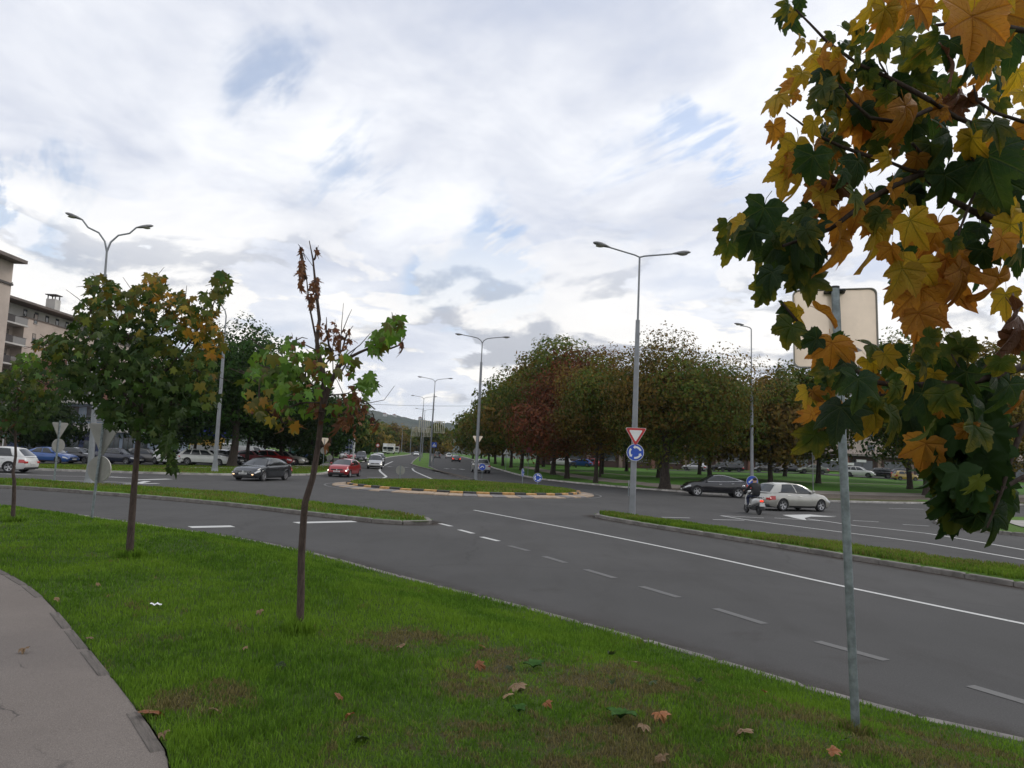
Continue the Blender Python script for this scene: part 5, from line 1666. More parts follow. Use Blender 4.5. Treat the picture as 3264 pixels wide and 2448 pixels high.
# lamps
def tube_arc(mb, pts, r, n=8): mb.tube(pts, r, n)


def lamp_head(parent, p, d, up=.12, L=.75, name='lamp_head'):
    """cobra head luminaire from point p outwards along horizontal direction d"""
    d = Vector(d).normalized(); sd = d.cross(Vector((0, 0, 1))).normalized(); u_ = Vector((0, 0, 1))
    ax = (d + u_ * up).normalized(); nn = sd.cross(ax)
    rows = []
    for f, wd, hh_ in ((0, .04, .04), (.12, .07, .055), (.35, .125, .085), (.62, .145, .095), (.85, .12, .075), (.97, .06, .04), (1.0, .01, .01)):
        c = Vector(p) + ax * L * f
        rows.append([tuple(c + sd * wd * math.cos(a) + nn * hh_ * math.sin(a) * (.6 if math.sin(a) * nn.z < 0 else 1)) for a in [2 * pi * k / 12 for k in range(13)]])
    h = MB().grid(rows).build(name, M_LHEAD, parent, smooth=True, angle=70)
    c = Vector(p) + ax * L * .55 - (nn if nn.z > 0 else -nn) * .055
    MB().ball(tuple(c), (.2, .2, .035), 10, 4).build('lens', M_LGLASS, h, smooth=True)
    return h


def lamp(label, base, H, lean=(0, 0), arms=((1, 0), (-1, 0)), arm_len=1.6, rise=.7, r0=.095, r1=.05, style='curve', group='street lamps', uprise=.1, base_flare=False, collar=.86, extra=None):
    s = empty('street_lamp', base)
    tag(s, label, 'street lamp', group)
    L = lambda z: Vector((lean[0] * z, lean[1] * z, z))
    mb = MB()
    zs = [-.1, .5, H * .3, H * .6, H * collar, H * collar + .02, H]
    rs = [r0 * 1.15, r0, r0 * .92, r0 * .8, r0 * .68, r1 * .8, r1 * .7]
    mb.tube([L(z) for z in zs], rs, 12)
    pole = mb.build('pole', M_LAMP, s, smooth=True, angle=60)
    if base_flare:
        MB().tube([L(0), L(.25), L(.9)], [r0 * 1.9, r0 * 1.5, r0 * 1.1], 8).build('base_flare', M_LAMP, pole)
    MB().box((-.16, -.16, -.05), (.16, .16, .03)).build('base_plate', M_LAMP, pole)
    T_ = L(H)
    for (ax, ay) in arms:
        d = Vector((ax, ay, 0)).normalized()
        if style == 'curve':
            pts = [T_, T_ + d * .12 + Vector((0, 0, rise * .45)), T_ + d * .40 + Vector((0, 0, rise * .80)), T_ + d * .85 + Vector((0, 0, rise * .97)), T_ + d * arm_len + Vector((0, 0, rise + uprise))]
        else:
            pts = [T_, T_ + d * .2 + Vector((0, 0, .06)), T_ + d * arm_len + Vector((0, 0, .06 + uprise))]
        a = MB().tube(pts, [r1 * .7, r1 * .66, r1 * .62, r1 * .6, r1 * .58][:len(pts)] if len(pts) == 5 else r1 * .6, 8).build('arm', M_LAMP, s, smooth=True, angle=60)
        lamp_head(s, pts[-1], d, uprise / max(arm_len, .1) * 1.2)
    return s


# big lamp on the right splitter, carrying a yield and a roundabout sign
p = at(2015, 1641, .12)
big = lamp('tall lamp post with two straight arms carrying the red yield sign', (p.x, p.y, .1), 10.35, (.0, .0), ((-1, -.35), (1, .05)), 1.35, .2, .125, .055, 'straight', uprise=.16, collar=.75)
s2 = empty('traffic_sign', (p.x + .02, p.y - .16, .1))
tag(s2, 'red and white yield triangle above a blue roundabout sign on the lamp post', 'traffic sign')
plate_yield(s2, 3.18, .86, True, -.03, R(-9)); plate_round(s2, 2.46, .68, 'round', -.03, R(-9))
for z in (3.3, 2.46): MB().box((-.16, .0, z - .02), (.16, .05, z + .02)).build('clamp', M_GALV, s2)
p = at(284, 1543, .12)
lamp('left lamp post with two curved arms rising behind the bushy maple', (p.x, p.y, .1), 10.6, (-.022, 0), ((-.95, -.35), (.9, .45)), 1.1, 1.05, .13, .065, 'curve', uprise=.28, base_flare=True, collar=.9)
p = at(684, 1504, .1)
lamp('left lamp post with one arm beside the parked white car', (p.x, p.y, lz(p.x, p.y)), 11.6, (-.008, 0), ((-.8, -.5),), .75, .9, .15, .07, 'curve', uprise=.3, base_flare=True, collar=.8)
p = Vector((18.5, 57.4, 0))
lamp('right lamp post with one short arm behind the black car', (p.x, p.y, gz(p.x, p.y)), 12.7, (-.018, 0), ((-.9, .1),), .55, .25, .14, .06, 'curve', uprise=.06, collar=.5)
p = at(1516, 1526, .1)
l4 = lamp('first two-armed lamp post on the avenue median with sign backs', (p.x, p.y, p.z), 11.9, (.0, 0), ((-1, -.1), (1, .1)), 1.7, .55, .15, .065, 'curve', uprise=.1)
s2 = empty('traffic_sign', (p.x, p.y + .12, p.z)); tag(s2, 'pale backs of a triangular and round sign on the first avenue lamp post', 'traffic sign', 'signs seen from behind')
o = plate_yield(s2, 3.45, .92, False, .05, 0); o = plate_round(s2, 2.35, .66, None, .05, 0); o.data.materials.clear(); o.data.materials.append(M_SBACK3)
MB().tube([(0, .1, 1.9), (0, .1, 3.8)], .03, 8).build('post', M_GALV, s2)
for i, (u, Y, lab) in enumerate([(1383, 104, 'second two-armed lamp post on the avenue median with a lattice decoration'), (1351, 142, 'third two-armed lamp post on the avenue median with a lattice decoration'), (1357, 188, 'fourth and farthest two-armed lamp post on the avenue median')]):
    x = (u - 1632) / FPX * Y
    z = float(far_rise(Y)) + .12
    x += .0 
    lamp(lab, (x, Y, z), 11.6, (.01, 0), ((-1, -.1), (1, .1)), 1.7, .5, .13, .06, 'curve', uprise=.1)
    if i < 2:
        # frames of winter light decoration on both sides of the pole
        for sx in (-1, 1):
            d = empty('light_decoration', (x + sx * 1.05, Y - .05, z + 4.6)); tag(d, 'pale lattice light decoration ' + ('left' if sx < 0 else 'right') + ' of the ' + ('second' if i == 0 else 'third') + ' median lamp post', 'decoration', 'lattice decorations on lamp posts')
            mw_ = mat('decoration_cream', (.50, .47, .38), .6)
            mf = MB()
            for zz_ in (0, 1.55, 1.6): mf.box((-.75, -.02, zz_), (.75, .02, zz_ + .04))
            mf.build('frame', mw_, d)
            for k in range(6): MB().box((-.72 + k * .27, -.03, .05), (-.63 + k * .27, .01, 1.55)).build('bar', mw_, d)
for i, (u, Y, lab) in enumerate([(1319, 330, 'nearest of the slim distant lamps left of the median'), (1291, 350, 'middle of the slim distant lamps left of the median'), (1256, 360, 'leftmost of the slim distant lamps left of the median')]):
    lamp(lab, ((u - 1632) / FPX * Y, Y, float(far_rise(Y))), 11, (0, 0), ((-1, 0),), 1.6, .5, .15, .07, 'curve', uprise=.1)

# other small signs
def plain_sign(u, v, Y, z, shape, label, zc, size, zg):
    p = atY(u, v, Y); s = empty('traffic_sign', (p.x, p.y, zg)); tag(s, label, 'traffic sign')
    post(s, zc + size * .6, .035, z0=-.2)
    return s


Y = 100; x = (1394 - 1632) / FPX * Y
s = empty('traffic_sign', (x, Y, float(far_rise(Y)) + .1)); tag(s, 'blue square pedestrian crossing sign on the avenue median', 'traffic sign')
post(s, 2.9, .035)
pl_ = MB().box((-.33, -.02, -.33), (.33, 0, .33)).build('sign_plate', M_BLUE, s); pl_.location = (0, -.05, 2.95)
flat(MB(), [(-.24, -.20), (.24, -.20), (0, .22)], -.024).build('white_triangle', M_WHITE, pl_)
mb = MB(); flat(mb, [(-.03, -.02), (.05, -.02), (.03, .10), (-.02, .10)], -.027); flat(mb, [(-.12, -.16), (-.06, -.16), (.0, -.02), (-.04, -.02)], -.027); flat(mb, [(.06, -.16), (.12, -.16), (.05, -.02), (.01, -.02)], -.027)
mb.build('walking_figure', M_BLACK, pl_)
px_, py_ = 6.1, 99
s = empty('traffic_sign', (-.2, 99, gz(-.2, 99))); tag(s, 'triangular pedestrian warning sign under the avenue trees', 'traffic sign')
s.location = (atY(1614, 1440, 99).x, 99, gz(atY(1614, 1440, 99).x, 99))
post(s, 2.6, .035)
pl_ = MB().prism([(-.45, -.39), (.45, -.39), (0, .39)], 0, .02).build('sign_plate', M_SBACK2, s, fix=True); pl_.location = (0, -.05, 2.5)
flat(MB(), [(-.36, -.33), (.36, -.33), (0, .29)], -.004).build('sign_face', M_WHITE, pl_); mb = MB(); flat(mb, [(-.05, -.05), (.06, -.05), (.04, .12), (-.03, .12)], -.007); flat(mb, [(-.14, -.26), (-.07, -.26), (.01, -.05), (-.04, -.05)], -.007); flat(mb, [(.07, -.26), (.14, -.26), (.06, -.05), (.01, -.05)], -.007); mb.build('walking_figure', M_BLACK, pl_)
pp = at(1683, 1503, .2)
s = empty('traffic_sign', (pp.x, 82, gz(atY(1683, 1500, 82).x, 82))); s.location.x = atY(1683, 1500, 82).x
tag(s, 'dark red back of a round sign on a pole among the avenue trunks', 'traffic sign')
post(s, 2.9, .035)
pl_ = disc(MB(), .32, 0, .02).build('sign_plate', mat('sign_dull_red', (.16, .035, .04), .6), s, fix=True); pl_.location = (0, -.05, 2.75)
# left far: yield + round backs near the red car
pp = at(1029, 1493, .1)
s = empty('traffic_sign', (pp.x, pp.y, lz(pp.x, pp.y))); tag(s, 'pale backs of a triangle and disc on one pole left of the red car', 'traffic sign')
post(s, 2.9, .035); o = plate_yield(s, 2.75, .9, False, .05, R(10)); o = plate_round(s, 1.75, .72, None, .05, R(10)); o.data.materials.clear(); o.data.materials.append(M_SBACK3)
pp = at(1048, 1492, .1)
s = empty('traffic_sign', (pp.x, pp.y, lz(pp.x, pp.y))); tag(s, 'low grey back of a round sign just behind the red car', 'traffic sign')
post(s, 1.1, .035); plate_round(s, 1.05, .6, None, .05, R(8))
# thin park pole right of the grey hatchback
p = on_park(2592, 1568)
s = empty('sign_post', p); tag(s, 'thin weathered sign post on the brown soil strip behind the grey hatchback', 'post')
post(s, 3.4, .04, M_LAMP, lean=(-.02, 0))
MB().box((-.02, -.25, 2.75), (.02, .25, 3.35)).build('sign_plate', M_SBACK2, s)
# ---------------------------------------------------------------- vehicles
SPEC = {
    'hatch': dict(L=4.26, W=1.80, wr=.325, ax=(1.33, -1.30), sill=.20, top=[(-2.13, .80), (-2.05, .93), (-1.2, .965), (.2, .93), (.95, .955), (1.3, .93), (1.7, .85), (2.0, .74), (2.13, .60)],
                  g=(1.05, -2.0, .28, -1.50), roof=[(0, 1.405), (.25, 1.465), (.55, 1.48), (.85, 1.455), (1, 1.41)], win=[(.10, .43), (.46, .81)]),
    'clio': dict(L=4.06, W=1.73, wr=.31, ax=(1.24, -1.34), sill=.20, top=[(-2.03, .80), (-1.95, .98), (-1.2, .99), (.2, .92), (.95, .97), (1.3, .95), (1.7, .86), (1.92, .74), (2.03, .58)],
                 g=(1.12, -1.85, .30, -1.40), roof=[(0, 1.39), (.3, 1.445), (.6, 1.44), (1, 1.36)], win=[(.10, .46), (.49, .76)]),
    'sedan': dict(L=4.77, W=1.83, wr=.33, ax=(1.47, -1.32), sill=.20, top=[(-2.38, .78), (-2.30, 1.0), (-1.85, 1.03), (-1.3, .985), (.8, .93), (1.1, .96), (1.75, .87), (2.18, .76), (2.38, .60)],
                  g=(1.15, -1.80, .42, -1.02), roof=[(0, 1.385), (.25, 1.445), (.55, 1.46), (.85, 1.42), (1, 1.375)], win=[(.10, .44), (.47, .82)]),
    'coupe_suv': dict(L=4.73, W=1.89, wr=.37, ax=(1.44, -1.43), sill=.30, top=[(-2.36, .90), (-2.28, 1.14), (-1.8, 1.17), (-.4, 1.08), (.8, 1.05), (1.5, 1.01), (2.05, .91), (2.36, .70)],
                      g=(1.05, -2.05, .30, -.85), roof=[(0, 1.52), (.3, 1.59), (.6, 1.58), (1, 1.50)], win=[(.10, .43), (.46, .84)], chrome=True),
    'mpv': dict(L=4.05, W=1.70, wr=.31, ax=(1.28, -1.30), sill=.20, top=[(-2.02, .90), (-1.95, 1.02), (0, .98), (1.1, 1.0), (1.5, .93), (1.85, .80), (2.02, .62)],
                g=(1.28, -1.95, .52, -1.62), roof=[(0, 1.54), (.3, 1.60), (.7, 1.61), (1, 1.55)], win=[(.10, .42), (.45, .70), (.73, .90)]),
    'suv': dict(L=4.45, W=1.84, wr=.36, ax=(1.35, -1.33), sill=.27, top=[(-2.22, .92), (-2.15, 1.07), (0, 1.05), (.9, 1.05), (1.5, 1.0), (2.0, .90), (2.22, .70)],
                g=(1.05, -2.12, .30, -1.72), roof=[(0, 1.57), (.3, 1.63), (.7, 1.64), (1, 1.58)], win=[(.10, .40), (.43, .68), (.71, .90)]),
    'estate': dict(L=4.81, W=1.85, wr=.33, ax=(1.45, -1.36), sill=.20, top=[(-2.40, .80), (-2.32, .95), (0, .95), (.9, .96), (1.6, .88), (2.15, .78), (2.40, .60)],
                   g=(1.15, -2.22, .42, -1.75), roof=[(0, 1.39), (.3, 1.455), (.7, 1.47), (1, 1.41)], win=[(.10, .38), (.41, .66), (.69, .90)]),
    'van': dict(L=4.6, W=1.80, wr=.33, ax=(1.45, -1.35), sill=.22, top=[(-2.30, 1.0), (-2.24, 1.08), (0, 1.05), (1.2, 1.05), (1.7, .98), (2.1, .85), (2.30, .65)],
                g=(1.45, -2.22, .75, -2.05), roof=[(0, 1.75), (.3, 1.85), (.7, 1.86), (1, 1.82)], win=[(.10, .34)]),
    'small': dict(L=3.6, W=1.60, wr=.28, ax=(1.13, -1.12), sill=.19, top=[(-1.80, .80), (-1.74, .93), (0, .90), (.9, .93), (1.3, .88), (1.65, .76), (1.80, .60)],
                  g=(1.0, -1.70, .32, -1.42), roof=[(0, 1.37), (.3, 1.43), (.7, 1.43), (1, 1.37)], win=[(.10, .46), (.49, .84)]),
}
WHEELS = {}


def wheel_meshes(r, spokes, rimm):
    key = (r, spokes, rimm.name)
    if key in WHEELS: return WHEELS[key]
    w_ = .10
    ty = MB().lathe([(r * .66, -w_), (r * .93, -w_ * 1.02), (r, -w_ * .7), (r, w_ * .7), (r * .93, w_ * 1.02), (r * .66, w_), (r * .62, w_ * .3)], 28, 'y').mesh('tyre', True, 50)
    ty.materials.append(M_RUBBER)
    mb = MB().lathe([(r * .68, w_ * .98), (r * .62, w_ * .92), (r * .58, w_ * .35)], 28, 'y', caps=False)
    ri = r * .62
    for k in range(spokes):
        a = 2 * pi * k / spokes
        for da_ in (-.17, .17):
            t = Vector((math.cos(a + da_), 0, math.sin(a + da_))); n_ = Vector((-math.sin(a + da_), 0, math.cos(a + da_))) * r * .055
            c0 = Vector((math.cos(a), 0, math.sin(a))) * r * .10; c1 = t * ri
            mb.add([c0 + n_ + Vector((0, w_ * .62, 0)), c0 - n_ + Vector((0, w_ * .62, 0)), c1 - n_ + Vector((0, w_ * .82, 0)), c1 + n_ + Vector((0, w_ * .82, 0)),
                    c0 + n_ + Vector((0, w_ * .3, 0)), c0 - n_ + Vector((0, w_ * .3, 0)), c1 - n_ + Vector((0, w_ * .5, 0)), c1 + n_ + Vector((0, w_ * .5, 0))],
                   [(0, 1, 2, 3), (0, 3, 7, 4), (1, 5, 6, 2), (4, 7, 6, 5)])
    mb.lathe([(r * .16, w_ * .3), (r * .16, w_ * .70), (r * .06, w_ * .76)], 12, 'y')
    ri_ = mb.mesh('rim', True, 40); ri_.materials.append(rimm)
    dk = MB().lathe([(r * .60, w_ * .12), (r * .60, w_ * .2)], 20, 'y').mesh('brake_disc'); dk.materials.append(M_BLACK)
    WHEELS[key] = (ty, ri_, dk)
    return WHEELS[key]


TEXT_CACHE = {}
def text_mesh(txt, size, m):
    cu = bpy.data.curves.new('t', 'FONT'); cu.body = txt; cu.size = size; cu.align_x = 'CENTER'; cu.align_y = 'CENTER'; cu.extrude = .002
    ob = bpy.data.objects.new('t', cu); COL.objects.link(ob)
    me = bpy.data.meshes.new_from_object(ob.evaluated_get(bpy.context.evaluated_depsgraph_get()))
    bpy.data.objects.remove(ob); bpy.data.curves.remove(cu)
    me.materials.clear(); me.materials.append(m)
    return me


def car(label, cat, typ, col, loc, heading, group=None, name='parked_car', detail=1, lights=0, rim=None, spokes=5, plate=None, grille=True, extra=None, tail=False, z=None):
    S = SPEC[typ]
    L, W, wr, (xf, xr), sill = S['L'], S['W'], S['wr'], S['ax'], S['sill']
    tx = [p[0] for p in S['top']]; tz = [p[1] for p in S['top']]
    zt = lambda x: float(np.interp(x, tx, tz))
    t = empty(name, loc, heading); tag(t, label, cat, group)
    ra = wr + .055

    def halfw(x):
        f = abs(x) / (L / 2)
        return W / 2 * (1 - .035 * f ** 2 - (.20 if x > 0 else .14) * f ** 9)

    def zbot(x):
        f = abs(x) / (L / 2)
        return sill + .05 * f ** 6

    def prof(q): return float(np.interp(q, [0, .12, .35, .58, .72, .88, 1.0], [.93, .965, .99, 1.0, .985, .955, .90]))

    def endx(x, zz_):
        f = abs(x) / (L / 2)
        k = max(0, (f - .72) / .28) ** 2
        if x > 0: return -k * (.34 * max(0, (zz_ - .48) / .5) ** 1.5 + .10 * max(0, (.35 - zz_) / .2))
        return k * (.12 * max(0, (zz_ - .62) / .4) ** 1.5 + .10 * max(0, (.38 - zz_) / .2))

    def sidept(x, q, sgn=1, off=0.0, arch=True):
        zb = zbot(x); ztop = zt(x) - .025
        lo = zb
        if arch:
            for xa in (xf, xr):
                if abs(x - xa) < ra: lo = max(lo, wr + math.sqrt(ra * ra - (x - xa) ** 2) - .02)
        zz_ = lo + (ztop - lo) * q
        qq = (zz_ - zb) / (ztop - zb)
        y = halfw(x) * prof(qq) + off
        return (x + endx(x, zz_), sgn * y, zz_)

    xs = set(np.linspace(-L / 2, L / 2, 34 if detail else 22).tolist())
    for xa in (xf, xr):
        for k in np.linspace(-1, 1, 13 if detail else 9): xs.add(xa + ra * math.sin(k * pi / 2) * 1.0)
    for f in (.97, .93, .99): xs |= {L / 2 * f, -L / 2 * f}
    xs = sorted(xs)
    qs = [0, .1, .25, .42, .6, .76, .9, 1.0] if detail else [0, .25, .55, .8, 1.0]
    rows = []
    for x in xs:
        left = [sidept(x, q, 1) for q in qs]
        w1 = halfw(x); zc = zt(x)
        hood = [(x + endx(x, zc), w1 * .80, zc), (x + endx(x, zc), w1 * .45, zc + .018), (x + endx(x, zc), 0, zc + .024)]
        right = [(p[0], -p[1], p[2]) for p in (left + hood[:-1])][::-1]
        rows.append(left + hood + right)
    mb = MB().grid(rows)
    n = len(rows[0])
    for e, sg in ((0, -1), (len(rows) - 1, 1)):
        c = len(mb.v); mb.v.append((sg * (L / 2 + .03), 0, .52))
        for k in range(n - 1):
            a, b = e * n + k, e * n + k + 1
            mb.f.append((c, a, b) if sg > 0 else (c, b, a))
        mb.f.append((c, e * n + n - 1, e * n) if sg > 0 else (c, e * n, e * n + n - 1))
    body = mb.build('body', col, t, smooth=True, angle=42, fix=True)
    # underside
    MB().box((-L * .46, -W * .40, sill - .02), (L * .455, W * .40, .58)).build('underbody', M_BLACK, t)
    # greenhouse -------------------------------------------------
    bf, br, rf, rb = S['g']
    rs_ = [p[0] for p in S['roof']]; rz_ = [p[1] for p in S['roof']]

    def gp(s, k, sgn=1, off=0.0):
        xb = bf + (br - bf) * s; xr_ = rf + (rb - rf) * s
        zb_ = zt(xb) - .012; zr_ = float(np.interp(s, rs_, rz_)) - .055
        yb = halfw(xb) * .885; yr = W / 2 * (.66 - .05 * abs(2 * s - 1) ** 3)
        y = yb + (yr - yb) * k + .035 * math.sin(pi * k) + off
        return (xb + (xr_ - xb) * k, sgn * y, zb_ + (zr_ - zb_) * k)

    def top_pt(s, f):
        """across the roof, f from -1 to 1"""
        xr_ = rf + (rb - rf) * s
        zr_ = float(np.interp(s, rs_, rz_)); yr = W / 2 * (.66 - .05 * abs(2 * s - 1) ** 3)
        return (xr_, f * yr, zr_ - .055 * abs(f) ** 2.2)

    ss = np.linspace(0, 1, 14 if detail else 8); ks = np.linspace(0, 1, 6)
    mb = MB()
    for sg in (1, -1): mb.grid([[gp(s, k, sg) for k in ks] for s in ss])
    mb.grid([[top_pt(s, f) for f in np.linspace(-1, 1, 9)] for s in ss])
    mb.build('roof', col, t, smooth=True, angle=35, fix=True)

    def screen(s, bulge, k0, k1, f1, name):
        rows = []
        for k in np.linspace(k0, k1, 5):
            p = gp(s, k)
            rows.append([(p[0] + bulge * (1 - f * f) * (1 - .3 * k), p[1] * f, p[2] + .05 * (1 - f * f) * k) for f in np.linspace(-f1, f1, 9)])
        return MB().grid(rows)
    screen(0, .10, 0, 1, 1, '').build('windscreen_frame', M_BLACK, t, smooth=True, fix=True)
    o = screen(0, .106, .04, .965, .93, '').build('windscreen', M_GLASS, t, smooth=True, fix=True); o.location.x = .012
    screen(1, -.08, 0, 1, 1, '').build('tailgate_frame', col, t, smooth=True, fix=True)
    o = screen(1, -.085, .12, .92, .86, '').build('rear_window', M_GLASS, t, smooth=True, fix=True); o.location.x = -.012
    for sg in (1, -1):
        for (s0, s1) in S['win']:
            kt = .93
            MB().grid([[gp(s, k, sg, .006) for k in np.linspace(.07, kt, 5)] for s in np.linspace(s0, s1, 6)]).build('side_window', M_GLASS, t, smooth=True, fix=True)
        a0, a1 = S['win'][0][0], S['win'][-1][1]
        if detail:
            tr = M_CHROME if S.get('chrome') else M_BLACK
            MB().tube([gp(s, .03, sg, .012) for s in np.linspace(a0 - .04, a1 + .04, 8)], .014, 5).build('window_trim', tr, t)
            if S.get('chrome'): MB().tube([gp(s, .985, sg, .012) for s in np.linspace(.02, a1 + .05, 10)] + [gp(a1 + .08, .5, sg, .012), gp(a1 + .09, .05, sg, .012)], .016, 5).build('window_trim', tr, t)
            # doors: panels just proud of the body, with handles
            edges = [bf - .15] + [bf + (br - bf) * ((S['win'][i][1] + S['win'][i + 1][0]) / 2) for i in range(min(1, len(S['win']) - 1))] + [xr + ra * .55 if len(S['win']) > 1 else xr + ra + .1]
            for x1, x0 in zip(edges[:-1], edges[1:]):
                d = MB().grid([[sidept(x, q, sg, .004, True) for q in (.06, .2, .42, .6, .76, .9, .99)] for x in np.linspace(x0 + .012, x1 - .012, 9)]).build('door', col, t, smooth=True, fix=True)
                xh = x0 + .17; p = sidept(xh, .80, sg, .022)
                MB().box((p[0] - .09, p[1] - .014, p[2] - .014), (p[0] + .09, p[1] + .014, p[2] + .014), .006).build('handle', col if not S.get('chrome') else M_CHROME, d)
            MB().grid([[sidept(x, q, sg, .008, False) for q in (.0, .06, .12)] for x in np.linspace(xr + ra + .02, xf - ra - .02, 6)]).build('sill_trim', M_BLACK, t, fix=True)
        # mirrors
        p = gp(.06, .12, sg)
        MB().ball((p[0] - .02, p[1] + sg * .12, p[2] + .05), (.07, .11, .07), 8, 5).build('mirror', col, t, smooth=True)
        # arch lips
        if detail:
            for xa in (xf, xr):
                pts = []
                for k in np.linspace(-.96, .96, 13):
                    x = xa + ra * math.sin(k * pi / 2); q = sidept(x, 0, sg, .004); pts.append(q)
                MB().tube(pts, .016, 5).build('wheel_arch', col, t, smooth=True)
        # lights wrapped on the corners
        lm = M_LENSON if lights == 1 else M_LENS
        h1 = L / 2
        mb = MB().grid([[sidept(x, q, sg, .010, False) for q in (.60, .70, .80)] for x in np.linspace(h1 * .80, h1 * .985, 6)])
        hl = mb.build('headlight', M_LENS, t, smooth=True, fix=True)
        zl = sidept(h1 * .97, .68, sg)
        hx = zl[0] + .05
        b0 = MB().box((hx - .16, sg * W * .36 - .13, zl[2] - .045), (hx - .02, sg * W * .36 + .13, zl[2] + .045), .02).build('lens', lm, hl, smooth=True)
        if lights == 2: MB().ball((h1 - .02, sg * W * .34, .40), (.05, .09, .04), 8, 5).build('fog_light', M_AMBER, t)
        tq = (.52, .66, .80) if typ not in ('mpv', 'suv', 'van') else (.62, .8, .96)
        MB().grid([[sidept(-x, q, sg, .010, False) for q in tq] for x in np.linspace(h1 * .84, h1 * .995, 6)]).build('tail_light', M_TAILON if tail else M_TAIL, t, smooth=True, fix=True)
        zt_ = sidept(-h1 * .99, tq[1], sg)
        MB().box((-h1 - .025, sg * W * .36 - .16, zt_[2] - .06), (-h1 + .12, sg * W * .36 + .13, zt_[2] + .06), .02).build('tail_light', M_TAILON if tail else M_TAIL, t)
    # grille, intake, plates, badge
    xg = L / 2 + .015
    zg = zt(L / 2 * .97)
    MB().box((xg - .10, -W * .27, zg - .13), (xg - .015 + .02, W * .27, zg - .03), .015).build('grille', M_BLACK if grille else col, t)
    if detail and typ in ('sedan', 'estate'):
        for k in range(3): MB().box((xg, -W * .26, zg - .12 + k * .03), (xg + .012, W * .26, zg - .112 + k * .03)).build('grille_bar', M_CHROME, t)
    MB().lathe([(.055, xg), (.055, xg + .02)], 14, 'x', (0, 0, zg - .08)).build('badge', M_CHROME, t)
    MB().box((xg - .06, -W * .34, sill + .05), (xg + .02, W * .34, sill + .17), .02).build('intake', M_BLACK, t)
    MB().box((-xg - .01, -W * .40, sill + .03), (-xg + .10, W * .40, sill + .14), .02).build('bumper_trim', M_BLACK, t)
    pf = MB().box((xg + .012, -.26, .40), (xg + .028, .26, .51)).build('number_plate', M_PLATE, t)
    MB().box((-xg - .03, -.26, .50 if typ != 'mpv' else .62), (-xg - .012, .26, .61 if typ != 'mpv' else .73)).build('number_plate', M_PLATE, t)
    if plate:
        tm = text_mesh(plate, .10, M_BLACK); o = link('plate_text', tm, None, pf); o.location = (xg + .030, 0, .455); o.rotation_euler = (pi / 2, 0, pi / 2)
    # wheels
    rimm = rim or M_RIM
    ty, ri, dk = wheel_meshes(wr, spokes, rimm)
    for xa in (xf, xr):
        for sg in (1, -1):
            wv = link('wheel', ty, None, t)
            wv.location = (xa, sg * (W / 2 - .115), wr); wv.rotation_euler = (0, 0, 0 if sg > 0 else pi)
            link('rim', ri, None, wv); link('brake_disc', dk, None, wv)
    return t


PT_ = dict(
    silver=paint('warm_silver', (.42, .41, .37), .5, .3), black=paint('black', (.010, .010, .013), .1, .2), dgrey=paint('dark_grey', (.030, .033, .038), .3, .25), red=paint('red', (.30, .012, .014), .2, .28),
    white=paint('white', (.62, .62, .60), 0, .3), lsilver=paint('silver', (.50, .50, .50), .5, .3), blue=paint('blue', (.028, .085, .28), .3, .3), grey=paint('grey', (.10, .095, .09), .4, .3),
    yellow=paint('yellow', (.45, .29, .05), 0, .35), green=paint('dull_green', (.15, .17, .12), .3, .4), dred=paint('dark_red', (.19, .02, .025), .2, .35), navy=paint('navy', (.018, .022, .040), .3, .3))

# moving cars
p = at(2532, 1630)
car('warm silver hatchback leaving the roundabout beside the scooter', 'car', 'hatch', PT_['silver'], (p.x + .1, p.y + .9, 0), R(24), name='car', spokes=5, group='cars on the road')
p = at(2262, 1583)
car('black coupe suv with chrome window line entering from the right', 'car', 'coupe_suv', PT_['black'], (p.x + .55, p.y + .6, 0), R(177), name='car', spokes=5, group='cars on the road')
p = at(815, 1533)
car('dark grey saloon car turning on the left of the roundabout', 'car', 'sedan', PT_['dgrey'], (p.x - .1, p.y + 1.6, 0), R(-101), name='car', lights=2, plate='M01-J-607', group='cars on the road')
p = at(1095, 1521)
car('red hatchback with headlights on entering the roundabout', 'car', 'clio', PT_['red'], (p.x - .2, p.y + 1.2, 0), R(-95), name='car', lights=1, plate='A81-J-831', group='cars on the road')
p = at(1190, 1494)
car('pale silver minivan waiting behind the red hatchback', 'car', 'mpv', PT_['lsilver'], (p.x, p.y + 1.0, float(far_rise(p.y))), R(-81), name='car', lights=1, group='cars on the road')
x, y = -19.2, 99
car('dark blue-grey suv directly behind the silver minivan', 'car', 'suv', PT_['navy'], (atY(1203, 1480, 100).x, 100, float(far_rise(100))), R(-81), name='car', group='cars on the road', detail=0)
car('grey car farther back in the queue behind the suv', 'car', 'hatch', PT_['grey'], (atY(1209, 1470, 124).x, 124, float(far_rise(124))), R(-81), name='car', group='cars on the road', detail=0)
p = at(1541, 1500)
car('silver suv driving away on the right avenue lane', 'car', 'suv', PT_['lsilver'], (p.x, 88, float(far_rise(88))), R(100), name='car', group='cars on the road')
car('black car with red tail lights farther up the right lane', 'car', 'sedan', PT_['black'], (atY(1453, 1470, 160).x, 160, float(far_rise(160))), R(97), name='car', group='cars on the road', detail=0, tail=True)
car('white car leading up the right avenue lane', 'car', 'hatch', PT_['white'], (atY(1430, 1460, 215).x, 215, float(far_rise(215))), R(97), name='car', group='cars on the road', detail=0)
car('grey van beside the median near the blue crossing sign', 'van', 'van', PT_['grey'], (atY(1384, 1455, 205).x + .8, 205, float(far_rise(205))), R(97), name='car', group='cars on the road', detail=0)
car('small white car far away left of the median lamps', 'car', 'small', PT_['white'], (atY(1326, 1455, 240).x, 240, float(far_rise(240))), R(-80), name='car', group='cars on the road', detail=0)
p = atY(-14, 1500, 43.6)
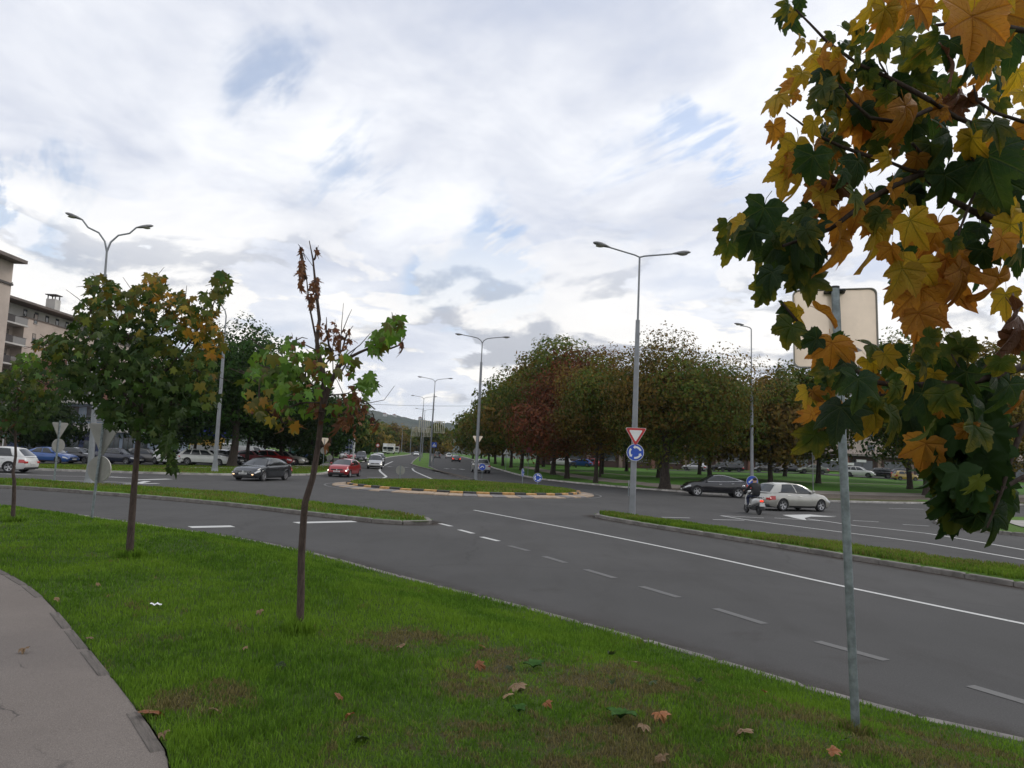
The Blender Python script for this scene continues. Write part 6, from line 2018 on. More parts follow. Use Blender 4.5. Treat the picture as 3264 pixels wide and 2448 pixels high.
car('white hatchback driving off at the left edge', 'car', 'hatch', PT_['white'], (p.x - .2, p.y, 0), R(186), name='car', group='cars on the road')


def lpark(u, Y, hd, typ, col, label, detail=0, rim=None):
    p = atY(u, 1470, Y)
    car(label, 'van' if typ == 'van' else 'car', typ, PT_[col], (p.x, p.y, lz(p.x, p.y) + .02), R(hd), 'cars parked in the left car park', detail=detail, rim=rim or M_RIMD)


lpark(158, 68, -8, 'sedan', 'blue', 'bright blue saloon, leftmost in the parked row', 1)
lpark(250, 70, -10, 'hatch', 'black', 'black hatchback parked right of the blue saloon', 1)
lpark(378, 70, -12, 'sedan', 'navy', 'dark saloon parked behind the bushy maple trunk', 1)
lpark(470, 71, -6, 'hatch', 'grey', 'dark grey hatchback parked half behind hanging maple leaves', 1)
lpark(548, 70, -30, 'hatch', 'white', 'white hatchback nose-on beside the white estate', 1)
lpark(656, 69.5, 2, 'estate', 'white', 'white estate car parked beside the lamp post', 1)
lpark(722, 74, -20, 'small', 'dgrey', 'small dark car parked between lamp post and tree')
lpark(800, 78, -10, 'sedan', 'dred', 'dark red saloon parked behind the forked tree')
lpark(870, 79, 0, 'hatch', 'red', 'bright red hatchback parked in the second row')
lpark(812, 92, 5, 'van', 'white', 'white van parked in the back row')
lpark(868, 100, 5, 'hatch', 'white', 'white car roof behind the red parked cars')
lpark(908, 82, -4, 'sedan', 'silver', 'old silver saloon at the right end of the row', 1)
lpark(992, 104, -40, 'hatch', 'blue', 'blue-white car behind the hedge left of the avenue')
lpark(1116, 118, -70, 'hatch', 'red', 'red car parked by the kerb behind the silver minivan')
lpark(1150, 112, -78, 'mpv', 'black', 'black car parked on the verge left of the silver minivan')
lpark(1098, 122, -75, 'mpv', 'white', 'white car with black trim parked far left of the minivan')


def rpark(u, Y, hd, typ, col, label, dz=0.0):
    p = atY(u, 1490, Y)
    car(label, 'car', typ, PT_[col], (p.x, p.y, gz(p.x, p.y) + .06 + dz), R(hd), 'cars parked across the park', detail=0, rim=M_RIMD)


rpark(2448, 127, 170, 'sedan', 'grey', 'grey saloon parked right of the lamp post across the park')
rpark(2530, 124, 170, 'hatch', 'black', 'black car parked across the park behind a trunk')
rpark(2590, 122, 172, 'sedan', 'green', 'greenish silver car parked across the park by a post')
rpark(2740, 118, -35, 'suv', 'white', 'white suv facing the lawn across the park')
rpark(2800, 120, 160, 'mpv', 'black', 'black minivan right of the white suv')
rpark(2858, 121, 165, 'suv', 'navy', 'dark suv behind the yellow and white car')
rpark(2885, 114, 0, 'small', 'yellow', 'yellow and white small car across the park')
rpark(2330, 128, 165, 'hatch', 'black', 'dark hatchback left of the lamp post across the park')
rpark(2300, 130, 165, 'mpv', 'dgrey', 'dark grey minivan beside the dark hatchback across the park')
rpark(2215, 131, 150, 'hatch', 'lsilver', 'silver car at the rear of the lawn between trunks')
rpark(1852, 140, 160, 'hatch', 'blue', 'blue car seen between avenue trunks')
rpark(1880, 142, 160, 'mpv', 'red', 'red car seen between avenue trunks')
rpark(1790, 145, 160, 'hatch', 'white', 'white car seen between avenue trunks at left')


# trucks
def truck(label, u, Y, colr, H=3.4, rails=False):
    x = atY(u, 1450, Y).x; z = float(far_rise(Y))
    t = empty('truck', (x, Y, z), R(-84)); tag(t, label, 'truck', 'trucks on the far avenue')
    cabm = PT_['white']
    MB().box((1.9, -1.2, .6), (4.2, 1.2, 2.75), .15).build('cab', cabm, t)
    MB().box((4.19, -1.05, 1.55), (4.24, 1.05, 2.45)).build('windscreen', M_GLASS, t)
    for s in (-1, 1):
        MB().box((2.6, s * 1.205 - .01, 1.6), (3.8, s * 1.205 + .01, 2.4)).build('side_window', M_GLASS, t)
        MB().box((4.2, s * .9 - .2, .85), (4.26, s * .9 + .2, 1.05)).build('headlight', M_LENS, t)
    MB().box((4.2, -.7, 1.1), (4.25, .7, 1.4)).build('grille', M_BLACK, t)
    MB().box((4.1, -1.2, .45), (4.35, 1.2, .75), .05).build('bumper', cabm, t)
    b = MB().box((-4.2, -1.25, .95), (1.7, 1.25, H), .04).build('cargo_box', colr, t)
    MB().box((-4.2, -.5, .55), (2.0, .5, .95)).build('chassis', M_BLACK, t)
    for xa in (3.2, -1.6, -2.9):
        for s in (-1, 1):
            wv = MB().lathe([(.3, -.14), (.48, -.14), (.48, .14), (.3, .14)], 16, 'y').build('wheel', M_RUBBER, t); wv.location = (xa, s * 1.05, .48)
    return t


truck('white truck with pale cargo box on the far avenue', 1245, 262, mat('truck_box_cream', (.58, .56, .50), .6), 3.6)
truck('second white truck behind and left of the first', 1231, 285, mat('truck_box_white', (.62, .62, .60), .6), 3.7)
truck('dark red truck behind the white trucks', 1262, 300, mat('truck_box_red', (.12, .04, .035), .6), 3.5)

# scooter and rider ------------------------------------------------------------
p = at(2412, 1640)
sc_loc = Vector((p.x + .0, p.y + .5, 0)); sc_h = R(97)
s = empty('scooter', sc_loc, sc_h); tag(s, 'white and black motor scooter ridden away beside the silver hatchback', 'scooter')
ms = MATS.get('paint_white'); mk = M_BLACK
def shell(prof_l):
    """stations (x, z_low, z_high, half width)"""
    rows = []
    for x, z0, z1, hw_ in prof_l:
        zc, hz = (z0 + z1) / 2, (z1 - z0) / 2
        rows.append([(x, hw_ * math.copysign(abs(math.cos(a)) ** .7, math.cos(a)), zc + hz * math.copysign(abs(math.sin(a)) ** .7, math.sin(a))) for a in np.linspace(0, 2 * pi, 15)])
    return MB().grid(rows)
shell([(-.86, .66, .72, .02), (-.80, .56, .76, .09), (-.55, .50, .79, .15), (-.25, .42, .76, .17), (-.05, .34, .70, .16), (.0, .32, .60, .12)]).build('rear_body', ms, s, smooth=True, angle=60, fix=True)
shell([(-.80, .74, .79, .06), (-.62, .76, .85, .13), (-.3, .74, .84, .15), (.0, .70, .80, .12), (.05, .70, .76, .05)]).build('seat', mk, s, smooth=True, angle=60, fix=True)
MB().box((-.02, -.17, .24), (.46, .17, .31), .02).build('floorboard', mk, s)
rows = []
for z, x, hw_ in ((.26, .42, .17), (.45, .48, .20), (.7, .50, .19), (.92, .46, .13), (.98, .44, .06)):
    rows.append([(x + .07 * (1 - f * f), hw_ * f, z) for f in np.linspace(-1, 1, 7)])
o = MB().grid(rows).build('leg_shield', ms, s, smooth=True, fix=True)
md = o.modifiers.new('thick', 'SOLIDIFY'); md.thickness = .03
shell([(.38, .16, .40, .05), (.55, .42, .52, .08), (.72, .45, .50, .07), (.90, .34, .40, .04)]).build('front_fender', ms, s, smooth=True, fix=True)
MB().tube([(.50, 0, .5), (.43, 0, .98)], .03, 8).build('steering_column', mk, s)
hb = MB().tube([(.36, .33, 1.04), (.41, .16, 1.02), (.43, 0, 1.0), (.41, -.16, 1.02), (.36, -.33, 1.04)], .016, 7).build('handlebar', mk, s, smooth=True)
shell([(.34, .96, 1.04, .05), (.42, .93, 1.08, .12), (.50, .94, 1.06, .10), (.54, .97, 1.03, .04)]).build('headset', ms, s, smooth=True, fix=True)
for sg in (1, -1):
    m_ = MB().tube([(.39, sg * .22, 1.04), (.41, sg * .30, 1.22)], .007, 5).build('mirror_stem', mk, s)
    MB().ball((.41, sg * .31, 1.26), (.02, .075, .05), 10, 5).build('mirror', M_CHROME, m_, smooth=True)
for xa in (.72, -.60):
    wv = MB().lathe([(.13, -.045), (.20, -.055), (.225, -.03), (.225, .03), (.20, .055), (.13, .045)], 24, 'y').build('wheel', M_RUBBER, s, smooth=True)
    wv.location = (xa, 0, .225)
    MB().lathe([(.14, -.03), (.14, .03), (.03, .05)], 16, 'y').build('rim', M_RIMD, wv)
MB().box((-.55, .06, .20), (-.10, .16, .40), .03).build('engine_cover', mk, s)
MB().tube([(-.2, -.14, .30), (-.5, -.17, .33), (-.82, -.17, .42)], [.05, .065, .05], 10).build('exhaust', M_RIMD, s, smooth=True)
MB().box((-.90, -.08, .60), (-.84, .08, .69), .02).build('tail_light', M_TAILON, s)
MB().box((-.93, -.12, .40), (-.915, .12, .56)).build('number_plate', M_PLATE, s)
MB().box((-.96, -.11, .22), (-.90, .11, .40), .02).build('mudguard', mk, s)
MB().tube([(-.72, .14, .80), (-.90, .12, .84), (-.93, 0, .85), (-.90, -.12, .84), (-.72, -.14, .80)], .014, 6).build('grab_rail', M_CHROME, s, smooth=True)

# rider: one continuous skin body
per = empty('person', sc_loc, sc_h); tag(per, 'scooter rider in black jacket and dark blue jeans seen from behind', 'person')
J = {'pel': (-.28, 0, .90, .155), 'wai': (-.27, 0, 1.05, .150), 'che': (-.20, 0, 1.28, .165), 'neck': (-.14, 0, 1.46, .060), 'hd': (-.10, 0, 1.56, .085), 'tp': (-.10, 0, 1.66, .080)}
for n_, sg in (('l', 1), ('r', -1)):
    J['sh' + n_] = (-.16, sg * .20, 1.37, .085); J['el' + n_] = (.02, sg * .34, 1.12, .060); J['wr' + n_] = (.28, sg * .31, 1.06, .038); J['ha' + n_] = (.36, sg * .30, 1.06, .036)
    J['hi' + n_] = (-.22, sg * .11, .88, .105); J['kn' + n_] = (.20, sg * .20, .78, .080); J['an' + n_] = (.16, sg * .19, .40, .050); J['to' + n_] = (.33, sg * .20, .345, .042)
E_ = [('pel', 'wai'), ('wai', 'che'), ('che', 'neck'), ('neck', 'hd'), ('hd', 'tp')]
for n_ in 'lr': E_ += [('che', 'sh' + n_), ('sh' + n_, 'el' + n_), ('el' + n_, 'wr' + n_), ('wr' + n_, 'ha' + n_), ('pel', 'hi' + n_), ('hi' + n_, 'kn' + n_), ('kn' + n_, 'an' + n_), ('an' + n_, 'to' + n_)]
keys = list(J); ix = {k: i for i, k in enumerate(keys)}
me = bpy.data.meshes.new('body'); me.from_pydata([J[k][:3] for k in keys], [(ix[a], ix[b]) for a, b in E_], [])
tmp = bpy.data.objects.new('body', me); COL.objects.link(tmp)
sm = tmp.modifiers.new('skin', 'SKIN')
for i, k in enumerate(keys):
    r_ = J[k][3]; me.skin_vertices[0].data[i].radius = (r_ * (1.25 if k in ('che', 'wai', 'pel') else 1), r_)
me.skin_vertices[0].data[0].use_root = True
tmp.modifiers.new('sub', 'SUBSURF').levels = 2
bm_ = bpy.data.meshes.new_from_object(tmp.evaluated_get(bpy.context.evaluated_depsgraph_get()))
bpy.data.objects.remove(tmp)
M_JACK = mat('jacket_black', (.012, .012, .014), .75, var=.25, vscale=9, bump=.3, bscale=30); M_JEAN = mat('jeans_navy', (.018, .024, .055), .85, var=.25, vscale=12, bump=.2, bscale=60)
M_SKIN = mat('skin', (.42, .25, .18), .55, var=.08); M_SHOE = mat('shoe_grey', (.10, .10, .105), .7, var=.3)
bm_.materials.clear()
for m_ in (M_JACK, M_JEAN, M_SKIN, M_SHOE): bm_.materials.append(m_)
for f in bm_.polygons:
    c = f.center
    f.material_index = 2 if (c.z > 1.47) or (c.x > .30 and c.z > .95) else (0 if c.z > .95 or (c.x < -.1 and c.z > .86) else (3 if c.z < .42 else 1))
    f.use_smooth = True
link('body', bm_, None, per)
rows = []
MB().ball((-.125, 0, 1.635), (.105, .092, .085), 14, 8).build('hair', mat('hair_dark', (.022, .018, .016), .7, var=.3, vscale=30, bump=.5), per, smooth=True)
for sg in (1, -1):
    MB().ball((-.09, sg * .088, 1.585), (.022, .012, .034), 8, 5).build('ear', M_SKIN, per, smooth=True)
    # fingers round the grip
    for k in range(4):
        y0 = sg * (.255 + k * .026)
        MB().tube([(.335, y0, 1.085), (.372, y0, 1.082), (.392, y0, 1.055), (.378, y0, 1.028)], [.011, .0105, .0095, .008], 6).build('finger', M_SKIN, per, smooth=True)
    MB().tube([(.325, sg * .255, 1.07), (.345, sg * .235, 1.04), (.372, sg * .232, 1.025)], [.012, .011, .009], 6).build('thumb', M_SKIN, per, smooth=True)
MB().ball((-.012, 0, 1.575), (.02, .014, .022), 8, 5).build('nose', M_SKIN, per, smooth=True)
# ---------------------------------------------------------------- buildings
M_WALLP = mat('wall_pinkish_render', (.46, .385, .33), .9, var=.12, vscale=.25, bump=.2, bscale=20, dirt=.12)
M_WALLW = mat('wall_white_render', (.48, .46, .43), .9, var=.10, vscale=.3, bump=.2, bscale=20, dirt=.12)
M_WALLB = mat('wall_terracotta', (.24, .115, .085), .9, var=.15, vscale=.4)
M_ROOF = mat('roof_brown_metal', (.13, .105, .09), .7, var=.2, vscale=.5)
M_SOFF = mat('soffit_brown', (.14, .11, .095), .8, var=.15, vscale=.5)
M_FRAME = mat('window_frame_dark', (.055, .045, .04), .6, var=.1)
M_SHUT = mat('roller_shutter', (.26, .22, .19), .7, var=.1)
M_PANE = glass_mat('window_glass', (.05, .06, .07), .06)
M_RAILG = glass_mat('railing_glass', (.16, .15, .14), .2)
M_BSHOP = mat('shop_blue_front', (.020, .035, .10), .5, var=.1, vscale=1)
M_PALEB = mat('wall_pale_blue', (.24, .29, .36), .8, var=.1, vscale=.5)


def win(parent, axis, c, w_, h, shut=.0, frame=None):
    """window set on a wall: axis 'x' faces +x, '-y' faces -y; frame, pane, sill, shutter"""
    def bx(mb, a0, a1, z0, z1, d0, d1):
        if axis == 'x': mb.box((c[0] + d0, c[1] + a0, c[2] + z0), (c[0] + d1, c[1] + a1, c[2] + z1))
        else: mb.box((c[0] + a0, c[1] - d1, c[2] + z0), (c[0] + a1, c[1] - d0, c[2] + z1))
        return mb
    mb = MB(); f = .07
    bx(mb, -w_ / 2, w_ / 2, -f, 0, -.1, .04); bx(mb, -w_ / 2, w_ / 2, h - f, h, -.1, .04)
    bx(mb, -w_ / 2, -w_ / 2 + f, 0, h - f, -.1, .04); bx(mb, w_ / 2 - f, w_ / 2, 0, h - f, -.1, .04)
    if w_ > 1.2: bx(mb, -.035, .035, 0, h - f, -.1, .03)
    wn = mb.build('window', frame or M_FRAME, parent)
    bx(MB(), -w_ / 2 + f, w_ / 2 - f, 0, h - f, -.08, -.02 + .03).build('pane', M_PANE, wn)
    bx(MB(), -w_ / 2 - .08, w_ / 2 + .08, -f - .06, -f, -.1, .12).build('sill', M_WALLW, wn)
    if shut: bx(MB(), -w_ / 2 + f, w_ / 2 - f, h - f - (h - f) * shut, h - f, .012, .03).build('shutter', M_SHUT, wn)
    return wn


X0 = -70.0
ab = empty('apartment_building', (X0, 101.0, -.9))
tag(ab, 'long pinkish apartment block with overhanging brown roof and two chimneys', 'building')
zz0 = -.9
def L_(x, y, z): return (x - X0, y - 101.0, z - zz0)
def bx(lo, hi): return MB().box(L_(*lo), L_(*hi))
bx((X0 - 14, 106.6, -.9), (X0, 150, 18.9)).build('wall', M_WALLP, ab)
bx((X0 - 14, 101.0, -.9), (X0 - 1.6, 106.6, 18.9)).build('balcony_bay_wall', M_WALLP, ab)
bx((X0 - 14, 101.0, 18.9), (X0 - 1.0, 150, 20.6)).build('attic_wall', M_WALLW, ab)
bx((X0 - 1.0, 106.6, 18.9), (X0 + .12, 150, 19.05)).build('cornice', M_SOFF, ab)
rf = MB().add([L_(X0 - 15, 99.8, 20.62), L_(X0 + 1.5, 99.8, 20.62), L_(X0 + 1.5, 151, 20.62), L_(X0 - 15, 151, 20.62), L_(X0 - 15, 99.8, 20.95), L_(X0 + 1.5, 99.8, 20.95), L_(X0 + 1.5, 151, 20.95), L_(X0 - 15, 151, 20.95), L_(X0 - 7, 104, 23.2), L_(X0 - 7, 147, 23.2)],
              [(3, 2, 1, 0), (0, 1, 5, 4), (1, 2, 6, 5), (2, 3, 7, 6), (3, 0, 4, 7), (4, 5, 8), (5, 6, 9, 8), (6, 7, 9), (7, 4, 8, 9)]).build('roof', M_ROOF, ab)
for yc, xc in ((104.5, X0 - 2.2), (113.5, X0 - .4)):
    c_ = bx((xc - .8, yc - .7, 20.9), (xc + .6, yc + .7, 22.9)).build('chimney', M_WALLW, rf)
    mbc = MB()
    for a, b in ((-.7, -.6), (.4, -.6), (-.7, .5), (.4, .5)): mbc.box(L_(xc + a, yc + b, 22.9), L_(xc + a + .12, yc + b + .12, 23.5))
    mbc.box(L_(xc - .95, yc - .85, 23.5), L_(xc + .75, yc + .85, 23.62)); mbc.build('chimney_cap', M_FRAME, rf)
for k in range(14): win(ab, 'x', L_(X0 - 1.0, 108.0 + k * 2.6, 19.35), .85, .95)
for fl in range(6):
    z = 3.4 + fl * 2.85
    if z < 17.9:
        bs = bx((X0 - 1.58, 101.2, z - .22), (X0 + .75, 106.4, z)).build('balcony', M_WALLW, ab)
        bx((X0 + .62, 101.3, z), (X0 + .68, 103.4, z + .95)).build('railing_panel', mat('rail_dark', (.05, .042, .04), .7), bs)
        bx((X0 + .62, 103.5, z), (X0 + .66, 106.3, z + .95)).build('railing_panel', M_RAILG, bs)
        bx((X0 - 1.5, 106.34, z), (X0 + .6, 106.38, z + .95)).build('railing_panel', M_RAILG, bs)
        bx((X0 + .60, 101.2, z + .96), (X0 + .70, 106.4, z + 1.02)).build('handrail', M_FRAME, bs)
        win(ab, 'x', L_(X0 - 1.6, 102.6, z + .12), 1.7, 2.15, .35)
        win(ab, 'x', L_(X0 - 1.6, 105.2, z + .9), 1.1, 1.3, .5)
    for k in range(7):
        if k == 0 or k > 1: win(ab, 'x', L_(X0, 109.0 + k * 4.6, z + .8), .8, 1.35, .45)
# shop wing
sw = empty('shop_wing', (-61.5, 105, -.9)); tag(sw, 'two-tone shop front with AUTO GAS sign and terrace below the apartments', 'building')
def W_(x, y, z): return (x + 61.5, y - 105, z + .9)
def wb(lo, hi): return MB().box(W_(*lo), W_(*hi))
wb((-69.9, 106.5, -.9), (-50, 118, 3.1)).build('wall', M_PALEB, sw)
wb((-69.9, 105.2, 3.1), (-49.6, 118, 4.15)).build('fascia', M_WALLW, sw)
wb((-69.9, 109, 4.15), (-50.5, 118, 7.0)).build('upper_wall', M_PALEB, sw)
wb((-69.9, 107.5, 7.0), (-50.5, 118, 7.25)).build('upper_slab', M_WALLW, sw)
wb((-64.2, 108, 7.25), (-59.6, 118, 13.2)).build('white_wall', M_WALLW, sw)
wb((-69.9, 108.4, 7.25), (-64.2, 118, 13.2)).build('terracotta_wall', M_WALLB, sw)
wb((-59.6, 108.4, 7.25), (-58.2, 118, 13.2)).build('terracotta_pier', M_WALLB, sw)
wb((-58.2, 109, 7.25), (-50.5, 118, 13.2)).build('rear_wall', M_WALLP, sw)
for k in range(6):
    wb((-69.5 + k * 3.3, 105.3, 4.15), (-69.42 + k * 3.3, 105.38, 5.9)).build('terrace_post', M_LAMP, sw)
for z in (4.55, 4.85, 5.15): wb((-69.5, 105.31, z), (-50.2, 105.36, z + .05)).build('terrace_rail', M_LAMP, sw)
for k in range(5): win(sw, '-y', W_(-67.5 + k * 3.8, 109, 4.7), 2.6, 1.9)
win(sw, '-y', W_(-61.2, 108, 8.0), 1.1, 1.6); win(sw, '-y', W_(-62.8, 108, 8.0), .9, 1.6)
wb((-65.2, 106.2, -.6), (-57.0, 106.5, 3.0)).build('blue_shopfront', M_BSHOP, sw)
sg_ = wb((-64.9, 106.0, 2.05), (-57.6, 106.2, 2.95)).build('shop_sign', mat('sign_navy', (.012, .018, .07), .5), sw)
o = link('sign_lettering', text_mesh('AUTO GAS', .62, M_WHITE), None, sg_); o.location = W_(-62.6, 105.97, 2.52); o.rotation_euler = (pi / 2, 0, 0)
o = link('sign_lettering', text_mesh('AUTO GAS', .42, mat('sign_grey_letters', (.32, .32, .33), .6)), None, sg_); o.location = W_(-59.2, 105.97, 2.4); o.rotation_euler = (pi / 2, 0, 0)
for k in range(3): win(sw, '-y', W_(-63.6 + k * 2.4, 106.2, -.3), 1.7, 2.1)
for k in range(3): win(sw, '-y', W_(-55.6 + k * 2.0, 106.5, .3), 1.5, 2.2)
# taller block at the left edge
tw = empty('apartment_tower', (-80, 95, -.9)); tag(tw, 'taller apartment block whose overhanging roof corner enters at the left edge', 'building')
def Q_(x, y, z): return (x + 80, y - 95, z + .9)
MB().box(Q_(-95, 95, -.9), Q_(-68.4, 100.6, 25.3)).build('wall', M_WALLP, tw)
MB().box(Q_(-97, 92.6, 25.3), Q_(-66.7, 100.9, 25.75)).build('roof', M_ROOF, tw)
MB().box(Q_(-95.1, 94.8, 22.2), Q_(-68.2, 100.7, 22.5)).build('cornice', M_FRAME, tw)
for k in range(6):
    for fl in range(7): win(tw, '-y', Q_(-70.4 - k * 3, 95, 2 + fl * 2.9), 1.2, 1.5, .3)
# block across the park
rb_ = empty('apartment_building', (60, 150, 2.0)); tag(rb_, 'brown low block with dark shop fronts behind the park trees', 'building')
def B_(x, y, z): return (x - 60, y - 150, z - 2.0)
M_BRN = mat('wall_dark_brown', (.085, .05, .042), .85, var=.2, vscale=.3); M_PIL = mat('pilaster_tan', (.25, .18, .15), .85, var=.15, vscale=.5)
MB().box(B_(6, 150, 1), B_(140, 164, 5.4)).build('wall', M_BRN, rb_)
MB().box(B_(5, 148.5, 5.4), B_(141, 165, 5.8)).build('canopy', mat('canopy_grey', (.20, .17, .155), .8), rb_)
MB().box(B_(6, 151, 5.8), B_(140, 164, 15)).build('upper_wall', M_WALLP, rb_)
MB().box(B_(5, 149.8, 15), B_(141, 165, 15.4)).build('roof', M_ROOF, rb_)
for k in range(17): MB().box(B_(9 + k * 6.4, 149.4, 1), B_(9.7 + k * 6.4, 149.99, 5.39)).build('pilaster', M_PIL if k % 3 else M_WALLB, rb_)
for k in range(16): win(rb_, '-y', B_(12.6 + k * 6.4, 150, 2.4), 4.2, 2.2)
for fl in range(3):
    for k in range(24): win(rb_, '-y', B_(10 + k * 5.2, 151, 6.7 + fl * 2.9), 1.5, 1.5, .3)
# shop sign panels (white, too far to read)
for k, xx in enumerate((63.5, 66.2, 68.6)): MB().box(B_(xx, 149.0, 4.2 - (k % 2) * .7), B_(xx + 1.9, 149.3, 4.7 - (k % 2) * .7)).build('sign_panel', M_WHITE, rb_)

# ---------------------------------------------------------------- things around the left car park
def box_thing(name, label, cat, u, Y, parts, rz=0.0, z=None):
    p = atY(u, 1460, Y); t = empty(name, (p.x, p.y, lz(p.x, p.y) if z is None else z), rz); tag(t, label, cat)
    for nm, lo, hi, m, b in parts: MB().box(lo, hi, b).build(nm, m, t)
    return t


M_ORNG = mat('kiosk_orange', (.38, .10, .03), .6); M_TEAL = mat('roof_green', (.06, .14, .11), .5); M_TARP = mat('tarp_blue', (.015, .03, .22), .6, var=.2)
box_thing('kiosk', 'low kiosk with green roof and orange band behind the blue saloon', 'kiosk', 110, 90,
          [('wall', (-2.6, -1.2, 0), (2.6, 1.2, 2.3), M_BSHOP, 0), ('orange_band', (-1.7, -1.25, 1.95), (1.5, -1.21, 2.3), M_ORNG, 0), ('roof', (-3.0, -1.7, 2.4), (3.1, 1.6, 2.6), M_TEAL, .03), ('counter_window', (-.6, -1.24, .8), (1.0, -1.205, 1.8), M_PANE, 0), ('pillar', (-2.95, -1.6, 0), (-2.85, -1.5, 2.4), M_WHITE, 0), ('pillar', (2.9, -1.6, 0), (3.0, -1.5, 2.4), M_WHITE, 0)], R(14))
box_thing('delivery_truck', 'yellow box truck behind the white estate car', 'truck', 672, 96,
          [('cargo_box', (-2.4, -1.1, .7), (1.3, 1.1, 2.9), PT_['yellow'], .05), ('stripe', (-2.3, -1.13, 1.2), (1.2, -1.1, 1.9), PT_['lsilver'], 0), ('cab', (1.4, -1.0, .5), (2.9, 1.0, 2.3), PT_['white'], .12), ('windscreen', (2.88, -.9, 1.3), (2.93, .9, 2.0), M_GLASS, 0), ('wheel', (-1.8, -1.12, 0), (-1.1, -.8, .75), M_RUBBER, .2), ('wheel', (1.7, -1.12, 0), (2.4, -.8, .75), M_RUBBER, .2)], R(8))
box_thing('awning', 'blue tarpaulin awning among the dark trees by the yellow truck', 'awning', 655, 104,
          [('canopy', (-3.2, -2, 3.0), (3.4, 2, 4.4), M_TARP, .1), ('pole', (-3.1, -1.9, 0), (-3.0, -1.8, 3.0), M_LAMP, 0), ('pole', (3.2, -1.9, 0), (3.3, -1.8, 3.0), M_LAMP, 0)])
box_thing('waste_container', 'green rounded waste container right of the silver saloon', 'container', 947, 92,
          [('body', (-.7, -.6, .2), (.7, .6, 1.5), mat('container_green', (.05, .16, .13), .5), .18), ('lid', (-.68, -.58, 1.5), (.68, .58, 1.68), mat('container_lid', (.06, .18, .15), .5), .05), ('foot', (-.6, -.5, 0), (-.45, -.35, .2), M_BLACK, 0), ('foot', (.45, -.5, 0), (.6, -.35, .2), M_BLACK, 0)])
box_thing('phone_booth', 'grey framed booth standing behind the silver saloon', 'booth', 925, 97,
          [('frame', (-.1, -.7, 0), (.0, .7, 3.0), M_LAMP, 0), ('frame', (1.4, -.7, 0), (1.5, .7, 3.0), M_LAMP, 0), ('roof', (-.2, -.8, 3.0), (1.6, .8, 3.15), M_LAMP, 0), ('pane', (0.02, .6, .3), (1.38, .64, 2.9), M_PANE, 0), ('pane', (.65, -.66, .3), (.75, -.62, 2.9), M_RAILG, 0)])
# clipped dark hedge by the avenue
p = atY(984, 1465, 84)
hd = empty('hedge', (p.x, p.y, lz(p.x, p.y))); tag(hd, 'low dark round hedge between silver saloon and red hatchback', 'hedge')
n = 2600
u_ = rng.normal(size=(n, 3)); u_ /= np.linalg.norm(u_, axis=1)[:, None]
Pq = u_ * np.array([2.0, 1.2, .95]) * rng.uniform(.8, 1, (n, 1)) + np.array([0, 0, .8]); Pq = Pq[Pq[:, 2] > 0]
V, F, tc = quad_leaves(Pq, rng.uniform(.7, 1.3, len(Pq)) * .22, jitter(DEEP, len(Pq)))
o = link('foliage', nparray_mesh('foliage', V, F, 4, tc), F_LEAF, hd); o['kind'] = 'stuff'
MB().tube([(0, 0, -.1), (0, 0, .9)], .06, 6).build('stem', M_BARK2, hd)
# petrol price board near the avenue
p = atY(1112, 1460, 108)
pb = empty('price_board', (p.x, p.y, float(far_rise(108)) + .1)); tag(pb, 'tall blue and grey price board on a white post left of the minivan', 'sign')
MB().box((.55, -.08, -.2), (.75, .08, 4.3)).build('post', M_WHITE, pb)
bd = MB().box((-1.0, -.06, 1.3), (.5, .06, 3.6)).build('board', mat('board_grey', (.30, .32, .37), .6), pb)
for r_ in range(4):
    for c_ in range(3): MB().box((-.85 + c_ * .45, -.09, 1.5 + r_ * .52), (-.55 + c_ * .45, -.062, 1.85 + r_ * .52)).build('digit_panel', mat('board_navy', (.04, .05, .20), .5), bd)
p = atY(1204, 1428, 140)
s = empty('traffic_sign', (p.x, 140, float(far_rise(140)))); tag(s, 'small round red-rimmed sign left of the distant trucks', 'traffic sign')
post(s, 2.9, .04); pl_ = disc(MB(), .36, 0, .02).build('sign_plate', M_RED, s, fix=True); pl_.location = (0, -.06, 2.7); disc(MB(), .24, -.004, -.001).build('sign_face', M_WHITE, pl_, fix=True)
# overhead wire
wr = empty('overhead_wire', (-12, 118, 0)); tag(wr, 'thin overhead wire strung across the avenue sky', 'wire')
a, b = atY(780, 1255, 118), atY(1700, 1290, 118)
MB().tube([(a.x + 12 + (b.x - a.x) * f, 0, a.z + (b.z - a.z) * f - .9 * math.sin(pi * f)) for f in np.linspace(0, 1, 16)], .022, 5).build('cable', M_BLACK, wr)
# park bench
p = on_park(1826, 1490)
bn = empty('park_bench', p, R(20)); tag(bn, 'small dark bench on the lawn between avenue trunks', 'bench')
for k in range(3): MB().box((-.75, -.25 + k * .17, .42), (.75, -.12 + k * .17, .46)).build('seat_slat', M_FRAME, bn)
for k in range(2): MB().box((-.75, .27, .60 + k * .18), (.75, .30, .73 + k * .18)).build('back_slat', M_FRAME, bn)
for sx in (-.6, .6): MB().box((sx - .03, -.25, 0), (sx + .03, .30, .42)).build('leg', M_BLACK, bn)

# ---------------------------------------------------------------- hill
def hill_z(x, y):
    ridge = np.interp(x, [-3500, -1800, -1000, -576, -468, -360, -250, 0, 500, 1500, 3000], [190, 185, 165, 146, 130, 119, 110, 100, 90, 80, 70])
    f = sst(1500, 2600, y) * (1 - .35 * sst(2700, 3800, y))
    n = 6 * np.sin(x / 97 + y / 130) + 4 * np.sin(x / 41 - y / 57) + 2.2 * np.sin(x / 17 + y / 23) + 1.6 * np.sin(x / 9.1 + 2) * np.sin(y / 11.3)
    return ridge * f + n * f - 3


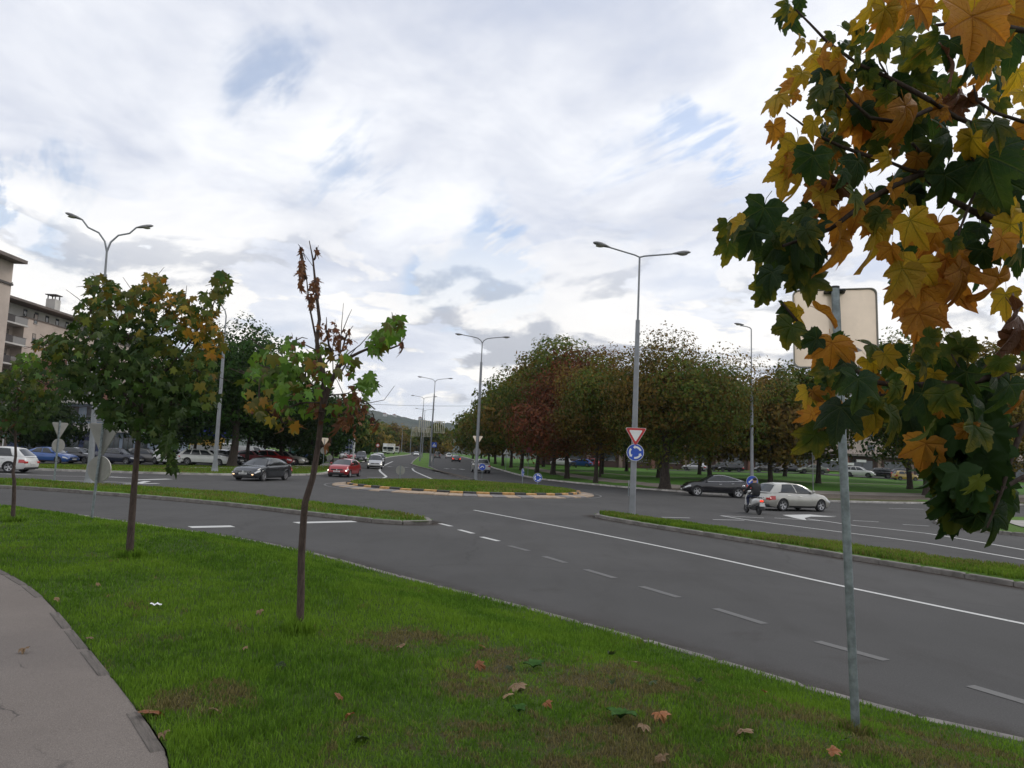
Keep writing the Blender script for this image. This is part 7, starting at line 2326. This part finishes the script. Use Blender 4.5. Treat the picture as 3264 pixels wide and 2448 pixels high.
def hill_mat():
    m, t, out = new_mat('hill_forest')
    p = t.n('ShaderNodeNewGeometry').outputs['Position']
    n = t.noise(p, .035, 6, .7); b = t.noise(p, .006, 4, .6)
    c = t.mix(t.ramp(n, .35, .65), (.018, .030, .018), (.045, .060, .030))
    c = t.mix(t.ramp(b, .55, .7, 0, .5), c, (.07, .065, .035))
    bs = principled(t, out, Base_Color=c, Roughness=.95)
    bn = t.n('ShaderNodeBump', ins={'Strength': 1.0, 'Distance': 9.0, 'Height': n})
    t.nt.links.new(bn.outputs[0], bs.inputs['Normal'])
    return m


gx = np.concatenate([np.arange(-3500, -900, 60), np.arange(-900, 100, 9), np.arange(100, 3001, 60)]); gy = np.concatenate([np.arange(1450, 2200, 50), np.arange(2200, 2900, 14), np.arange(2900, 3900, 80)])
GX, GY = np.meshgrid(gx, gy); GZ = hill_z(GX, GY) + rng.normal(0, 1.6, GX.shape) * sst(1600, 2300, GY)
nx_, ny_ = len(gx), len(gy)
idx = np.arange(nx_ * ny_).reshape(ny_, nx_)
Fq = np.stack([idx[:-1, :-1], idx[:-1, 1:], idx[1:, 1:], idx[1:, :-1]], -1).ravel()
kind(link('hill', nparray_mesh('hill', np.stack([GX.ravel(), GY.ravel(), GZ.ravel()], 1), Fq, 4), hill_mat()))
for i, (u, v, lab) in enumerate([(1262, 1332, 'tiny pale house on the hill crest'), (1300, 1347, 'tiny white house below the hill crest'), (1345, 1352, 'tiny house on the hill behind the lamps'), (1232, 1362, 'tiny house low on the wooded hill'), (1408, 1338, 'tiny reddish house on the hill right of the lamps')]):
    yy = 2480 - i * 20; x = (u - 1632) / FPX * yy; z = float(hill_z(np.array([x]), np.array([float(yy)]))[0])
    t = empty('hill_house', (x, yy, z)); tag(t, lab, 'house', 'houses on the hill')
    MB().box((-6, -4, -2), (6, 4, 7)).build('wall', M_WALLW, t); MB().prism([(-7, 7), (7, 7), (0, 11)], -4.5, 4.5).build('roof', M_WALLB, t)

# ---------------------------------------------------------------- leaves and litter on the ground
FMESH = [[leaf_mesh('fallen_leaf', m_, random.uniform(.2, .6), random.uniform(-.5, .7), 40 + i * 3 + k) for k in range(3)] for i, m_ in enumerate(M_FALLEN)]
FL = [(868, 1407, 0, .11, 'tan fallen leaf lying right of the withered maple trunk'), (1040, 1408, 0, .09, 'small tan leaf in the grass above the orange one'), (1032, 1448, 1, .12, 'bright orange curled leaf in mid verge'), (1118, 1488, 0, .19, 'largest pale star-shaped maple leaf on the verge'),
      (1097, 1512, 0, .11, 'pinkish tan leaf just below the largest pale leaf'), (1180, 1530, 1, .09, 'narrow orange leaf standing upright in the grass'), (1378, 1420, 0, .11, 'pale upright leaf close to the kerb'), (1317, 1413, 2, .10, 'pale green leaf near the kerb grass'), (1410, 1487, 2, .12, 'long pale green leaf in the dry patch'),
      (1324, 1492, 2, .08, 'small round green leaf in the dry patch'), (1505, 1468, 2, .10, 'whitish green leaf near the kerb'), (728, 1525, 1, .10, 'yellow-orange leaf left in the thick grass'), (757, 1560, 1, .09, 'small brown-orange leaf at the dry patch edge'), (785, 1608, 2, .13, 'grey-green drooping leaf in the dry patch bottom left'),
      (1425, 1560, 1, .15, 'dark brown curled leaf right of the weeds'), (1388, 1583, 0, .12, 'flat tan leaf below the dark curled leaf'), (1605, 1598, 0, .15, 'broad tan leaf left of the sign post foot'), (1650, 1448, 1, .07, 'tiny brown leaf on the kerb edge'), (1795, 1640, 1, .12, 'orange-brown leaf near the bottom right'), (1822, 1615, 2, .13, 'green leaf beside the orange-brown leaf at bottom right'),
      (1890, 1550, 2, .14, 'pale yellow-green leaf right of the sign post foot'), (1842, 1529, 0, .14, 'tan leaf behind the sign post foot'), (1430, 1655, 0, .13, 'tan leaf at the bottom edge of the verge'), (600, 1450, 2, .13, 'large pale green leaf left of the withered trunk'), (460, 1548, 0, .09, 'thin tan leaf in the left grass'), (530, 1410, 0, .08, 'small tan leaf left of the withered trunk base'), (1100, 1451, 2, .09, 'round green leaf beside the orange curled leaf'), (210, 1268, 0, .10, 'tan leaf in the grass near the path edge'), (560, 1333, 0, .1, 'tan scrap of leaf halfway up the lawn')]
rf_ = random.Random(9)
for x, y, ci, sz, lab in FL:
    p = at(x * K, y * K, .42); g = float(bank(np.array([p.x]), np.array([p.y]))[0])
    o = link('fallen_leaf', FMESH[ci][rf_.randint(0, 2)]); tag(o, lab, 'leaf', 'fallen leaves on the verge')
    o.location = (p.x, p.y, g + .042); o.scale = (sz * .55,) * 3; o.rotation_euler = (rf_.uniform(-.5, .5), rf_.uniform(-.5, .5), rf_.uniform(0, 6.28))
for x, y, ci, sz, lab in [(322, 1546, 1, .15, 'large orange-brown leaf at the footpath edge'), (52, 1406, 0, .08, 'small tan leaf out on the footpath'), (190, 1381, 0, .07, 'pinkish leaf beside the path edging'), (120, 1298, 0, .08, 'tan leaf up the path by the edging stones'), (352, 1590, 0, .07, 'tan leaf below the large orange-brown one')]:
    p = at(x * K, y * K, .45)
    o = link('fallen_leaf', FMESH[ci][rf_.randint(0, 2)]); tag(o, lab, 'leaf', 'fallen leaves on the footpath')
    o.location = (p.x, p.y, .468); o.scale = (sz * .7,) * 3; o.rotation_euler = (rf_.uniform(-.25, .25), rf_.uniform(-.25, .25), rf_.uniform(0, 6.28))
p = at(336 * K, 1316 * K, .42)
mb = MB().grid([[(x, y, .012 * math.sin(x * 90 + y * 40) + .02) for x in np.linspace(-.05, .05, 5)] for y in np.linspace(-.035, .035, 4)])
o = mb.build('paper_scrap', mat('paper_white', (.75, .76, .78), .7)); o.location = (p.x, p.y, float(bank(np.array([p.x]), np.array([p.y]))[0]) + .03); tag(o, 'crumpled white paper scrap on the left lawn', 'litter')
M_WEED = mat('weed_green', (.035, .085, .018), .85, var=.25, vscale=20, spec=.1)
for x, y, n_, sz, lab in [(1340, 1562, 7, .13, 'broad-leaved weed rosette left of the dark curled leaf'), (1152, 1450, 4, .11, 'upright broad weed leaves by bare soil in the verge'), (1120, 1545, 4, .09, 'small weed tuft below the pale maple leaves')]:
    p = at(x * K, y * K, .42); t = empty('weed_plant', (p.x, p.y, float(bank(np.array([p.x]), np.array([p.y]))[0]))); tag(t, lab, 'weed', 'weeds in the verge')
    for k in range(n_):
        a = k * 2.4 + rf_.random(); L = sz * rf_.uniform(.8, 1.3)
        rows = []
        for f in np.linspace(0, 1, 6):
            wd = L * .28 * math.sin(pi * min(1, f * .92 + .05)) + .004; r_ = L * f * .8; zz_ = L * (f * .9 - f * f * .6) + .02
            rows.append([(r_ * math.cos(a) - wd * math.sin(a) * s_, r_ * math.sin(a) + wd * math.cos(a) * s_, zz_ + abs(s_) * .012) for s_ in (-1, 0, 1)])
        MB().grid(rows).build('leaf', M_WEED, t, smooth=True)

def at_bank(u, v): q = at(u, v, .42); return q.x, q.y
long_grass([(*at_bank(956, 2022), .16, 420, 'longer grass round the foot of the withered maple'), (*at_bank(413, 1781), .22, 420, 'longer grass round the foot of the bushy maple'),
            (*at_bank(2733, 2292), .14, 420, 'longer grass round the foot of the near sign post'), (*at_bank(42, 1665), .2, 260, 'longer grass round the foot of the leftmost maple')])
# ---------------------------------------------------------------- air
m, t, out = new_mat('haze')
pv = t.n('ShaderNodeVolumePrincipled')
pv.inputs['Color'].default_value = (.78, .86, 1.0, 1)
pv.inputs['Density'].default_value = .00007
t.nt.links.new(pv.outputs[0], out.inputs['Volume'])
hz = MB().box((-5000, -150, -2.0), (5000, 4200, 260)).build('haze', m)
kind(hz, 'stuff', 'thin bluish air over the whole scene', 'haze')
hz.display_type = 'WIRE'
